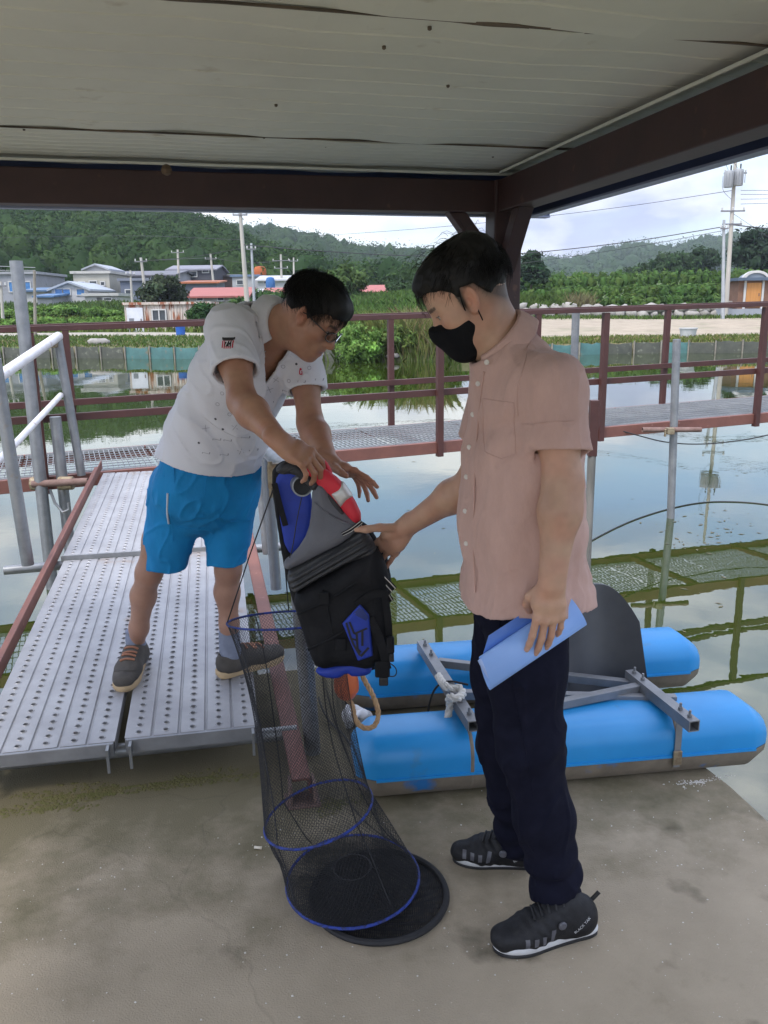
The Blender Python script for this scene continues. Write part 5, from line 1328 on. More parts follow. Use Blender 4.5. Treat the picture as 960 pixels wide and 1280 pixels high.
def foldB(P):
    d = (P - np.array(chest)); al = d @ fB; la = d @ lB; z = P[:, 2]; dn = np.clip((1.36 - z) / .55, 0, 1)
    a = vnoise(np.stack([al * 16, la * 16, z * 3.2 + al * 3], 1), 1, 11) * (.0052 + .0085 * dn)
    b = vnoise(np.stack([al * 34 + z * 8, la * 34, z * 9], 1), 1, 12) * .0034
    # drag lines from the armpit and back
    u = (al * .6 + (z - 1.2) * .8); c = np.sin(u * 62 + vnoise(P, 9, 3) * 2.4) * np.exp(-((z - 1.30) / .13) ** 2 - ((la - .10) / .14) ** 2) * .0045
    back = np.clip(-al * 8, 0, 1) * np.sin(z * 85 + vnoise(P, 14, 6) * 3.5) * .0024 * np.exp(-((z - .98) / .16) ** 2)
    e = np.abs(vnoise(np.stack([al * 22, la * 22, z * 12 + al * 10], 1), 1, 15)); rid = (np.clip(.22 - e, 0, 1) / .22) ** 2 * .0030
    return a + b + c + back - rid
def hemB(P):
    d = P - np.array(chest); al = d @ fB; la = d @ lB; th = np.arctan2(la, al)
    hz_ = PY(620, 762, 1.9)[2] + .022 * np.sin(th) ** 2 * 1.2 - .006 * np.cos(th) + .0012 * np.sin(th * 7) + .001 * np.sin(th * 17)
    nk = (P - np.array(ring - cup * .004)) @ cup; rr_ = np.linalg.norm(P - np.array(ring), axis=1)
    return np.maximum(hz_ - P[:, 2], np.minimum(nk, .12 - rr_))
f = garment(FT, [FN, FF], foldB, .0105, [(slN, nrm(elN - shN) + fB * .12), (slF, elF - shF)], hemB)
shirtB = sdf_obj('shirt', f, M['pink'], pB, 3, .5); bvB = bvh_of(shirtB)
collar(ring - cup * .012, cup, fB, .066, .026, .046, .45, R(160), M['pink'], shirtB, front_drop=.006, flare=.024)
collar(ring - cup * .020, cup, fB, .0625, .026, .012, .0, R(166), M['pinkdark'], shirtB, front_drop=.006, name='collar_band', flare=.003)
# placket with buttons, chest pocket, hem folds of the sleeves
plk = [(597, 470), (592, 510), (588, 560), (584, 610), (583, 660), (582, 710), (585, 764)]
pts = project([PY(x, y, 1.75) for x, y in plk], V3(.05, 1, 0), bvB, .002); pts = smooth_path(pts, 2)
edg = project([PY(x + 13, y, 1.75) for x, y in plk], V3(.05, 1, 0), bvB, .0035)
mb = MB(); mb.tube(smooth_path(edg, 2), .0022, 6); mb.build('placket_edge', M['pink'], shirtB, smooth=True)
for x, y in ((603, 487), (597, 531), (592, 575), (588, 616), (586, 660), (587, 703)):
    q = project([PY(x, y, 1.75)], V3(.05, 1, 0), bvB, .003)[0]; button(q, V3(-.55, -.83, .0), .0062, M['button'], shirtB)
q = PY(613, 455, 1.80); hit = project([q], V3(0, 1, 0), bvB, .012)[0]; button(hit, V3(-.5, -.85, .1), .0062, M['button'], shirtB)
pk = [(612, 506), (646, 506), (648, 572), (632, 580), (613, 574)]
pp = project([PY(x, y, 1.75) for x, y in smooth_poly(pk, 0) + [pk[0]]], V3(0, 1, 0), bvB, .0016); dense = []
for a, b in zip(pk, pk[1:] + pk[:1]): dense += [PY(lerp(a[0], b[0], t), lerp(a[1], b[1], t), 1.75) for t in np.linspace(0, 1, 12)[:-1]]
dense = project(dense, V3(0, 1, 0), bvB, .0008); mb = MB(); mb.tube(dense + dense[:1], .0013, 5); mb.build('pocket_seam', M['pink'], shirtB, smooth=True)
seam('armhole_seam', [(700, 428), (684, 445), (672, 470), (664, 505), (666, 535)], 1.6, bvB, .0016, M['pink'], shirtB)
seam('sleeve_hem', [(671, 546), (690, 541), (712, 537), (736, 536)], 1.6, bvB, .0013, M['pink'], shirtB)
seam('shoulder_seam', [(652, 412), (672, 418), (698, 428)], 1.6, bvB, .0014, M['pink'], shirtB)
seam('side_seam', [(712, 600), (716, 660), (718, 735)], 1.6, bvB, .0014, M['pink'], shirtB)
for (c_, e_, s_, r_) in ((slN, elN, shN, .072), (slF, elF, shF, .068)):   # turned sleeve hem
    pass

# trousers
f = Field((.05, 1.60, .02), (.62, 2.32, .98), .0038)
f.chain([PY(652, 700, 1.95), pelv - ZU * .03], [(.138, .100), (.150, .112)], lB, .04)
f.chain([hipN, lerp(hipN, knN, .5), knN, lerp(knN, anN, .5), anN - ZU * .02], [(.068, .086), (.084, .094), (.072, .080), (.064, .070), (.058, .062)], lB, .04)
f.chain([hipF, lerp(hipF, knF, .5), knF, lerp(knF, anF, .5), anF - ZU * .02], [(.082, .098), (.086, .094), (.072, .078), (.062, .066), (.056, .058)], lB, .025)
def foldT(P):
    z = P[:, 2]; d = P - np.array(pelv); al = d @ fB
    a = vnoise(np.stack([P[:, 0] * 14, P[:, 1] * 14, z * 5], 1), 1, 21) * .006 + vnoise(np.stack([P[:, 0] * 30, P[:, 1] * 30, z * 16], 1), 1, 22) * .0028
    low = np.exp(-((z - .13) / .09) ** 2); b = np.sin(z * 95 + al * 30 + vnoise(P, 12, 3) * 2.5) * .0055 * low
    kn = np.exp(-((z - .50) / .07) ** 2) * np.sin(z * 70 + al * 40 + vnoise(P, 10, 4) * 2) * .003
    e = np.abs(vnoise(np.stack([P[:, 0] * 17, P[:, 1] * 17, z * 7 + al * 9], 1), 1, 25)); rid = (np.clip(.2 - e, 0, 1) / .2) ** 2 * .004
    return a + b + kn - rid
f.displace(foldT, .04)
trB = sdf_obj('trousers', f, M['navy'], pB, 2)
bvT = bvh_of(trB)
seam('side_seam', [(640, 778), (650, 840), (660, 900), (672, 960), (686, 1030), (696, 1090)], 1.5, bvT, .0016, M['navy'], trB)
seam('pocket_seam', [(622, 782), (634, 806), (652, 836)], 1.5, bvT, .0018, M['navy'], trB)
shN_p = (PZ(742, 1160, 0), PZ(617, 1189, 0)); shF_p = (PZ(672, 1081, 0), PZ(566, 1074, 0))
for hp, tp in (shN_p, shF_p):
    d = nrm(tp - hp); SH = Fr(hp, d, ZU, np.linalg.norm(tp - hp) / .285); so2 = None
    f = Field(SH.p(.14, 0, .06) - V3(.19, .19, .09), SH.p(.14, 0, .06) + V3(.19, .19, .10), .003)
    E = lambda c, r, k=.02, op='+': f.ell(SH.p(*c), np.array(r) * SH.s, SH.ax(), k, op)
    E((.043, 0, .056), (.042, .033, .052), .02); E((.06, 0, .035), (.058, .037, .035)); f.econe(SH.p(.05, 0, .05), SH.p(.17, 0, .043), (.037, .045), (.044, .036), SH.y, .03)
    f.econe(SH.p(.085, 0, .095), SH.p(.185, 0, .055), (.030, .030), (.036, .030), SH.y, .03); E((.215, .0, .036), (.068, .047, .032), .03)
    E((.268, .002, .034), (.017, .03, .022), .03)
    f.plane(SH.p(0, 0, .018), -ZU)
    f.displace(lambda P: (lambda q: .0016 * np.sin((q[:, 0] - q[:, 2] * .9) * 210) * np.exp(-((q[:, 0] - .165) / .05) ** 2) + .0012 * vnoise(q, 55, 4))(SH.loc(P)), .02)
    sh_ = sdf_obj('shoe', f, M['sneaker'], pB, 2); bvS = bvh_of(sh_)
    shoe_sole(SH, .0, .011, FOOT, 'outsole', M['black'], sh_, .02); shoe_sole(SH, .0105, .027, FOOT, 'midsole', M['sole_white'], sh_, .025)
    mb = MB(); mb.box(SH.p(.012, 0, .102), (.022 * 1, .012, .012), SH.ax()); 
    mb = MB(); mb.bar(SH.p(.012, 0, .088), SH.p(-.010, 0, .108), .012, .003, SH.y); mb.build('heel_tab', M['black'], sh_)
    o_ = SH.p(.0, 0, .0); prj = -SH.y
    for k in range(4):
        x0 = .135 + k * .022; decal('side_stripe', [[(x0, .030), (x0 + .010, .030), (x0 - .002 + .012, .052), (x0 - .004 + .003, .052)]] if k else [[(x0, .030), (x0 + .011, .030), (x0 + .006, .062), (x0 - .006, .062)]], o_, SH.x, SH.z, prj, bvS, M['sneaker_grey'], sh_, .0014)
    decal('toe_cap', [[(.232, .028), (.290, .028), (.280, .046), (.238, .040)]], o_, SH.x, SH.z, prj, bvS, M['sneaker_grey'], sh_, .001) if False else None
    tdir = -SH.x   # the letters run from toe to heel on the outer side
    text_decal('lettering', 'BLACK YAK', .0105, SH.p(.060, 0, .058), nrm(tdir * .82 + SH.z * .57) * SH.s, nrm(SH.z * .82 - tdir * .57), prj, bvS, M['sole_white'], sh_, .0016)
    for k in range(5):
        xx = .105 + .020 * k; a_, b_ = SH.p(xx, .026, .14), SH.p(xx - .012, -.026, .14); P_ = [lerp(a_, b_, t) for t in np.linspace(0, 1, 9)]
        mb = MB(); mb.tube(project(P_, -ZU, bvS, .002), .0028, 6); mb.build('lace', M['black'], sh_, smooth=True)
    c_ = project([SH.p(.118, .045, .072)], prj, bvS, .002)[0]; mb = MB(); mb.lathe([(.010, 0), (.011, .004), (.008, .007), (.0001, .007)], c_, 14, (SH.x, SH.z, SH.y * 1), cap=False); mb.build('lace_dial', M['sneaker_grey'], sh_, smooth=True)

# rolled blue folder in the near hand
fa = PY(606, 842, 1.735); fb = PY(722, 764, 1.79); t = empty('folder', (fa + fb) / 2, 'rolled blue plastic folder held down at his thigh by the man in pink', 'folder')
ad = nrm(fb - fa); V_R = .039; ub = nrm(np.cross(ad, V3(0, 1, 0))); ub = ub if ub[2] > 0 else -ub; vb = np.cross(ad, ub); vs = []; fs = []; n = 40
Lf = np.linalg.norm(fb - fa)
def tubexy(k, g=0.0):
    a = 2 * math.pi * k / n * 1.12 + 5.0; rr_ = 1 - .05 * k / n - g
    return V_R * rr_ * math.cos(a), .024 * rr_ * math.sin(a)
for e_ in (0, 1):
    for k in range(n + 1):
        x, y = tubexy(k); vs.append(fa + ad * (Lf * e_ + (.012 * (x / .046) if e_ == 0 else 0)) + ub * x + vb * y)
for k in range(n): fs.append((k, k + 1, n + 2 + k, n + 1 + k))
o = MB().add(vs, fs).build('cover', M['folder'], t, smooth=True, fix=False); md = o.modifiers.new('thickness', 'SOLIDIFY'); md.thickness = .0016; md.offset = 0
vs = []; fs = []
for e_ in (.01, .99):
    for k in range(n + 1):
        x, y = tubexy(k, .14); vs.append(fa + ad * Lf * e_ + ub * x + vb * y)
for k in range(n): fs.append((k, k + 1, n + 2 + k, n + 1 + k))
o = MB().add(vs, fs).build('paper', M['paper'], t, smooth=True, fix=False); md = o.modifiers.new('thickness', 'SOLIDIFY'); md.thickness = .002; md.offset = 0
fw_ = -V3(0, 1, 0)
mb = MB(); mb.bar(fb - ad * .022 + ub * .036 + fw_ * .012, fb - ad * .0 + ub * .040 + fw_ * .012, .004, .004); 
mb = MB(); mb.add([fa + ad * .012 + ub * .026 + vb * .016 * (1 if vb[1] > 0 else -1), fa + ad * .05 + ub * .064 + V3(0, .015, 0), fb - ad * .02 + ub * .062 + V3(0, .015, 0), fb + ub * .026 + V3(0, .012, 0)], [(0, 1, 2, 3)])
o = mb.build('back_flap', M['folderedge'], t, fix=False); md = o.modifiers.new('thickness', 'SOLIDIFY'); md.thickness = .0015
bvF = bvh_of(t.children[0])
decal('edge_band', [[(.10 * Lf / .1 - .018, -.040), (Lf, -.040), (Lf, .043), (Lf - .018, .043)]] if False else [[(Lf - .014, -.038), (Lf - .002, -.038), (Lf - .002, .040), (Lf - .014, .040)]], fa, ad, ub, V3(0, 1, 0), bvF, M['folderedge'], t, .0012, 6)
rng = np.random.RandomState(4); ln = []
for r_ in range(3):
    xo = .105
    for k in range(5 - r_): ln.append(line2((xo, -.006 - r_ * .009), (xo + .005 + .004 * rng.rand(), -.005 - r_ * .009), .0016)); xo += .010 + .003 * rng.rand()
decal('printed_lines', ln, fa, ad, ub, V3(0, 1, 0), bvF, M['ink'], t, .0012, 1)
decal('crease', [line2((.092, -.036), (.088, .040), .0012)], fa, ad, ub, V3(0, 1, 0), bvF, M['folderedge'], t, .001, 6)

# ------------------------------------------------------------------ man in the white polo shirt
def polo_mat():
    m, t, b = _bsdf('white_polo_print'); n = t.nodes.new; l = t.links.new; b.inputs['Roughness'].default_value = .9
    co = n('ShaderNodeTexCoord'); nz = n('ShaderNodeTexNoise'); nz.inputs['Scale'].default_value = 6; l(co.outputs['Object'], nz.inputs['Vector'])
    rp = n('ShaderNodeValToRGB'); rp.color_ramp.elements[0].color = (.70, .70, .73, 1); rp.color_ramp.elements[1].color = (.62, .61, .65, 1); l(nz.outputs['Fac'], rp.inputs[0]); l(rp.outputs[0], b.inputs['Base Color'])
    w1 = n('ShaderNodeTexWave'); w1.inputs['Scale'].default_value = 260; w2 = n('ShaderNodeTexNoise'); w2.inputs['Scale'].default_value = 14; w2.inputs['Detail'].default_value = 6
    l(co.outputs['Object'], w1.inputs['Vector']); l(co.outputs['Object'], w2.inputs['Vector']); ad = n('ShaderNodeMath'); ad.operation = 'MULTIPLY_ADD'; l(w1.outputs['Fac'], ad.inputs[0]); ad.inputs[1].default_value = .03; l(w2.outputs['Fac'], ad.inputs[2])
    bp = n('ShaderNodeBump'); bp.inputs['Strength'].default_value = .6; bp.inputs['Distance'].default_value = .007; l(ad.outputs[0], bp.inputs['Height']); l(bp.outputs[0], b.inputs['Normal'])
    return m
M['polo'] = polo_mat(); M['polocollar'] = mat('ribbed_white_collar', (.68, .67, .69), (.60, .59, .62), scale=20, rough=.9, bump=.3, bscale=200)
PA_F = nrm(V3(.55, -.835, 0)); PA_L = np.cross((0, 0, 1), PA_F); CA_F = nrm(V3(.64, -.74, -.22)); CA_L = nrm(V3(.77, .64, 0))
ankR = PZ(170, 806, .275); ankL = PY(287, 802, 2.98); knR = PY(186, 716, 2.95); knL = PY(285, 712, 2.95); hpR = PY(222, 612, 2.90); hpL = PY(288, 614, 2.93)
pelA = PY(258, 588, 2.88); wsA = PY(274, 535, 2.83); chA = PY(302, 470, 2.74); ucA = PY(320, 425, 2.67); nkA = PY(336, 406, 2.64); ringA = PY(351, 409, 2.615)
sR = PY(286, 412, 2.53); sL = PY(376, 428, 2.75); eR = PY(303, 502, 2.36); wR = PY(350, 552, 2.185); eL = PY(388, 530, 2.64); wL = PY(412, 577, 2.47)
pA = empty('person', V3(-.75, 2.95, .19), 'man in white patterned polo and bright blue shorts bending over the life vest', 'person')
hfa = nrm(V3(math.cos(R(40)) * .93, -math.cos(R(40)) * .36, -math.sin(R(40)))); C0 = PY(395, 380, 2.55); HA = Fr(C0, hfa, V3(math.sin(R(40)), -.15, math.cos(R(40))), .925)
HA.o = C0 - (-.012 * HA.x + .035 * HA.z) * HA.s
f = Field((-1.15, 2.02, .18), (.12, 3.28, 1.80), .0036)
add_head(f, HA, .004)
nn_ = nrm(HA.p(-.03, 0, -.03) - nkA); f.econe(HA.p(-.030, 0, -.030), ringA - nn_ * .02, (.055, .058), (.055, .058), CA_L, .03); f.cone(HA.p(.012, 0, -.085), ringA + CA_F * .02 - ZU * .01, .043, .046, .03)
f.chain([nkA, ucA, chA, wsA, pelA], [(.058, .055), (.13, .082), (.148, .095), (.15, .105), (.155, .10)], CA_L, .05)
f.cone(lerp(nkA, ucA, .4), sR, .04, .042, .03); f.cone(lerp(nkA, ucA, .4), sL, .04, .042, .03)
arm(f, sR, eR, wR, 1.02); arm(f, sL, eL, wL, 1.02)
gx = nrm(V3(.78, -.02, -.50)); _, tq1 = add_hand(f, wR, gx, V3(.40, -.62, .66), False, [(28, 34, 18), (32, 36, 20), (34, 38, 22), (38, 40, 24)], thumb=[(.018, .022, -.012), (.045, .038, -.032), (.066, .040, -.052), (.084, .032, -.062)], s=1.0)
ox = nrm(V3(.86, -.16, -.40)); _, tq2 = add_hand(f, wL, ox, V3(.18, .42, .88), True, [(6, 10, 6), (16, 14, 8), (26, 18, 10), (34, 20, 12)], spread=(.18, .02, -.10, -.24), thumb=[(.016, .024, -.010), (.036, .050, -.022), (.056, .066, -.030), (.074, .074, -.034)], s=1.0)
for hp_, kn_, an_ in ((hpR, knR, ankR), (hpL, knL, ankL)):
    f.chain([hp_, lerp(hp_, kn_, .6), kn_], [(.074, .076), (.058, .060), (.044, .047)], PA_L, .03)
    md_ = lerp(kn_, an_, .32) - PA_F * .014; f.chain([kn_, md_, lerp(kn_, an_, .75), an_], [(.043, .046), (.043, .047), (.032, .035), (.030, .034)], PA_L, .03)
    f.ell(kn_ + PA_F * .028 + ZU * .01, (.027, .022, .035), None, .03)
SKA = (.37, .195, .122)
def exA(v, col):
    nails(v, col, list(tq1) + list(tq2), (.52, .32, .25))
    leg = sstep(.95, .75, v[:, 2])[:, None] * (v[:, 1] > 2.7)[:, None]; col[:] = col * (1 - leg) + np.array([.36, .205, .145]) * leg
    for c_ in (eR, eL, knR + PA_F * .05, knL + PA_F * .05):
        w_ = np.exp(-(((v - np.array(c_)) / .045) ** 2).sum(1))[:, None] * .35; col[:] = col * (1 - w_) + np.array([.30, .14, .095]) * w_
    w_ = np.exp(-(((v - np.array(wL + ox * .13)) / .09) ** 2).sum(1))[:, None] * .4; col[:] = col * (1 - w_) + np.array([.50, .20, .13]) * w_
finish_body(f, HA, SKA, (.30, .10, .085), M['skin_a'], pA, exA)

hf = Field(HA.o - .18, HA.o + .18, .0036)
hf.ell(HA.p(-.012, 0, .038), np.array((.105, .085, .096)) * HA.s, HA.ax(), .01); hf.ell(HA.p(.045, 0, .076), np.array((.058, .064, .040)) * HA.s, HA.ax(), .03)
def zminA(x): return np.interp(x, [-.12, -.06, -.02, .004, .018, .032, .052, .085, .12], [-.058, -.050, .012, .022, -.010, .020, .042, .054, .057])
cutfn(hf, lambda P: (lambda q: (zminA(q[:, 0]) + .006 * vnoise(q * np.array([60, 140, 0]), 1, 9) + .003 * np.sin(q[:, 1] * 160) - q[:, 2]) * HA.s)(HA.loc(P)), .2)
hf.displace(lambda P: (lambda q: .003 * vnoise(np.stack([q[:, 0] * 20, q[:, 1] * 60, q[:, 2] * 24], 1), 1.0, 15))(HA.loc(P)))
hv = hf.mesh(1); rng = np.random.RandomState(3)
s1_ = hair_strands(HA, 3200, (-.055, .01, .12), .046, rng, lambda x, y, z: z > zminA(x) + .012, lift=.015, fwd_bias=.3, r=.0006)
s2_ = hair_strands(HA, 420, (-.05, 0, .12), .05, rng, lambda x, y, z: (x > .05) & (z > .075), lift=.016, fwd_bias=.7, droop=.005, r=.0007)
join_np('hair', [hv, s1_, s2_], M['hair'], pA)
# spectacles
gl = empty('glasses', HA.o, None); gl.parent = pA; gl.location = Vector(HA.o) - Vector(pA.location)
lens_m, t_, b_ = _bsdf('spectacle_lens'); b_.inputs['Transmission Weight'].default_value = 1.0; b_.inputs['Roughness'].default_value = .0; b_.inputs['IOR'].default_value = 1.15; b_.inputs['Base Color'].default_value = (.93, .93, .93, 1)
for sg in (1, -1):
    ring = [HA.p(.1075 - .010 * abs(.024 * math.cos(a)) / .024 * (1 if math.cos(a) > 0 else -.3), sg * (.031 + .0245 * math.copysign(abs(math.cos(a)) ** .75, math.cos(a))), -.004 + .0165 * math.copysign(abs(math.sin(a)) ** .75, math.sin(a))) for a in np.linspace(0, 2 * math.pi, 29)[:-1]]
    mb = MB(); mb.tube(ring, .0017, 6, closed=True); mb.build('rim', M['glasses'], gl, smooth=True)
    mb = MB(); mb.add(ring, [tuple(range(28))]); mb.build('lens', lens_m, gl)
    mb = MB(); mb.tube(smooth_path([HA.p(.098, sg * .056, .002), HA.p(.088, sg * .069, .004), HA.p(.05, sg * .076, .006), HA.p(.005, sg * .083, .010), HA.p(-.012, sg * .080, -.008)], 2), .0017, 6); mb.build('temple', M['glasses'], gl, smooth=True)
mb = MB(); mb.tube([HA.p(.108, .0075, .004), HA.p(.1115, 0, .006), HA.p(.108, -.0075, .004)], .0015, 6); mb.build('bridge', M['glasses'], gl, smooth=True)

# polo shirt
f = Field((-1.10, 2.22, .80), (.10, 3.20, 1.66), .0038)
FT = f; hi_ = f.lo + f.n * f.h
f.chain([ringA - nn_ * .03, ucA, chA, wsA + PA_F * .01, pelA + ZU * .01, PY(252, 625, 2.9)], [(.074, .07), (.148, .106), (.163, .122), (.166, .134), (.178, .142), (.184, .146)], [CA_L, CA_L, nrm(CA_L + PA_L), PA_L, PA_L], .05)
f.cone(lerp(nkA, ucA, .35), sR, .056, .058, .05); f.cone(lerp(nkA, ucA, .35), sL, .056, .058, .05)
FN = Field(f.lo, hi_ - f.h, f.h); FF = Field(f.lo, hi_ - f.h, f.h)
FN.cone(sR, lerp(sR, eR, .95), .066, .068, .05); FF.cone(sL, lerp(sL, eL, .95), .064, .064, .05)
def foldA(P):
    d = P - np.array(chA); al = d @ CA_F; la = d @ CA_L; z = P[:, 2]; dn = np.clip((1.40 - z) / .5, 0, 1)
    a = vnoise(np.stack([P[:, 0] * 15 + z * 6, P[:, 1] * 15, z * 5], 1), 1, 31) * .006 + vnoise(np.stack([P[:, 0] * 30 + z * 14, P[:, 1] * 30, z * 14], 1), 1, 32) * .0026
    u = P[:, 0] * .75 + z * .66; b = np.sin(u * 55 + vnoise(P, 8, 5) * 2.6) * .004 * np.exp(-((z - 1.22) / .14) ** 2)
    e = np.abs(vnoise(np.stack([P[:, 0] * 18 + z * 10, P[:, 1] * 18, z * 9], 1), 1, 35)); rid = (np.clip(.22 - e, 0, 1) / .22) ** 2 * .0045
    return a + b - rid
hA, hB_ = PY(206, 556, 2.9), PY(312, 598, 2.78); hn = nrm(np.cross(hB_ - hA, V3(.3, 1, .10))); hn = hn if hn[2] < 0 else -hn
def cutA(P):
    d = P - np.array(ringA); al = d @ nrm(CA_F); la = d @ CA_L; dn = -(d @ nn_); rr_ = np.linalg.norm(d, axis=1)
    nk = np.minimum(dn * -1 + .004 * 0, .11 - rr_)
    dv = -(d @ nrm(ucA - wsA)); vee = -np.maximum(np.abs(la + .026) - .062 * np.clip(1 - dv / .175, 0, 1), np.maximum(-(d @ nrm(V3(CA_F[0], CA_F[1], 0))) - .085, dv - .175))
    return np.maximum(np.maximum(nk, vee), (P - np.array((hA + hB_) / 2)) @ hn)
f = garment(FT, [FN, FF], foldA, .0105, [(lerp(sR, eR, .60), eR - sR), (lerp(sL, eL, .60), eL - sL)], cutA)
poloA = sdf_obj('polo_shirt', f, M['polo'], pA, 3, .5); bvP = bvh_of(poloA)
collar(ringA - nn_ * .004, nn_, CA_F,   .067, .022, .046, .30, R(150), M['polocollar'], poloA, front_drop=.004, flare=.038)
seam('sleeve_hem', [(264, 459), (280, 460), (300, 462)], 2.2, bvP, .0014, M['polocollar'], poloA)
seam('armhole_seam', [(318, 385), (312, 408), (310, 432), (306, 452)], 2.2, bvP, .0016, M['polocollar'], poloA)
seam('shirt_hem', [(212, 550), (235, 568), (262, 582), (300, 590)], 2.2, bvP, .0014, M['polocollar'], poloA)
# printed motifs, scattered over the cloth
rng = np.random.RandomState(12); dots = []; rings = []; crosses = []; tees = []
uu = V3(1, 0, 0); vvv = V3(0, 0, 1); oo = V3(0, 2.3, 0); k = 0
for gy in range(12):
    for gx_ in range(9):
        x = 212 + gx_ * 20 + (10 if gy % 2 else 0) + rng.uniform(-4, 4); y = 396 + gy * 18 + rng.uniform(-4, 4)
        ql = 264 - (y - 400) * .36 if y > 400 else 275; qr = 395 if y < 510 else 395 - (y - 510) * .9
        if x < ql + 4 or x > qr - 3 or (x < 303 and y < 462): continue
        p = PY(x, y, 2.3); c_ = (p[0], p[2]); kind = rng.randint(4); s_ = .0044 * 2.3 / 2.3
        if kind == 0: dots += disc2(c_[0], c_[1], .0042, 7)
        elif kind == 1:
            for a in np.arange(8) * .785: rings.append(line2((c_[0] + .0055 * math.cos(a), c_[1] + .0055 * math.sin(a)), (c_[0] + .0055 * math.cos(a + .785), c_[1] + .0055 * math.sin(a + .785)), .0014))
        elif kind == 2:
            an = rng.rand() * 3; dx, dy = .011 * math.cos(an), .011 * math.sin(an); crosses += [line2((c_[0] - dx, c_[1] - dy), (c_[0] + dx, c_[1] + dy), .0013), line2((c_[0] - dy, c_[1] + dx), (c_[0] + dy, c_[1] - dx), .0013)]
        else: tees += [line2((c_[0] - .012, c_[1] + .003), (c_[0] + .010, c_[1] - .004), .0014), line2((c_[0] + .010, c_[1] - .004), (c_[0] + .012, c_[1] + .003), .003), line2((c_[0] - .012, c_[1] + .003), (c_[0] - .012, c_[1] - .002), .002)]
M['print'] = mat('charcoal_print', (.06, .06, .075), (.1, .1, .12), scale=50, rough=.9); M['printlight'] = mat('grey_print', (.28, .27, .31), (.34, .33, .36), scale=50, rough=.9)
dvd = V3(.03, 1, 0)
for nm, pl, m_ in (('printed_dot', dots, M['print']), ('printed_ring', rings, M['printlight']), ('printed_cross', crosses, M['printlight']), ('printed_club', tees, M['printlight'])):
    o = decal(nm, pl, oo, uu, vvv, dvd, bvP, m_, poloA, .001, 1)
    if o: o['kind'] = 'stuff'
M['printred'] = mat('red_print', (.55, .03, .06), rough=.8); M['patchblack'] = mat('patch_black', (.02, .02, .022), rough=.8); M['patchwhite'] = mat('patch_white', (.7, .68, .68), rough=.8)
# sleeve badge: black banner, red and white stripes, number
bc = PY(284, 429, 2.4); s_ = .0023
em = empty('badge', bc, None); em.parent = poloA; em.location = Vector(bc) - Vector(pA.location); 
def bq(x0, y0, x1, y1): return [(x0 * s_, y0 * s_), (x1 * s_, y0 * s_), (x1 * s_, y1 * s_), (x0 * s_, y1 * s_)]
o_b = bc - V3(0, 0, 0)
decal('badge_ground', [bq(-7.5, -6.5, 7.5, 3)], o_b, uu, vvv, dvd, bvP, M['patchwhite'], poloA, .0012, 6)
for k in range(6):
    x0 = -7.3 + k * 2.6; decal('badge_stripe', [bq(x0, -6.3 + (.8 if k in (0, 5) else 0), x0 + 1.5, 3)], o_b, uu, vvv, dvd, bvP, M['printred'], poloA, .0018, 4)
decal('badge_banner', [bq(-6.5, 3, 6.5, 6.6), bq(-8, 4, -6.5, 7), bq(6.5, 4, 8, 7)], o_b, uu, vvv, dvd, bvP, M['patchblack'], poloA, .0018, 5)
decal('badge_field', [bq(-3.8, -3.8, 4.6, 2.6)], o_b, uu, vvv, dvd, bvP, M['patchblack'], poloA, .0024, 5)
text_decal('badge_number', '71', .019, o_b + V3(.001, 0, -.0015), uu, vvv, dvd, bvP, M['patchwhite'], poloA, .0032, bold=.0004)
lc = PY(363, 472, 2.4)
decal('chest_emblem', [line2((-.004, -.008), (-.004, .004), .0035), line2((-.004, -.008), (.004, -.008), .0035), line2((.004, -.009), (.003, .002), .003)] + disc2(-.001, .007, .004, 7), lc, uu, vvv, dvd, bvP, M['printred'], poloA, .0014, 1)
for x, y in ((352, 448), (349, 466)):
    q = project([PY(x, y, 2.3)], dvd, bvP, .002)[0]; button(q, -dvd, .005, M['button'], poloA)

# shorts
f = Field((-1.12, 2.55, .50), (-.30, 3.25, 1.10), .0038)
f.chain([PY(264, 572, 2.87), pelA - ZU * .06, lerp(hpR, hpL, .5) - ZU * .03], [(.172, .132), (.182, .140), (.165, .130)], PA_L, .04)
hR = PY(206, 708, 2.94); hL = PY(282, 702, 2.94)
f.chain([hpR, lerp(hpR, hR, .6), hR - ZU * .05], [(.096, .115), (.084, .096), (.074, .084)], PA_L, .03); f.chain([hpL, lerp(hpL, hL, .6), hL - ZU * .05], [(.096, .115), (.082, .094), (.072, .082)], PA_L, .02)
def foldS(P):
    z = P[:, 2]; a = vnoise(np.stack([P[:, 0] * 13, P[:, 1] * 13, z * 6], 1), 1, 41) * .008 + vnoise(np.stack([P[:, 0] * 26 + z * 10, P[:, 1] * 26, z * 11], 1), 1, 42) * .003
    cr_ = np.array(lerp(hpR, hpL, .5) + PA_F * .1 - ZU * .06); d = P - cr_; r_ = np.hypot(d[:, 0], d[:, 2]); an = np.arctan2(d[:, 2], d[:, 0])
    b = np.sin(an * 6 + vnoise(P, 14, 7) * 3.5) * .0028 * np.exp(-(r_ / .11) ** 2) * (r_ > .02)
    e = np.abs(vnoise(np.stack([P[:, 0] * 14 - z * 9, P[:, 1] * 14, z * 8], 1), 1, 45)); return a + b - (np.clip(.2 - e, 0, 1) / .2) ** 2 * .006
f.displace(foldS, .04); o_ = f.f.copy(); f.f = np.maximum(o_, -(o_ + .010))
cut(f, hR, nrm(hR - hpR) * V3(.3, .3, 1), .14) if False else None
zc_ = (hR[2] + hL[2]) / 2; cutfn(f, lambda P: (zc_ + np.where(P[:, 0] < (hR[0] + hL[0]) / 2, hR[2] - zc_, hL[2] - zc_) + .003 * np.sin(P[:, 0] * 60) - P[:, 2]), .1)
shoA = sdf_obj('shorts', f, M['shorts'], pA, 3, .5); bvH = bvh_of(shoA)
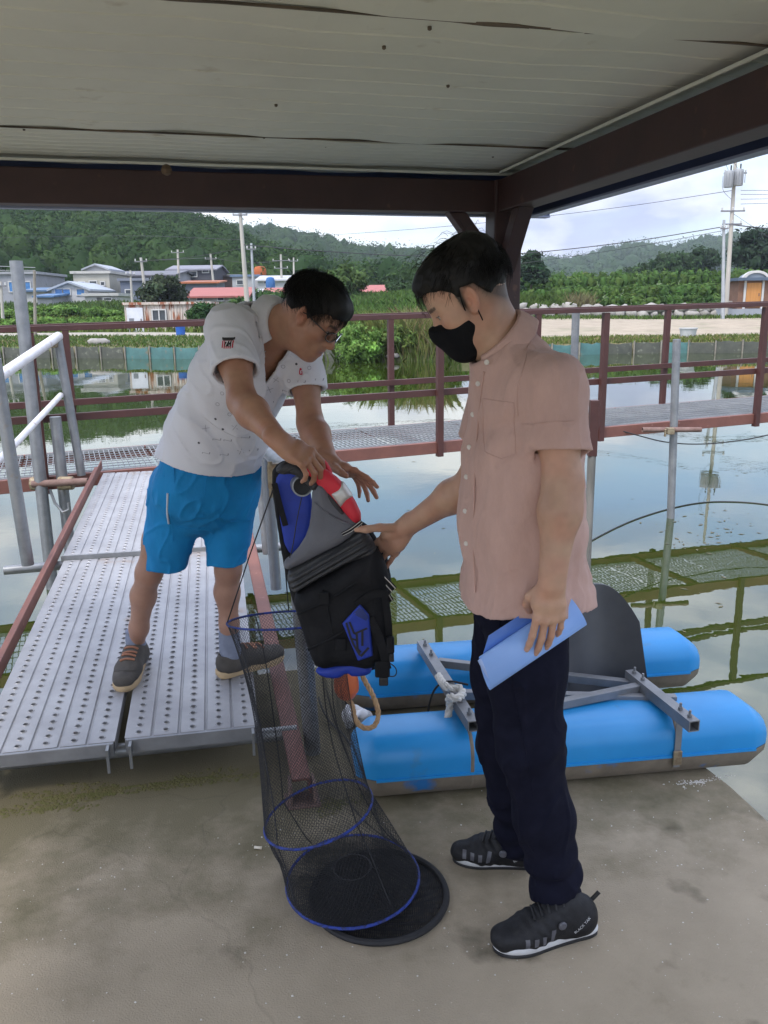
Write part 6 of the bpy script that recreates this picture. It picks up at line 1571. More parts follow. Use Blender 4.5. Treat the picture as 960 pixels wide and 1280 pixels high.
zp = project([PY(x, y, 2.6) for x, y in ((196, 627), (195, 640), (192, 655), (190, 673))], dvd, bvH, .002)
mb = MB(); mb.tube(smooth_path(zp, 2), .0035, 6); mb.build('pocket_zip', M['zip'], shoA, smooth=True)
for pl in (((205, 580), (204, 600), (201, 630), (197, 660), (193, 700)), ((240, 660), (243, 640), (246, 610), (248, 592)), ((204, 592), (206, 610), (207, 622))):
    q = project([PY(x, y, 2.6) for x, y in pl], dvd, bvH, .0006); mb = MB(); mb.tube(smooth_path(q, 2), .0014, 5); mb.build('seam', M['shorts'], shoA, smooth=True)
seam('leg_hem', [(182, 700), (200, 703), (222, 703)], 2.4, bvH, .0014, M['shorts'], shoA)
seam('leg_hem', [(258, 694), (280, 697), (303, 695)], 2.4, bvH, .0014, M['shorts'], shoA)
for hh, vx in ((hR, 1), (hL, 1)): pass

# socks and shoes
def plankz(p): return GN[2] + (np.asarray(p)[:2] - GN[:2]) @ GG[:2] * GG[2] / (GG[:2] @ GG[:2])
for an_, toe_px, dirv in ((ankR, (163, 868), V3(.02, -1, 0)), (ankL, None, V3(.80, .58, 0))):
    f = Field(an_ - V3(.11, .11, .14), an_ + V3(.11, .11, .14), .0034)
    f.econe(an_ + ZU * .055 + (0 if True else 0), an_ - ZU * .05, (.0365, .041), (.041, .049), PA_L, .01); f.displace(lambda P: .0016 * np.sin(P[:, 2] * 260) * sstep(an_[2] + .03, an_[2] + .05, P[:, 2]) + .002 * vnoise(P, 30, 5), .02)
    f.plane(an_ + ZU * .062, V3(0, 0, 1)); sdf_obj('sock', f, M['sock'], pA, 2)
    g_ = an_ - nrm(dirv) * .055; zz = plankz(an_) + .001
    SA_ = Fr(V3(g_[0], g_[1], zz), nrm(dirv + V3(0, 0, dirv @ GG * GG[2])), GU, .98)
    f = Field(SA_.p(.14, 0, .06) - V3(.21, .21, .11), SA_.p(.14, 0, .06) + V3(.21, .21, .11), .0034)
    E = lambda c, r, k=.02, op='+': f.ell(SA_.p(*c), np.array(r) * SA_.s, SA_.ax(), k, op)
    E((.050, 0, .058), (.050, .039, .050)); E((.06, 0, .04), (.06, .040, .035)); f.econe(SA_.p(.06, 0, .052), SA_.p(.17, 0, .044), (.041, .045), (.046, .032), SA_.y, .03); f.econe(SA_.p(.10, 0, .080), SA_.p(.18, 0, .055), (.032, .025), (.038, .024), SA_.y, .03)
    E((.215, 0, .038), (.065, .049, .028), .03); E((.262, 0, .034), (.022, .034, .020), .02)
    E((.052, 0, .115), (.046, .034, .045), .01, '-'); f.plane(SA_.p(0, 0, .020), -SA_.z)
    f.displace(lambda P: .0015 * vnoise(P, 40, 6), .02)
    sh_ = sdf_obj('shoe', f, M['brownshoe'], pA, 2); bvS = bvh_of(sh_)
    shoe_sole(SA_, 0, .027, FOOT, 'sole', M['tansole'], sh_, .035)
    for k in range(4):
        xx = .120 + .020 * k; a_, b_ = SA_.p(xx, .027, .15), SA_.p(xx + (.006 if k % 2 else -.004), -.027, .15); P_ = [lerp(a_, b_, t) for t in np.linspace(0, 1, 9)]
        mb = MB(); mb.tube(project(P_, -SA_.z, bvS, .003), .0042, 6); mb.build('lace', M['lace'], sh_, smooth=True)
    P_ = [SA_.p(.205 + .03 * math.cos(a), .046 * math.sin(a), .15) for a in np.linspace(-1.3, 1.3, 17)]; mb = MB(); mb.tube(project(P_, -SA_.z, bvS, .0006), .0018, 5); mb.build('toe_seam', M['brownshoe'], sh_, smooth=True)

# ------------------------------------------------------------------ life vest draped over the railing pipe
VY = 2.235
vest = empty('life_vest', PY(425, 845, VY), 'black and grey life vest with red shoulder and blue lining, hanging from the pipe end', 'life vest')
vu, vv_ = V3(1, 0, 0), V3(0, 0, 1)
def vp(pts, Y): return [(lambda p: (p[0], p[2]))(PY(x, y, Y)) for x, y in pts]
def vpad(name, pts, Y, th, m, fn=None, edge=.03, h=.0042, round_=1, parent=None, it=2, kk=.008): return pad(name, vp(pts, Y), (0, Y, 0), vu, vv_, th, m, parent or vest, h, edge, kk, fn, None, it, round_)
vpad('back_panel', [(337, 592), (348, 576), (366, 574), (372, 588), (352, 596), (350, 625), (362, 690), (392, 690), (420, 640), (455, 650), (470, 668), (490, 705), (488, 770), (485, 822), (470, 840), (430, 838), (395, 836), (378, 790), (358, 730), (346, 660)], VY + .075, .018, M['vestblack'])
vpad('lining', [(341, 598), (350, 584), (372, 586), (386, 600), (394, 640), (388, 676), (370, 695), (356, 690), (349, 650)], VY + .068, .012, M['vestblue'], edge=.02)
wob = lambda sc, am, sd: (lambda X, Y, d: am * vnoise(np.stack([X, Y, X * 0], -1), sc, sd) * (d < -.004))
vpad('grey_panel', [(390, 606), (404, 600), (416, 622), (434, 642), (455, 656), (432, 678), (402, 692), (376, 706), (357, 714), (352, 702), (370, 688), (385, 664), (389, 636)], VY, .024, M['vestgrey'], fn=wob(14, .005, 3), edge=.035)
o = vpad('grey_fold', [(388, 622), (392, 630), (420, 652), (446, 660), (440, 654), (414, 643)], VY - .022, .006, M['vestgrey'], edge=.008, h=.0026)
def ribs(a, b, pitch, am):
    a = np.array(vp([a], VY)[0]); b = np.array(vp([b], VY)[0]); d = nrm(b - a); n = np.array([-d[1], d[0]])
    return lambda X, Y, dd: am * (np.abs(np.sin(((X - a[0]) * n[0] + (Y - a[1]) * n[1]) * math.pi / pitch)) - .6) * (dd < -.003)
vpad('shoulder_rib', [(342, 588), (352, 576), (370, 575), (384, 586), (402, 604), (394, 617), (380, 603), (366, 592), (352, 594)], VY - .002, .021, M['vestrib'], fn=ribs((370, 600), (392, 585), .0075, .004), h=.0026, edge=.02)
vpad('rib_band', [(453, 657), (464, 670), (474, 690), (444, 700), (412, 716), (384, 732), (366, 744), (356, 714), (376, 705), (402, 691), (431, 677)], VY - .004, .036, M['vestrib'], fn=ribs((356, 714), (453, 657), .0165, .010), h=.0030, edge=.03)
vpad('body_panel', [(364, 744), (384, 730), (412, 714), (442, 696), (468, 676), (482, 700), (488, 725), (484, 748), (488, 790), (481, 822), (466, 836), (430, 830), (396, 836), (385, 812), (375, 778)], VY + .004, .048, M['vestblack'], fn=wob(22, .005, 5), edge=.05)
for pl in (((372, 768), (408, 752), (446, 728)), ((385, 812), (420, 796), (455, 770)), ((404, 738), (410, 760), (416, 792))):
    pts = [PY(x, y, VY - .044) for x, y in pl]; mb = MB(); mb.tube(smooth_path(pts, 2), .0035, 6); mb.build('seam_cord', M['vestblack'], vest, smooth=True)
for q in ((405, 748), (426, 806)):
    mb = MB(); mb.box(PY(q[0], q[1], VY - .049), (.03, .006, .036)); mb.build('webbing_loop', M['vestblack'], vest, bevel=.003)
vpad('shoulder_red', [(376, 590), (388, 577), (406, 584), (427, 600), (442, 620), (455, 648), (444, 660), (428, 640), (414, 624), (402, 614), (388, 604)], VY + .004, .022, M['vestred'], fn=wob(26, .005, 7), edge=.022, h=.0034)
vpad('reflective_band', [(411, 616), (429, 600), (442, 619), (426, 635)], VY + .002, .026, M['reflect'], edge=.02, h=.0032, round_=0)
vpad('shoulder_red', [(398, 571), (407, 573), (418, 592), (411, 597)], VY + .05, .015, M['vestred'], edge=.015, h=.0032)
vpad('collar_pad', [(382, 574), (390, 566), (403, 574), (408, 590), (401, 596), (391, 588)], VY + .03, .018, M['vestblack'], edge=.015, h=.0032)
vpad('side_mesh', [(400, 605), (416, 616), (430, 636), (441, 656), (432, 656), (415, 634), (404, 622)], VY + .002, .018, M['vestrib'], edge=.015, h=.0032)
vpad('hem_lining', [(391, 836), (412, 829), (444, 824), (466, 832), (464, 843), (440, 846), (434, 840), (424, 848), (402, 846)], VY + .012, .022, M['vestblue'], edge=.02, h=.0034)
pt_ = vpad('badge_patch', [(427, 779), (450, 754), (462, 768), (467, 820), (447, 827), (441, 812)], VY - .050, .007, M['vestblue'], edge=.008, h=.0022, round_=0)
bvV = bvh_of(pt_); LG = []
def lg(pts, w_):
    q = vp(pts, VY - .05)
    for a, b in zip(q[:-1], q[1:]): LG.append(line2(a, b, w_ * 1.35))
lg([(433, 777), (439, 797), (442, 804), (450, 818)], .0045); lg([(437, 776), (443, 791), (459, 784)], .0042); lg([(446, 791), (447, 810), (451, 814)], .0048); lg([(453, 787), (453, 806)], .0048); lg([(462, 779), (461, 808), (451, 819)], .0048); lg([(440, 797), (446, 799)], .004)
decal('monogram', LG, (0, VY - .12, 0), vu, vv_, V3(0, 1, 0), bvV, M['patchblack'], pt_, .0016, 2)
decal('badge_band', [vp([(441, 766), (451, 757), (460, 769), (462, 777), (446, 783)], VY - .05)[:4]], (0, VY - .12, 0), vu, vv_, V3(0, 1, 0), bvV, mat('badge_dark_blue', (.012, .028, .16), rough=.6), pt_, .0012, 4)
def web(pts, wd, Y, name='strap', stripes=True, th=.003):
    P = smooth_path([PY(x, y, Y) for x, y in pts], 2); nn = V3(0, -1, 0)
    def strip(off, w_, t_, m, nm):
        vs = []; fs = []
        for i, p in enumerate(P):
            T = nrm(P[min(i + 1, len(P) - 1)] - P[max(i - 1, 0)]); s_ = np.cross(T, nn); s_ = nrm(s_)
            for a, b in ((-1, 0), (1, 0), (1, 1), (-1, 1)): vs.append(p + s_ * (off + a * w_ / 2) + nn * (t_ * b))
        for i in range(len(P) - 1):
            for k in range(4): fs.append((i * 4 + k, i * 4 + (k + 1) % 4, i * 4 + 4 + (k + 1) % 4, i * 4 + 4 + k))
        fs += [(0, 1, 2, 3), tuple(len(vs) - 4 + k for k in range(4))]
        return MB().add(vs, fs).build(nm, m, vest)
    strip(0, wd, th, M['vestblack'], name)
    if stripes:
        for s_ in (-1, 1): strip(s_ * wd * .3, wd * .12, th + .0006, M['reflect'], 'strap_stripe')
web([(466, 712), (480, 724), (492, 737)], .022, VY - .02); web([(470, 728), (482, 742), (488, 752)], .022, VY - .0)
web([(440, 636), (447, 650), (452, 664)], .018, VY - .004); web([(428, 668), (440, 662), (452, 652)], .012, VY - .03)
web([(446, 756), (468, 740), (486, 744)], .022, VY - .045, stripes=False); web([(462, 772), (476, 800), (484, 836)], .024, VY - .047, stripes=False)
web([(478, 742), (484, 760), (487, 800), (484, 826)], .02, VY - .03, stripes=False)
web([(343, 604), (350, 632), (357, 657)], .016, VY + .04, stripes=False)
for q, sz in (((478, 836), (.042, .016, .05)), ((488, 806), (.022, .018, .05))):
    c_ = PY(q[0], q[1], VY - .045); mb = MB(); mb.box(c_, sz); mb.box(c_ + V3(.004, -.004, -.034), (sz[0] * .7, .010, .024)); 
    o = MB().box(c_, sz).build('buckle', M['vestblack'], vest, bevel=.005); MB().box(c_ + V3(.003, -.003, -sz[2] / 2 - .012), (sz[0] * .62, .010, .026)).build('buckle_tongue', M['black'], o, bevel=.004)
mb = MB(); mb.tube(smooth_path([PY(x, y, VY - .035) for x, y in ((377, 622), (371, 650), (366, 684), (362, 697))], 2), .0016, 6); mb.build('drawcord', M['black'], vest, smooth=True)
mb = MB(); mb.tube(smooth_path([PY(x, y, VY) for x, y in ((486, 828), (496, 835), (495, 846), (484, 845))], 2), .0018, 6); mb.build('drawcord', M['black'], vest, smooth=True)

# ------------------------------------------------------------------ collapsible fish trap of black net on blue hoops
def ring_pts(c, u, v, r, n=72): return [np.asarray(c) + np.asarray(u) * r * math.cos(a) + np.asarray(v) * r * math.sin(a) for a in np.arange(n) * 2 * math.pi / n]
RR = .178
rg1 = (PY(356, 775, 2.44), nrm(V3(1, 0, .04)), V3(0, .62, -.07))
rg2 = (PY(398, 1016, 2.04), nrm(V3(.93, .18, .26)), nrm(V3(-.2, .97, -.02)) * .93)
rg3 = (PZ(441, 1098, .045), nrm(V3(1, .05, .05)), nrm(V3(-.05, 1, .05)))
rgb = (PZ(474, 1117, .009), V3(1, 0, 0), V3(0, 1, 0))
net = empty('fish_trap', PZ(465, 1115, 0), 'collapsible black net trap with blue hoops, hung from the railing down to the deck', 'fish trap')
for nm, (c, u, v), r, rad, m in (('hoop', rg1, RR, .0036, M['blue_hoop']), ('hoop', rg2, RR * .86, .0037, M['blue_hoop']), ('hoop', rg3, RR, .0040, M['blue_hoop']), ('base_hoop', rgb, RR * 1.01, .009, M['net'])):
    mb = MB(); mb.tube(ring_pts(c, u, v, r), rad, 8, closed=True); mb.build(nm, m, net, smooth=True)
nth = 100; rows = []
for (c0, u0, v0), (c1, u1, v1), n in ((rg1, rg2, 54), (rg2, rg3, 17)):
    for k in range(n):
        t = k / n; c = lerp(np.asarray(c0), np.asarray(c1), t); u = nrm(lerp(u0, u1, t)); v = lerp(v0, v1, t)
        rr = RR * (lerp(1, .86, t) - .17 * math.sin(math.pi * t) if n > 20 else lerp(.86, 1, t) - .03 * math.sin(math.pi * t))
        a = np.arange(nth) * 2 * math.pi / nth
        P = c + np.outer(np.cos(a), u) * rr + np.outer(np.sin(a), v) * rr
        wr = .010 * math.sin(math.pi * t); P = P * 1.0 + (P - c) / rr * (wr * (np.sin(a * 5 + k * .07) + .5 * np.sin(a * 11 + k * .11)))[:, None]
        P[:, 2] -= .012 * math.sin(math.pi * t) * (1 + np.sin(a * 3))
        rows.append(P)
rows.append(np.array(ring_pts(*rg3, RR, nth)))
G = np.array(rows); nr = len(G); lines = []
k = np.arange(nth)
for sgn in (1, -1): lines.append(np.stack([G[i][(k + sgn * i) % nth] if False else G[i][(k + sgn * (i // 1)) % nth] for i in range(nr)], 1))
A = np.concatenate(lines); part = tubes3([A[:, i] for i in range(nr)], .00062, 1.0)
o = join_np('netting', [part], M['net'], net); o['kind'] = 'stuff'
def disc_net(c, u, v, r, sp, z0, sag, sd, th=.0007):
    pts_all = []; rng = np.random.RandomState(sd); n = 26
    for ax_ in (0, 1):
        for q in np.arange(-r + sp / 2, r, sp):
            w_ = math.sqrt(max(0, r * r - q * q)); s_ = np.linspace(-w_, w_, n); qq = np.full(n, q)
            a, b = (s_, qq) if ax_ else (qq, s_); ra = np.hypot(a, b) / r
            zz = z0 + sag * (1 - ra ** 2) + .006 * vnoise(np.stack([a, b, a * 0 + sd], -1), 22, sd) * (1 - ra)
            pts_all.append(np.asarray(c) + np.outer(a, u) + np.outer(b, v) + np.outer(zz, V3(0, 0, 1)) + np.outer(.004 * vnoise(np.stack([b, a, a * 0], -1), 30, sd + 1), u))
    A = np.stack(pts_all); return tubes3([A[:, i] for i in range(n)], th, 1.0)
o = join_np('bottom_netting', [disc_net(*rg3, RR, .0052, .0, -.008, 3, .0009), disc_net(*rg3, RR * .98, .0050, -.004, -.006, 4), disc_net(rgb[0], rgb[1], rgb[2], RR, .0046, -.002, .0, 5, .0009), disc_net(rgb[0], rgb[1], rgb[2], RR, .0052, -.005, .003, 6, .0009)], M['net'], net); o['kind'] = 'stuff'
# inner funnel, gathered
fun = []
for kk in range(60):
    a = kk / 60 * 2 * math.pi; p0 = np.asarray(rg3[0]) + rg3[1] * RR * math.cos(a) + rg3[2] * RR * math.sin(a); p1 = np.asarray(rg3[0]) + rg3[1] * .05 * math.cos(a + .5) + rg3[2] * .05 * math.sin(a + .5) + V3(.0, 0, .035)
    fun.append(np.array([lerp(p0, p1, t) + V3(0, 0, -.014 * math.sin(math.pi * t)) for t in np.linspace(0, 1, 10)]))
A = np.stack(fun); o = join_np('funnel_netting', [tubes3([A[:, i] for i in range(10)], .0008, 1.0)], M['net'], net); o['kind'] = 'stuff'
mb = MB(); mb.tube(ring_pts(np.asarray(rg3[0]) + V3(0, 0, .035), rg3[1], rg3[2], .05, 28), .002, 6, closed=True); mb.build('funnel_ring', M['net'], net, smooth=True)
for j in (10, 35, 60, 85):      # edge cords down the sides
    P = [G[i][j] for i in range(0, nr, 3)]; mb = MB(); mb.tube(P, .0018, 5); mb.build('side_cord', M['net'], net, smooth=True)
lft = np.asarray(rg1[0]) - rg1[1] * RR; rgt = np.asarray(rg1[0]) + rg1[1] * RR; bk = np.asarray(rg1[0]) + rg1[2] * RR
hang = PY(347, 596, 2.30)
for P in ([lft, lerp(lft, hang, .5) + V3(-.004, 0, -.004), hang], [bk, lerp(bk, hang, .5), hang]):
    mb = MB(); mb.tube(P, .0020, 6); mb.build('hanging_cord', M['net'], net, smooth=True)

# ------------------------------------------------------------------ far bank
def gz(x, y): return float(ground_z(np.array(x), np.array(y)))
def at(px, Y, dz=0.0):
    x = PY(px, 390, Y)[0]; return V3(x, Y, gz(x, Y) + dz)
TEAL = mat('teal_tarp_board', (.065, .165, .16), (.05, .125, .12), scale=3, rough=.7, spots=(.14, .14, .11), sscale=4, sthr=.6)
DKB = mat('weathered_grey_board', (.085, .09, .07), (.055, .06, .05), scale=3, rough=.85, spots=(.16, .17, .13), sscale=5, sthr=.6)
WOODP = mat('grey_stake', (.26, .24, .20), (.18, .16, .13), scale=5, rough=.9)
for lab, pa_, pb_, step in (('low retaining edge of weathered boards at the left waterline', -60, 412, 31), ('low retaining edge of teal boards along the right waterline', 655, 1010, 34)):
    c0 = at(pa_, 38); t = empty('retaining_wall', (c0[0], bank(c0[0]), -.5), lab, 'retaining wall'); rng = np.random.RandomState(step); x = pa_
    while x < pb_:
        y0 = float(bank(PY(x, 447, 38)[0])); a = V3(PY(x, 440, y0)[0], 0, 0); a[1] = bank(a[0]); b = V3(PY(x + step, 440, y0)[0], 0, 0); b[1] = bank(b[0])
        hgt = .03 + .05 * rng.rand(); sgn = V3(0, -.10, 0)
        mb = MB(); n_ = 6; vs = []; fs = []
        for i in range(n_ + 1):
            p = lerp(a, b, i / n_) + sgn; sag = -.09 * math.sin(math.pi * i / n_) * rng.rand()
            bl_ = -.05 * math.sin(math.pi * i / n_)
            vs += [p + V3(0, 0, -.75), p + V3(0, bl_, -.25), p + V3(0, 0, hgt + sag), p + V3(0, .03, hgt + sag)]
        for i in range(n_):
            for k in range(3): fs.append((i * 4 + k, i * 4 + k + 1, i * 4 + 5 + k, i * 4 + 4 + k))
        mb.add(vs, fs).build('board', TEAL if (x > 600 and rng.rand() < .62) or (150 < x < 300 and rng.rand() < .7) else DKB, t, smooth=True)
        mb = MB(); mb.tube([a + V3(0, -.15, -.8), a + V3(0, -.15, .07 + .06 * rng.rand())], .035, 6); mb.build('stake', WOODP, t)
        x += step

# ------------------------------------------------------------------ buildings
HM = {}
def hm(c, rough=.8, spots=None):
    k = (c, rough)
    if k not in HM: c = tuple(v * (.70 if max(c) > .2 else .85) for v in c); HM[k] = mat('painted_wall', c, tuple(v * .86 for v in c), scale=.7, rough=rough, spots=tuple(v * .66 for v in c), sscale=.9, sthr=.62)
    return HM[k]
PANE = mat('dark_window_pane', (.035, .045, .055), (.05, .06, .07), scale=2, rough=.12); BLUEPANE = mat('blue_window_pane', (.03, .13, .33), (.05, .18, .4), scale=2, rough=.15)
FRAMEW = hm((.75, .75, .73)); 
def house(label, x0, x1, ytop, Y, wall, roof, rc, rh=6, wins=(), depth=9, doors=(), ybase=None, yaw=0.0, name='house', cat='house', extra=None):
    """x0..x1, ytop in photo pixels measure the front wall at distance Y; rh roof rise in pixels"""
    A, B = PY(x0, ytop, Y), PY(x1, ytop, Y); zt = (A[2] + B[2]) / 2; zb = min(gz(A[0], Y), gz(B[0], Y)) - .3
    t = empty(name, ((A[0] + B[0]) / 2, Y, zb), label, cat)
    k = Y / F_PX * 1.03; c = V3((A[0] + B[0]) / 2, Y + depth / 2, (zb + zt) / 2); w_ = B[0] - A[0]
    X = V3(1, yaw, 0); X = nrm(X); Yv = np.cross((0, 0, 1), X); f0 = V3((A[0] + B[0]) / 2, Y, 0)
    MB().box(f0 + Yv * depth / 2 + V3(0, 0, (zb + zt) / 2), (w_, depth, zt - zb), (X, Yv, (0, 0, 1))).build('wall', hm(wall), t)
    ov = .35; r = rh * k; rm = hm(rc, .6)
    P = lambda a, b, z: f0 + X * a + Yv * b + V3(0, 0, z)
    if roof == 'flat':
        o = MB().box(P(0, depth / 2, zt + .14), (w_ + .5, depth + .5, .28), (X, Yv, (0, 0, 1))).build('roof', rm, t)
    elif roof == 'ridge':      # ridge along the street: the slope faces us
        hw = w_ / 2 + ov
        vs = [P(s * hw, b, z) for s in (-1, 1) for b, z in ((-ov, zt - .08), (depth / 2, zt + r), (depth + ov, zt - .08), (depth + ov, zt - .24), (depth / 2, zt + r - .18), (-ov, zt - .24))]
        o = MB().add(vs, [(0, 1, 7, 6), (1, 2, 8, 7), (2, 3, 9, 8), (3, 4, 10, 9), (4, 5, 11, 10), (5, 0, 6, 11), (0, 5, 4, 1), (1, 4, 3, 2), (6, 7, 10, 11), (7, 8, 9, 10)]).build('roof', rm, t)
        MB().add([P(s * w_ / 2, b, z) for s in (-1, 1) for b, z in ((0, zt), (depth / 2, zt + r - .2), (depth, zt))], [(0, 2, 1), (3, 4, 5)]).build('gable', hm(wall), t)
    elif roof == 'gable':      # gable faces us
        hw = w_ / 2 + ov
        vs = [P(a, b, z) for b in (-ov, depth + ov) for a, z in ((-hw, zt - .1), (0, zt + r), (hw, zt - .1), (hw, zt - .3), (0, zt + r - .2), (-hw, zt - .3))]
        o = MB().add(vs, [(0, 1, 7, 6), (1, 2, 8, 7), (2, 3, 9, 8), (3, 4, 10, 9), (4, 5, 11, 10), (5, 0, 6, 11), (0, 5, 4, 1), (1, 4, 3, 2), (6, 7, 10, 11), (7, 8, 9, 10)]).build('roof', rm, t)
        MB().prism([(-w_ / 2, zt), (w_ / 2, zt), (0, zt + r - .2)], P(0, .02, 0), X, V3(0, 0, 1), Yv * .2).build('gable', hm(wall), t)
    elif roof == 'shed':
        hw = w_ / 2 + ov; vs = [P(s * hw, b, z) for s in (-1, 1) for b, z in ((-ov, zt - .05), (depth, zt + r), (depth, zt + r - .18), (-ov, zt - .22))]
        o = MB().add(vs, [(0, 1, 5, 4), (1, 2, 6, 5), (2, 3, 7, 6), (3, 0, 4, 7), (0, 3, 2, 1), (4, 5, 6, 7)]).build('roof', rm, t)
    for (a0, a1, b0, b1, kind) in wins:
        p, q = PY(a0, b1, Y), PY(a1, b0, Y); cx = (p[0] + q[0]) / 2 - f0[0]; ww = q[0] - p[0]; hh = q[2] - p[2]; zc = (p[2] + q[2]) / 2
        fr_ = MB()
        for sx in (-1, 1): fr_.box(P(cx + sx * ww / 2, -.04, zc), (.09, .1, hh + .09), (X, Yv, (0, 0, 1)))
        for sz in (-1, 1): fr_.box(P(cx, -.045, zc + sz * hh / 2), (ww + .09, .1, .09), (X, Yv, (0, 0, 1)))
        if ww > 1.2: fr_.box(P(cx, -.042, zc), (.07, .08, hh), (X, Yv, (0, 0, 1)))
        fo = fr_.build('window', FRAMEW if kind != 'd' else hm((.2, .2, .22)), t)
        MB().box(P(cx, -.015, zc), (ww, .03, hh), (X, Yv, (0, 0, 1))).build('pane', BLUEPANE if kind == 'b' else PANE, fo)
    for (a0, a1, b0, c_) in doors:
        p, q = PY(a0, b0, Y), PY(a1, b0, Y); cx = (p[0] + q[0]) / 2 - f0[0]; MB().box(P(cx, -.03, (p[2] + zb) / 2), (q[0] - p[0], .06, p[2] - zb), (X, Yv, (0, 0, 1))).build('door', hm(c_), t)
    if extra: extra(t, P, zt, w_, depth)
    return t
def pergola(t, P, zt, w_, d):
    mb = MB()
    for a in np.linspace(-w_ / 2, w_ / 2, 6): mb.bar(P(a, .2, zt), P(a, .2, zt + 1.1), .06, .06)
    mb.bar(P(-w_ / 2, .2, zt + 1.1), P(w_ / 2, .2, zt + .7), .06, .06); mb.bar(P(-w_ / 2, .2, zt + .5), P(w_ / 2, .2, zt + .4), .05, .05)
    mb.build('roof_railing', hm((.5, .5, .52)), t)
W_ = (.60, .60, .58)
house('grey flat block with railing on its roof at the far left edge', -45, 44, 343, 98, (.36, .37, .41), 'flat', (.38, .39, .42), wins=((12, 24, 352, 365, 'b'), (26, 38, 352, 364, 'b'), (-20, 0, 352, 364, 'b')), extra=pergola, name='apartment_block', cat='building')
house('small white shed with blue edged roof below the grey block', 29, 57, 362, 90, W_, 'shed', (.10, .19, .33), rh=4, wins=(), depth=5, name='shed', cat='shed')
house('low white house with a row of blue windows', 64, 109, 360, 88, (.64, .65, .66), 'gable', (.45, .50, .56), rh=8, wins=((69, 78, 361, 369, 'b'), (79, 88, 361, 369, 'b'), (96, 106, 361, 369, 'b')), depth=8)
house('cream two storey house with flat parapet roof', 91, 136, 342, 97, (.52, .50, .42), 'flat', (.58, .57, .52), wins=((112, 121, 351, 357, 'w'), (99, 106, 352, 358, 'w'), (126, 131, 352, 357, 'w')), depth=8)
house('grey rooftop hut peeking over the cream house', 106, 133, 335, 104, (.45, .46, .48), 'gable', (.40, .43, .48), rh=5, depth=6, name='hut', cat='building')
house('small white annex with a dark doorway above the green scrub', 106, 146, 370, 87, W_, 'flat', (.56, .56, .53), wins=((130, 140, 372, 376, 'w'),), doors=((121, 127, 372, (.10, .10, .10)),), depth=5, name='annex', cat='building')
house('long lilac grey warehouse with dark sloping roof', 134, 216, 343, 106, (.40, .40, .45), 'ridge', (.13, .13, .15), rh=7, wins=((150, 156, 346, 350, 'w'), (160, 166, 346, 350, 'w')), depth=14, name='warehouse', cat='warehouse')
house('slate blue panelled building with one small white window', 150, 200, 351, 95, (.13, .15, .20), 'flat', (.20, .22, .27), wins=((157, 164, 362, 368, 'w'),), depth=9, name='workshop', cat='building')
house('dark house with grey gabled roof and lit windows on the slope', 210, 268, 336, 116, (.07, .07, .085), 'ridge', (.24, .24, .28), rh=6, wins=((224, 231, 339, 346, 'w'), (238, 246, 339, 346, 'w'), (253, 261, 337, 341, 'w')), depth=9)
house('narrow white gabled house between the cream house and the warehouse', 118, 140, 353, 101, (.55, .55, .53), 'gable', (.30, .16, .13), rh=5, wins=((124, 129, 356, 361, 'w'), (131, 136, 356, 361, 'd')), depth=6)
house('low grey shed with rusty roof left of the dark house', 186, 213, 344, 118, (.28, .28, .30), 'shed', (.22, .12, .08), rh=4, wins=((192, 197, 346, 350, 'w'),), depth=6, name='shed', cat='shed')
house('small beige house half hidden behind the slate shed', 252, 276, 340, 128, (.42, .37, .29), 'gable', (.16, .15, .17), rh=6, wins=((258, 262, 343, 347, 'w'), (266, 270, 343, 347, 'w')), depth=7)
house('long white shed with grey roof on the slope right of the orange tank', 340, 384, 341, 138, (.45, .45, .46), 'ridge', (.30, .31, .34), rh=5, wins=((346, 351, 343, 346, 'd'), (360, 365, 343, 346, 'd')), depth=8, name='shed', cat='shed')
house('little blue roofed hut at the foot of the village, left of the container', 46, 64, 369, 84, (.48, .49, .50), 'shed', (.10, .22, .42), rh=3, depth=4, name='hut', cat='building')
house('slate wall shed under an orange awning', 227, 271, 352, 102, (.17, .19, .235), 'shed', (.50, .16, .06), rh=3, depth=5, name='shed', cat='shed')
house('brown tin shed with dark roof in the village centre', 267, 291, 344, 122, (.16, .11, .085), 'shed', (.09, .085, .085), rh=3, depth=6, name='shed', cat='shed')
house('grey white warehouse with blue upper band behind the pole', 290, 322, 346, 116, (.50, .51, .53), 'flat', (.16, .24, .36), wins=((296, 304, 350, 356, 'w'),), depth=9, name='warehouse', cat='warehouse')
house('white gabled warehouse right of the tall pole', 322, 360, 349, 110, (.56, .57, .59), 'ridge', (.55, .56, .58), rh=6, wins=((330, 336, 351, 355, 'w'),), depth=10, name='warehouse', cat='warehouse')
house('long red roofed barn in front of the village', 237, 308, 369, 80, (.50, .47, .43), 'ridge', (.42, .125, .10), rh=10, wins=((246, 254, 371, 376, 'w'), (272, 280, 371, 376, 'w')), depth=7, name='barn', cat='barn')
house('second red roofed barn partly behind the bending man', 330, 392, 368, 82, (.50, .48, .45), 'ridge', (.43, .13, .105), rh=9, depth=7, name='barn', cat='barn')
house('small grey lean-to between the two red roofs', 309, 329, 366, 83, (.42, .43, .45), 'shed', (.52, .53, .55), rh=6, depth=5, name='lean_to', cat='shed')
house('pale concrete box house high on the village edge', 383, 400, 336, 150, (.48, .48, .48), 'flat', (.5, .5, .5), wins=((389, 392, 337, 340, 'd'),), depth=8)
house('small red roofed house beyond the bending man', 452, 483, 364, 108, (.56, .55, .53), 'ridge', (.45, .13, .11), rh=8, wins=((470, 475, 365, 369, 'w'),), depth=7)
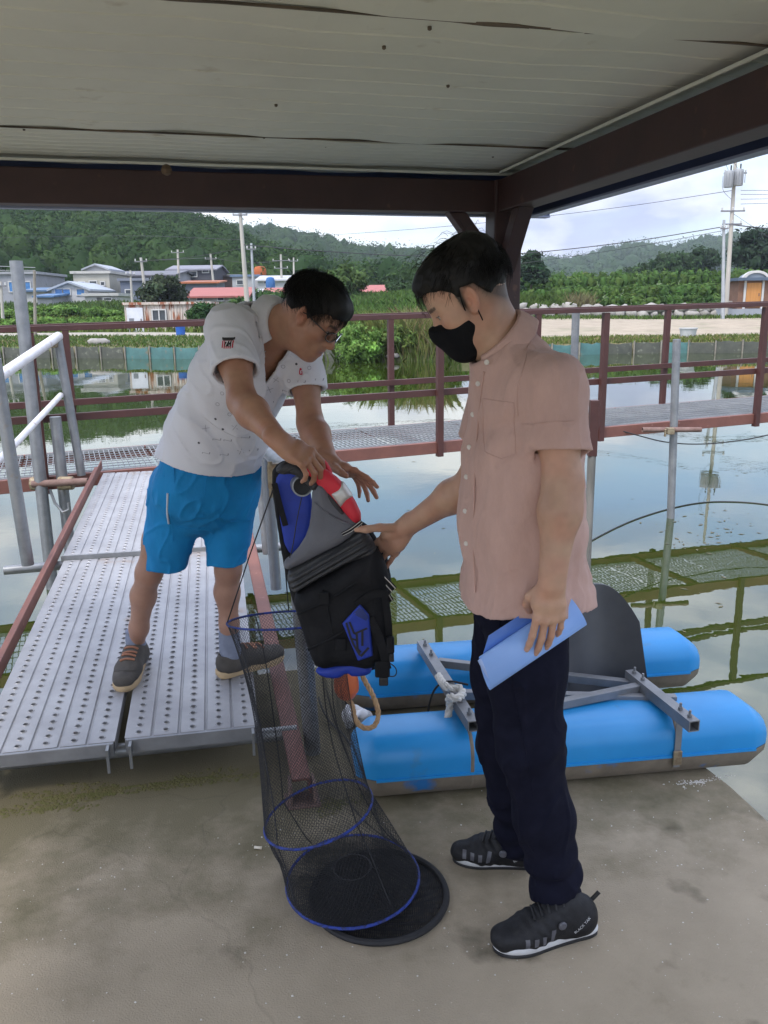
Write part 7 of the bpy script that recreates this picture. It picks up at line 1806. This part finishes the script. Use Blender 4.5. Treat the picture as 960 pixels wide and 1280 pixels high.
for px_, y_, Y_, m_, lab, rr in ((325, 339, 128, (.55, .14, .03), 'orange water tank on a village roof', .9), (338, 354, 105, (.04, .16, .42), 'blue water tank beside the white warehouse', .55)):
    p = PY(px_, y_, Y_); g_ = gz(p[0], Y_); mb = MB(); mb.lathe([(rr, -.6), (rr * 1.04, -.2), (rr, .3), (rr * .8, .6), (.2, .72)], p, 12); t = empty('water_tank', (p[0], p[1], g_), lab, 'tank'); mb.build('tank_body', hm(m_), t, smooth=True)
    mb = MB()
    for s in (-1, 1): mb.bar((p[0] + s * rr * .7, p[1], g_ - .2), (p[0] + s * rr * .7, p[1], p[2] - .5), .12, .12)
    mb.box((p[0], p[1], p[2] - .65), (rr * 2, rr * 2, .12)); mb.build('stand', hm((.3, .3, .3)), t)
house('long low greenhouse with pale green grey roof behind the crops', 688, 838, 359, 118, (.30, .33, .32), 'ridge', (.40, .47, .46), rh=9, depth=11, name='greenhouse', cat='greenhouse', yaw=.10)

# rusty container cabin near the water
CY = 49.5; A, B = PY(155, 381, CY), PY(262, 381, CY); zb = gz(A[0], CY) - .05; zt = A[2]
RUSTW = mat('rusted_white_container', (.52, .47, .42), (.40, .34, .29), scale=1.2, rough=.8, stretch=(2.2, 2.2, .45), spots=(.26, .085, .035), sscale=1.5, sthr=.50, spots2=(.17, .055, .025), s2scale=2.6, s2thr=.56, bump=.2)
ct = empty('container_cabin', ((A[0] + B[0]) / 2, CY, zb), 'rust streaked white container cabin with door and window by the water', 'cabin')
vs = []; fs = []; n = 60
for i in range(n * 2 + 1):
    x = lerp(A[0], B[0], i / (n * 2)); o_ = .035 if (i // 2) % 2 else 0
    vs += [(x, CY + o_, zb), (x, CY + o_, zt)]
fs = [(2 * i, 2 * i + 2, 2 * i + 3, 2 * i + 1) for i in range(n * 2)]
k = len(vs); vs += [(A[0], CY + 2.4, zb), (A[0], CY + 2.4, zt), (B[0], CY + 2.4, zb), (B[0], CY + 2.4, zt)]; m_ = 2 * n * 2
fs += [(0, 1, k + 1, k), (m_, k + 2, k + 3, m_ + 1), (k, k + 1, k + 3, k + 2)]
MB().add(vs, fs).build('wall', RUSTW, ct)
MB().box(((A[0] + B[0]) / 2, CY + 1.2, zt + .06), (B[0] - A[0] + .16, 2.62, .14)).build('roof', RUSTW, ct)
def front(x0, x1, y0, y1): a, b = PY(x0, y1, CY - .03), PY(x1, y0, CY - .03); return a, b
a, b = front(160, 178, 384, 410); d_ = MB().box(((a[0] + b[0]) / 2, CY - .03, (zb + b[2]) / 2), (b[0] - a[0], .06, b[2] - zb - .05)).build('door', mat('white_cabin_door', (.60, .62, .66), (.5, .52, .56), scale=2, rough=.6, spots=(.3, .24, .2), sscale=3, sthr=.66), ct)
MB().box((b[0] - .12, CY - .08, (zb + b[2]) / 2), (.05, .05, .14)).build('handle', M['rust'], d_); MB().box((a[0] + .25, CY - .065, b[2] - .75), (.28, .012, .28)).build('notice', hm((.25, .27, .3)), d_)
a, b = front(191, 207, 387, 401); fr_ = MB(); cx, cz = (a[0] + b[0]) / 2, (a[2] + b[2]) / 2; ww, hh = b[0] - a[0], b[2] - a[2]
for s in (-1, 1): fr_.box((cx + s * ww / 2, CY - .04, cz), (.07, .1, hh + .07)); fr_.box((cx, CY - .045, cz + s * hh / 2), (ww + .07, .1, .07))
fr_.box((cx, CY - .042, cz), (.07, .08, hh)); fo = fr_.build('window', FRAMEW, ct)
for s in (-1, 1): MB().box((cx + s * ww / 4, CY - .012, cz), (ww / 2 - .03, .02, hh)).build('pane', PANE, fo)

# wooden booth with orange doors at the far right
BY_ = 60; A, B = PY(924, 351, BY_), PY(1003, 351, BY_); zb = gz(A[0], BY_); bt = empty('booth', ((A[0] + B[0]) / 2, BY_, zb), 'brown wooden toilet booth with orange doors and arched roof at the right edge', 'booth')
zt = A[2]; zs = PY(924, 386, BY_)[2]; BR = mat('brown_clad_wall', (.19, .10, .062), (.14, .075, .045), scale=2, rough=.7); OD = mat('orange_wood_door', (.52, .24, .07), (.42, .19, .05), scale=2, rough=.6, stretch=(3, 3, .4))
MB().box(((A[0] + B[0]) / 2, BY_ + 1.1, (zs + zt) / 2), (B[0] - A[0], 2.2, zt - zs)).build('wall', BR, bt)
MB().box(((A[0] + B[0]) / 2 - .5, BY_ + 1.0, (zb - .2 + zs) / 2), (B[0] - A[0] + 1.4, 2.6, zs - zb + .2)).build('plinth', hm((.42, .45, .50)), bt)
rf = MB().box(((A[0] + B[0]) / 2, BY_ + 1.05, zt + .10), (B[0] - A[0] + .5, 2.9, .2)).build('roof', hm((.12, .17, .24)), bt)
wdt_ = (B[0] - A[0])
for j, cx in enumerate((PY(943, 351, BY_)[0], PY(985, 351, BY_)[0])):
    arch = [(math.cos(a) * .95, math.sin(a) * .62) for a in np.linspace(0, math.pi, 13)]; 
    MB().prism(arch + [(c * .78, s * .74) for c, s in arch[::-1]], (cx, BY_ - .3, zt + .05), V3(1, 0, 0), V3(0, 0, 1), V3(0, .3, 0)).build('arch_trim', FRAMEW, bt)
    MB().prism([(c * .79, s * .75) for c, s in arch], (cx, BY_ - .2, zt + .05), V3(1, 0, 0), V3(0, 0, 1), V3(0, 1.2, 0)).build('arch_roof', hm((.30, .36, .42)), bt)
    d_ = MB().box((cx, BY_ - .04, (zs + zt) / 2 - .02), (1.02, .08, zt - zs - .24)).build('door', OD, bt); MB().box((cx + .36, BY_ - .1, (zs + zt) / 2), (.06, .06, .2)).build('handle', M['rust'], d_)
    for s in (-.62, .62): MB().box((cx + s, BY_ - .05, (zs + zt) / 2), (.14, .1, zt - zs)).build('post_trim', FRAMEW, bt)

# ------------------------------------------------------------------ poles and wires
CONC = mat('concrete_pole', (.46, .43, .38), (.36, .34, .30), scale=2, rough=.85, stretch=(1, 1, .2)); STEELP = mat('pale_steel_pole', (.42, .44, .46), (.34, .36, .38), scale=2, rough=.5, metal=.3)
WIRE = mat('overhead_wire', (.03, .03, .035), rough=.6); PORC = hm((.25, .25, .27))
def upole(xt, yt, xb, yb, Y, rt, rb, label, m, arms=((.0, 1.3),), group=None, name='utility_pole'):
    T = PY(xt, yt, Y); bx = PY(xb, yb, Y)[0]; g_ = gz(bx, Y); Bp = V3(bx, Y, g_ - .3)
    t = empty(name, (bx, Y, g_), label, 'utility pole', group)
    mb = MB(); mb.tube([Bp, T], [rb, rt], 10); mb.build('shaft', m, t, smooth=True)
    for dz, w_ in arms:
        p = lerp(T, Bp, dz) + V3(0, -.12, -.15); a_ = MB().bar(p - V3(w_ / 2, 0, 0), p + V3(w_ / 2, 0, 0), .09, .09).build('crossarm', PORC, t)
        for s in (-.45, .0, .45):
            mb = MB(); mb.lathe([(.03, 0), (.07, .05), (.04, .1), (.065, .14), (.03, .2)], p + V3(s * w_, 0, .04), 6); mb.build('insulator', FRAMEW, a_)
    return t, T
for a in ((299, 250, 310, 384, 60, .11, .19, 'tall pale concrete pole left of centre, rising past the roof line', CONC, ((.10, 1.0),)),
          (314, 304, 318, 380, 66, .08, .13, 'thinner grey pole right beside the tall centre pole', STEELP, ((.05, .7),)),
          (176, 322, 184, 378, 78, .11, .17, 'grey pole leaning in front of the lilac warehouse', CONC, ((.04, 1.1),)),
          (163, 338, 165, 380, 76, .08, .12, 'short pale pole left of the leaning grey pole', CONC, ((.06, .8),)),
          (222, 312, 223, 352, 108, .12, .18, 'lamp pole standing before the dark house', CONC, ((.03, 1.6),)),
          (263, 317, 268, 352, 112, .12, .18, 'pole at the right corner of the dark house', CONC, ((.08, 1.5),)),
          (351, 318, 352, 358, 112, .12, .18, 'pole with crossarms behind the white gabled warehouse', CONC, ((.1, 2.2), (.25, 1.8))),
          (367, 322, 367, 358, 118, .10, .16, 'plain pole right of the white gabled warehouse', CONC, ((.05, 1.2),)),
          (391, 330, 391, 352, 135, .1, .15, 'small pole beside the pale concrete box house', CONC, ((.06, 1.2),)),
          (1, 352, 2, 392, 62, .09, .13, 'grey pole at the left picture edge below the grey block', CONC, ((.05, .8),)),
          (905, 275, 904, 395, 57, .085, .13, 'thin grey pole just left of the transformer pole', STEELP, ((.06, .5),))):
    upole(*a)
t, T = upole(43, 338, 43, 413, 47, .07, .09, 'weathered wooden stake pole behind the left handrail', WOODP, ())
t, TP = upole(924, 128, 907, 395, 59, .09, .165, 'tall utility pole carrying two grey transformers at the right', CONC, ((.30, 1.5), (.47, 1.6), (.53, 1.3)))
for xx, yy in ((911, 224), (923, 222)):
    p = PY(xx, yy, 58.6); mb = MB(); mb.lathe([(.02, -.52), (.30, -.50), (.32, -.3), (.32, .42), (.28, .5), (.05, .56)], p, 14); o = mb.build('transformer', hm((.40, .42, .44), .5), t, smooth=True)
    mb = MB(); mb.tube([p + V3(.1, 0, .5), p + V3(.1, 0, .85)], .05, 8); mb.build('bushing', M['black'], o, smooth=True)
    mb = MB()
    for s in (-.3, -.1, .1, .3): mb.box(p + V3(s, -.33, -.02), (.03, .06, .7))
    mb.build('cooling_fin', hm((.36, .38, .40), .5), o)['kind'] = 'stuff'
wires = [([(907, 283, 57), (780, 304, 57), (640, 319, 57), (520, 321, 57), (400, 314, 57), (303, 306, 60)], .028), ([(905, 288, 57), (790, 310, 57), (640, 331, 58)], .016),
         ([(916, 238, 59), (760, 262, 66), (545, 285, 75), (380, 296, 90)], .018), ([(926, 238, 59), (1000, 238, 55)], .014), ([(926, 243, 59), (1000, 243, 55)], .014), ([(926, 249, 59), (1000, 248, 55)], .014), ([(926, 255, 59), (1000, 253, 55)], .014),
         ([(916, 281, 59), (960, 286, 56), (1020, 290, 54)], .035), ([(915, 266, 59), (930, 276, 58), (960, 296, 56)], .012),
         ([(301, 300, 60), (180, 294, 72), (60, 296, 80), (-60, 298, 84)], .016), ([(177, 326, 78), (222, 324, 95), (264, 322, 112)], .03), ([(264, 322, 112), (310, 330, 112), (351, 326, 112)], .025), ([(314, 308, 66), (240, 322, 72), (178, 326, 78)], .02),
         ([(911, 214, 58.6), (905, 200, 58.8), (911, 182, 59), (921, 168, 59)], .012), ([(904, 220, 58.7), (902, 238, 58.8), (915, 250, 59)], .012), ([(923, 212, 58.6), (914, 196, 58.8), (908, 182, 59)], .012)]
WL = ['long thick wire from the thin right pole across to the tall centre pole', 'thinner wire running under the thick one from the thin right pole to the tiered tree', 'faint high wire running left from below the transformers over the hills',
      'topmost of the four short wires leaving the transformer pole to the right', 'second from the top of the four short wires right of the transformer pole', 'third from the top of the four short wires right of the transformer pole', 'lowest of the four short wires right of the transformer pole',
      'thick service cable leaving the transformer pole towards the right edge', 'thin wire slanting down from the transformer pole over the dark tree', 'faint wire from the tall centre pole to the left picture edge across the wooded hill',
      'wire linking the leaning grey pole with the two poles of the dark house', 'wire from the dark house corner pole to the crossarm pole of the white warehouse', 'wire from the thinner centre pole down to the leaning grey pole',
      'short looping jumper wire above the left transformer', 'short jumper wire hanging below the left transformer', 'short looping jumper wire above the right transformer']
for i, (w_, r_) in enumerate(wires):
    P = smooth_path([PY(x, y, Y) for x, y, Y in w_], 3); mb = MB(); mb.tube(P, r_, 5); o = mb.build('overhead_wire', WIRE)
    meta(recentre(o), WL[i], 'wire', 'overhead wires')

# ------------------------------------------------------------------ trees, shrubs, reeds, crops
BARK = mat('bark', (.10, .075, .055), (.06, .045, .035), scale=8, rough=.95, bump=.5)
def tree(name, px_, ytop, wpx, Y, c, label, seed, trunk=.3, n=26, per=70, leaf=.12, cat='tree', flat=1.0, yb=None, layered=False, group=None):
    rng = np.random.RandomState(seed); b = at(px_, Y); top = PY(px_, ytop, Y)[2]; H = top - b[2]; W = wpx * Y / F_PX / 2
    t = empty(name, b, label, cat, group); z0 = b[2] + H * trunk; ch = top - z0
    mb = MB(); tw = max(.05, H * .022); tip = V3(b[0] + rng.normal() * .1, Y, z0 + ch * .6)
    mb.tube([b - V3(0, 0, .2), lerp(b, tip, .5) + V3(rng.normal() * .06 * H * .1, 0, 0), tip], [tw * 1.4, tw, tw * .4], 8)
    cen = []; rad = []
    for i in range(n):
        d = rng.normal(size=3); d /= np.linalg.norm(d); q = rng.rand() ** .5 * .78
        if layered:
            h_ = rng.rand() ** .8; wl = (1 - h_ ** 1.4) * .9 + .12; an = rng.rand() * 6.283; cc = V3(b[0] + math.cos(an) * W * wl * rng.rand() ** .4 * .85, Y + math.sin(an) * W * wl * .8, z0 + ch * (h_ * .93)); rr_ = V3(W * .34, W * .34, ch * .085) * (.7 + .5 * rng.rand())
        else:
            cc = V3(b[0] + d[0] * W * q, Y + d[1] * W * q, z0 + ch * .5 + d[2] * ch * .5 * q); rr_ = V3(1, 1, .85) * W * (.24 + .16 * rng.rand()) * flat
            rr_[2] = min(rr_[2], ch * .3)
        cen.append(cc); rad.append(rr_)
        if i % 3 == 0: mb.tube([lerp(b, tip, .45 + .4 * rng.rand()), lerp(tip, cc, .6) + V3(0, 0, -.1 * H * .2), cc], [tw * .4, tw * .22, tw * .1], 5)
    mb.build('trunk', BARK, t, smooth=True)
    cols = np.array(c) * (.72 + .56 * rng.rand(n, 1)) * (1 + rng.normal(size=(n, 3)) * .04)
    foliage_obj('crown', [blobs(cen, np.array(rad) * .55, cols, rng), cards(cen, rad, per, leaf, cols, rng, shell=.45)], LEAF, t)
    return t
G1 = (.036, .066, .026); G2 = (.060, .105, .030); G3 = (.085, .14, .035); G4 = (.045, .070, .034)
tree('broadleaf_tree', 205, 342, 64, 70, (.048, .066, .036), 'dusty dark tree between the slate building and the rusty container', 1, .12, 30, 90, .13)
tree('broadleaf_tree', 432, 327, 58, 73, (.065, .105, .034), 'light green spreading tree above the bending man', 2, .2, 34, 80, .14)
tree('broadleaf_tree', 497, 350, 36, 84, G1, 'small round dark tree left of the masked man', 3, .2, 20, 70, .13)
tree('layered_tree', 663, 314, 52, 77, (.030, .055, .030), 'dark tiered tree right of the corner post', 4, .1, 60, 60, .14, layered=True)
tree('broadleaf_tree', 838, 316, 62, 135, G1, 'broad dark tree beyond the crop field, left of the thin pole', 5, .1, 34, 90, .2)
tree('broadleaf_tree', 872, 309, 52, 140, (.032, .058, .026), 'taller dark tree just left of the thin grey pole', 6, .1, 30, 90, .2)
tree('broadleaf_tree', 940, 284, 80, 112, (.026, .046, .026), 'big dark tree behind the orange doored booth', 7, .12, 44, 110, .2)
tree('broadleaf_tree', 1000, 292, 80, 116, (.028, .048, .026), 'big dark tree at the right picture edge beyond the booth', 8, .12, 40, 90, .2)
tree('broadleaf_tree', 800, 330, 46, 150, G1, 'low dark tree at the left end of the far tree line', 9, .1, 24, 80, .2)
tree('broadleaf_tree', 724, 340, 36, 190, (.12, .16, .04), 'pale yellow green tree before the distant hill', 10, .05, 22, 60, .25)
tree('shrub', 255, 376, 46, 48.5, (.040, .085, .028), 'dense leafy shrub at the right end of the rusty container', 11, .02, 34, 90, .085, 'shrub')
tree('shrub', 340, 362, 62, 72, (.050, .100, .030), 'low green shrub in front of the red barn roofs', 12, .02, 30, 70, .12, 'shrub')
tree('shrub', 300, 372, 40, 66, (.055, .105, .032), 'small green shrub at the foot of the tall centre pole', 13, .02, 22, 70, .12, 'shrub')
tree('shrub', 372, 370, 40, 64, (.055, .105, .032), 'leafy shrub behind the shoulder of the man in white', 14, .02, 22, 70, .12, 'shrub')
tree('shrub', 448, 398, 72, 33.8, (.12, .205, .05), 'bushy green shrub on the bank behind the bridge rail', 15, .0, 46, 110, .06, 'shrub')
tree('shrub', 500, 404, 60, 34.2, (.13, .195, .055), 'second bank shrub mixed with reeds near the masked man', 16, .0, 36, 100, .06, 'shrub')
SCR = ['green bush at the foot of the grey flat block', 'green bush below the low white house with blue windows', 'green bush below the small white annex', 'low green bush at the left picture edge, behind the tall grey pole', 'low green bush just right of the wooden stake pole', 'low green bush midway between the stake pole and the rusty container', 'small green bush touching the left end of the rusty container']
for i, (x, y, w_, Y) in enumerate(((25, 384, 60, 66), (80, 381, 66, 68), (128, 384, 60, 66), (10, 398, 70, 56), (70, 396, 66, 57), (120, 399, 60, 56), (150, 396, 40, 58))):
    tree('scrub_bush', x, y, w_, Y, (.105, .185, .042), SCR[i], 30 + i, .0, 26, 70, .10, 'bush', group='bushes of the left scrub')
def blades(name, areas, cols, seed, m=LEAF, label=None):
    """grass, reeds and crops: upright bent blades rooted on the ground"""
    rng = np.random.RandomState(seed); V = []; C = []
    for (x, y, n, h, w_, c) in areas:
        X = rng.uniform(*x, n); Yy = rng.uniform(*y, n) if not callable(y) else y(X, rng)
        Z = ground_z(X, Yy); hh = h * (.55 + .8 * rng.rand(n)); ww = w_ * (.6 + .8 * rng.rand(n)); an = rng.rand(n) * 6.283; d = np.stack([np.cos(an), np.sin(an), an * 0], 1); ln = rng.normal(size=(n, 2)) * .35
        B_ = np.stack([X, Yy, Z - .03], 1); U = d * ww[:, None]; mid = B_ + np.stack([ln[:, 0] * hh * .3, ln[:, 1] * hh * .3, hh * .6], 1); tip = B_ + np.stack([ln[:, 0] * hh, ln[:, 1] * hh, hh], 1)
        V.append(np.stack([B_ - U * .6, B_ + U * .6, mid + U, tip, mid - U], 1).reshape(-1, 3)); cc = np.array(c) * (.6 + .8 * rng.rand(n, 1)) * (1 + rng.normal(size=(n, 3)) * .06); C.append(np.repeat(np.clip(cc, .01, .5), 5, 0))
    V = np.concatenate(V); Fq = np.arange(len(V)).reshape(-1, 5)
    o = link(name, np_mesh(name, V, Fq, np.concatenate(C)), m); return meta(o, kind='stuff')
GR1 = (.085, .135, .034); GR2 = (.13, .17, .045); DRY = (.26, .22, .11)
blades('grass', [((-24, -3), lambda X, r: bank(X) + r.uniform(.2, 5.2, len(X)), 9000, .16, .02, GR1), ((-24, -3), lambda X, r: bank(X) + r.uniform(.2, 5, len(X)), 2500, .12, .02, DRY), ((-28, 3), lambda X, r: bank(X) + r.uniform(9, 26, len(X)), 16000, .34, .045, GR2), ((-40, 4), lambda X, r: bank(X) + r.uniform(26, 46, len(X)), 12000, .6, .09, (.075, .125, .035))], None, 51)
blades('grass', [((5.5, 22), lambda X, r: bank(X) + r.uniform(.1, 3.6, len(X)) , 9000, .17, .02, GR2), ((5.5, 22), lambda X, r: bank(X) + r.uniform(.1, 2.6, len(X)), 1500, .2, .02, DRY), ((8, 34), lambda X, r: bank(X) + 21.5 + r.normal(0, .6, len(X)), 3000, .25, .03, GR1)], None, 52)
blades('reeds', [((-.8, 2.6), lambda X, r: bank(X) + r.uniform(.0, 2.2, len(X)), 3200, 1.15, .022, (.19, .22, .07)), ((-2.6, 3.2), lambda X, r: bank(X) + r.uniform(-.1, 1.6, len(X)), 2600, .7, .02, (.10, .15, .04)), ((.8, 2.6), lambda X, r: bank(X) + r.uniform(.0, 1.6, len(X)), 900, 1.3, .022, DRY)], None, 53)
blades('weeds', [((-5, 6), (44, 66), 14000, .75, .07, (.085, .15, .036)), ((-2, 5), (60, 78), 7000, .9, .1, (.08, .14, .036))], None, 54)
blades('dry_reeds', [((13.6, 15.4), (62, 63.5), 420, 1.35, .03, (.20, .18, .09)), ((9.5, 13.4), (62, 66), 2200, 1.0, .06, GR1)], None, 55)
cen = []; rad = []
rng = np.random.RandomState(56)
for r_, (Yr, h_) in enumerate(((63, .55), (66.5, .6), (72, .9), (78, .7), (84, 1.1), (91, 1.1))):
    for X in np.arange(10 + r_ * .6, 44 + r_ * 2, .55):
        Yq = Yr + (X - 20) * .05 + rng.normal() * .25; cen.append((X + rng.normal() * .2, Yq, gz(X, Yq) + h_ * .5)); rad.append((.55, .6, h_ * (.6 + .3 * rng.rand())))
cols = np.array((.055, .115, .028)) * (.75 + .5 * rng.rand(len(cen), 1)); cols[:, 0] *= 1 + .3 * rng.rand(len(cen))
meta(foliage_obj('crops', [blobs(cen, np.array(rad) * .7, cols, rng), cards(cen, rad, 42, .13, cols, rng, shell=.6)], LEAF), kind='stuff')

# stone edging below the crops, rocks, tubs
STONE = mat('pale_field_stone', (.30, .285, .255), (.20, .19, .175), scale=1.6, rough=.9, bump=.5, bscale=8, bdist=.03)
def stone_mesh(seed):
    rng = np.random.RandomState(seed); v = SPH_V * np.array([.5, .36, .34]) * (1 + rng.normal(size=(34, 1)) * .16); v[:, 2] = np.clip(v[:, 2], -.26, .27)
    me = np_mesh('stone', v, [SPH_Q, SPH_T]); me.materials.append(STONE); me.polygons.foreach_set('use_smooth', np.ones(len(me.polygons), bool)); return me
sm_ = [stone_mesh(k) for k in range(6)]; rng = np.random.RandomState(8)
c0 = at(780, 60); wl = empty('stone_wall', c0, 'low wall of pale rough stones between the sandy road and the crops', 'stone wall')
for row in range(2):
    X = 9.2
    while X < 29:
        Yq = float(bank(X)) + 24.2 + row * .25; o = bpy.data.objects.new('stone', sm_[rng.randint(6)]); COL.objects.link(o); o.parent = wl
        o.location = Vector((X, Yq, gz(X, float(bank(X)) + 23.2) + .22 + row * .42 + rng.normal() * .04)) - wl.location; s_ = .8 + .5 * rng.rand(); o.scale = (s_, s_, s_ * (.8 + .4 * rng.rand())); o.rotation_euler = (rng.normal() * .2, rng.normal() * .2, rng.rand() * 6.28); X += .72 + .3 * rng.rand()
for i, (x, y, s_, lab) in enumerate(((121, 425, .85, 'pale boulder on the left bank below the container'), (440, 437, .55, 'pale rock at the waterline left of the bank shrub'), (463, 441, .6, 'flat rock at the waterline under the bank shrub'), (492, 440, .45, 'small rock by the reeds at the waterline'), (425, 443, .4, 'small tan rock near the white shirt front'))):
    if i == 0: p = at(x, 40.6)
    else: X_ = PY(x, y, 33.6)[0]; p = V3(X_, float(bank(X_)) - .12, -.32)
    o = bpy.data.objects.new('rock', sm_[i]); COL.objects.link(o); o.location = tuple(p + V3(0, 0, .1)); o.scale = (s_ * 1.3, s_, s_ * .8); meta(o, lab, 'rock')
def tub(px_, Y, r, h, m, label, flare):
    p = at(px_, Y); t = empty('tub', p, label, 'tub'); mb = MB(); mb.lathe([(r * flare, 0), (r, h), (r * 1.06, h), (r * 1.06, h - .05), (r * .98, h - .05)][:4] + [(r * .93, h), (r * flare * .93, .04), (.01, .04)], p + V3(0, 0, -.02), 18, cap=False); mb.build('tub_body', m, t, smooth=True); return t
tub(862, 40.2, .40, .48, hm((.74, .75, .75), .5), 'white plastic tub standing on the grassy right bank', .80)
tub(224, 44.8, .25, .56, hm((.012, .12, .50), .5), 'bright blue plastic tub on the bank below the container', .92)

# ------------------------------------------------------------------ summer haze
hz_m = bpy.data.materials.new('haze'); hz_m.use_nodes = True; t_ = hz_m.node_tree
t_.nodes.remove(t_.nodes['Principled BSDF']); pv = t_.nodes.new('ShaderNodeVolumePrincipled'); pv.inputs['Color'].default_value = (.80, .87, 1.0, 1); pv.inputs['Density'].default_value = .00026; pv.inputs['Anisotropy'].default_value = .2
t_.links.new(pv.outputs[0], t_.nodes['Material Output'].inputs['Volume'])
o = MB().box((0, 690, 35), (3000, 1900, 82)).build('haze', hz_m); meta(o, kind='stuff')
S.cycles.volume_bounces = 0
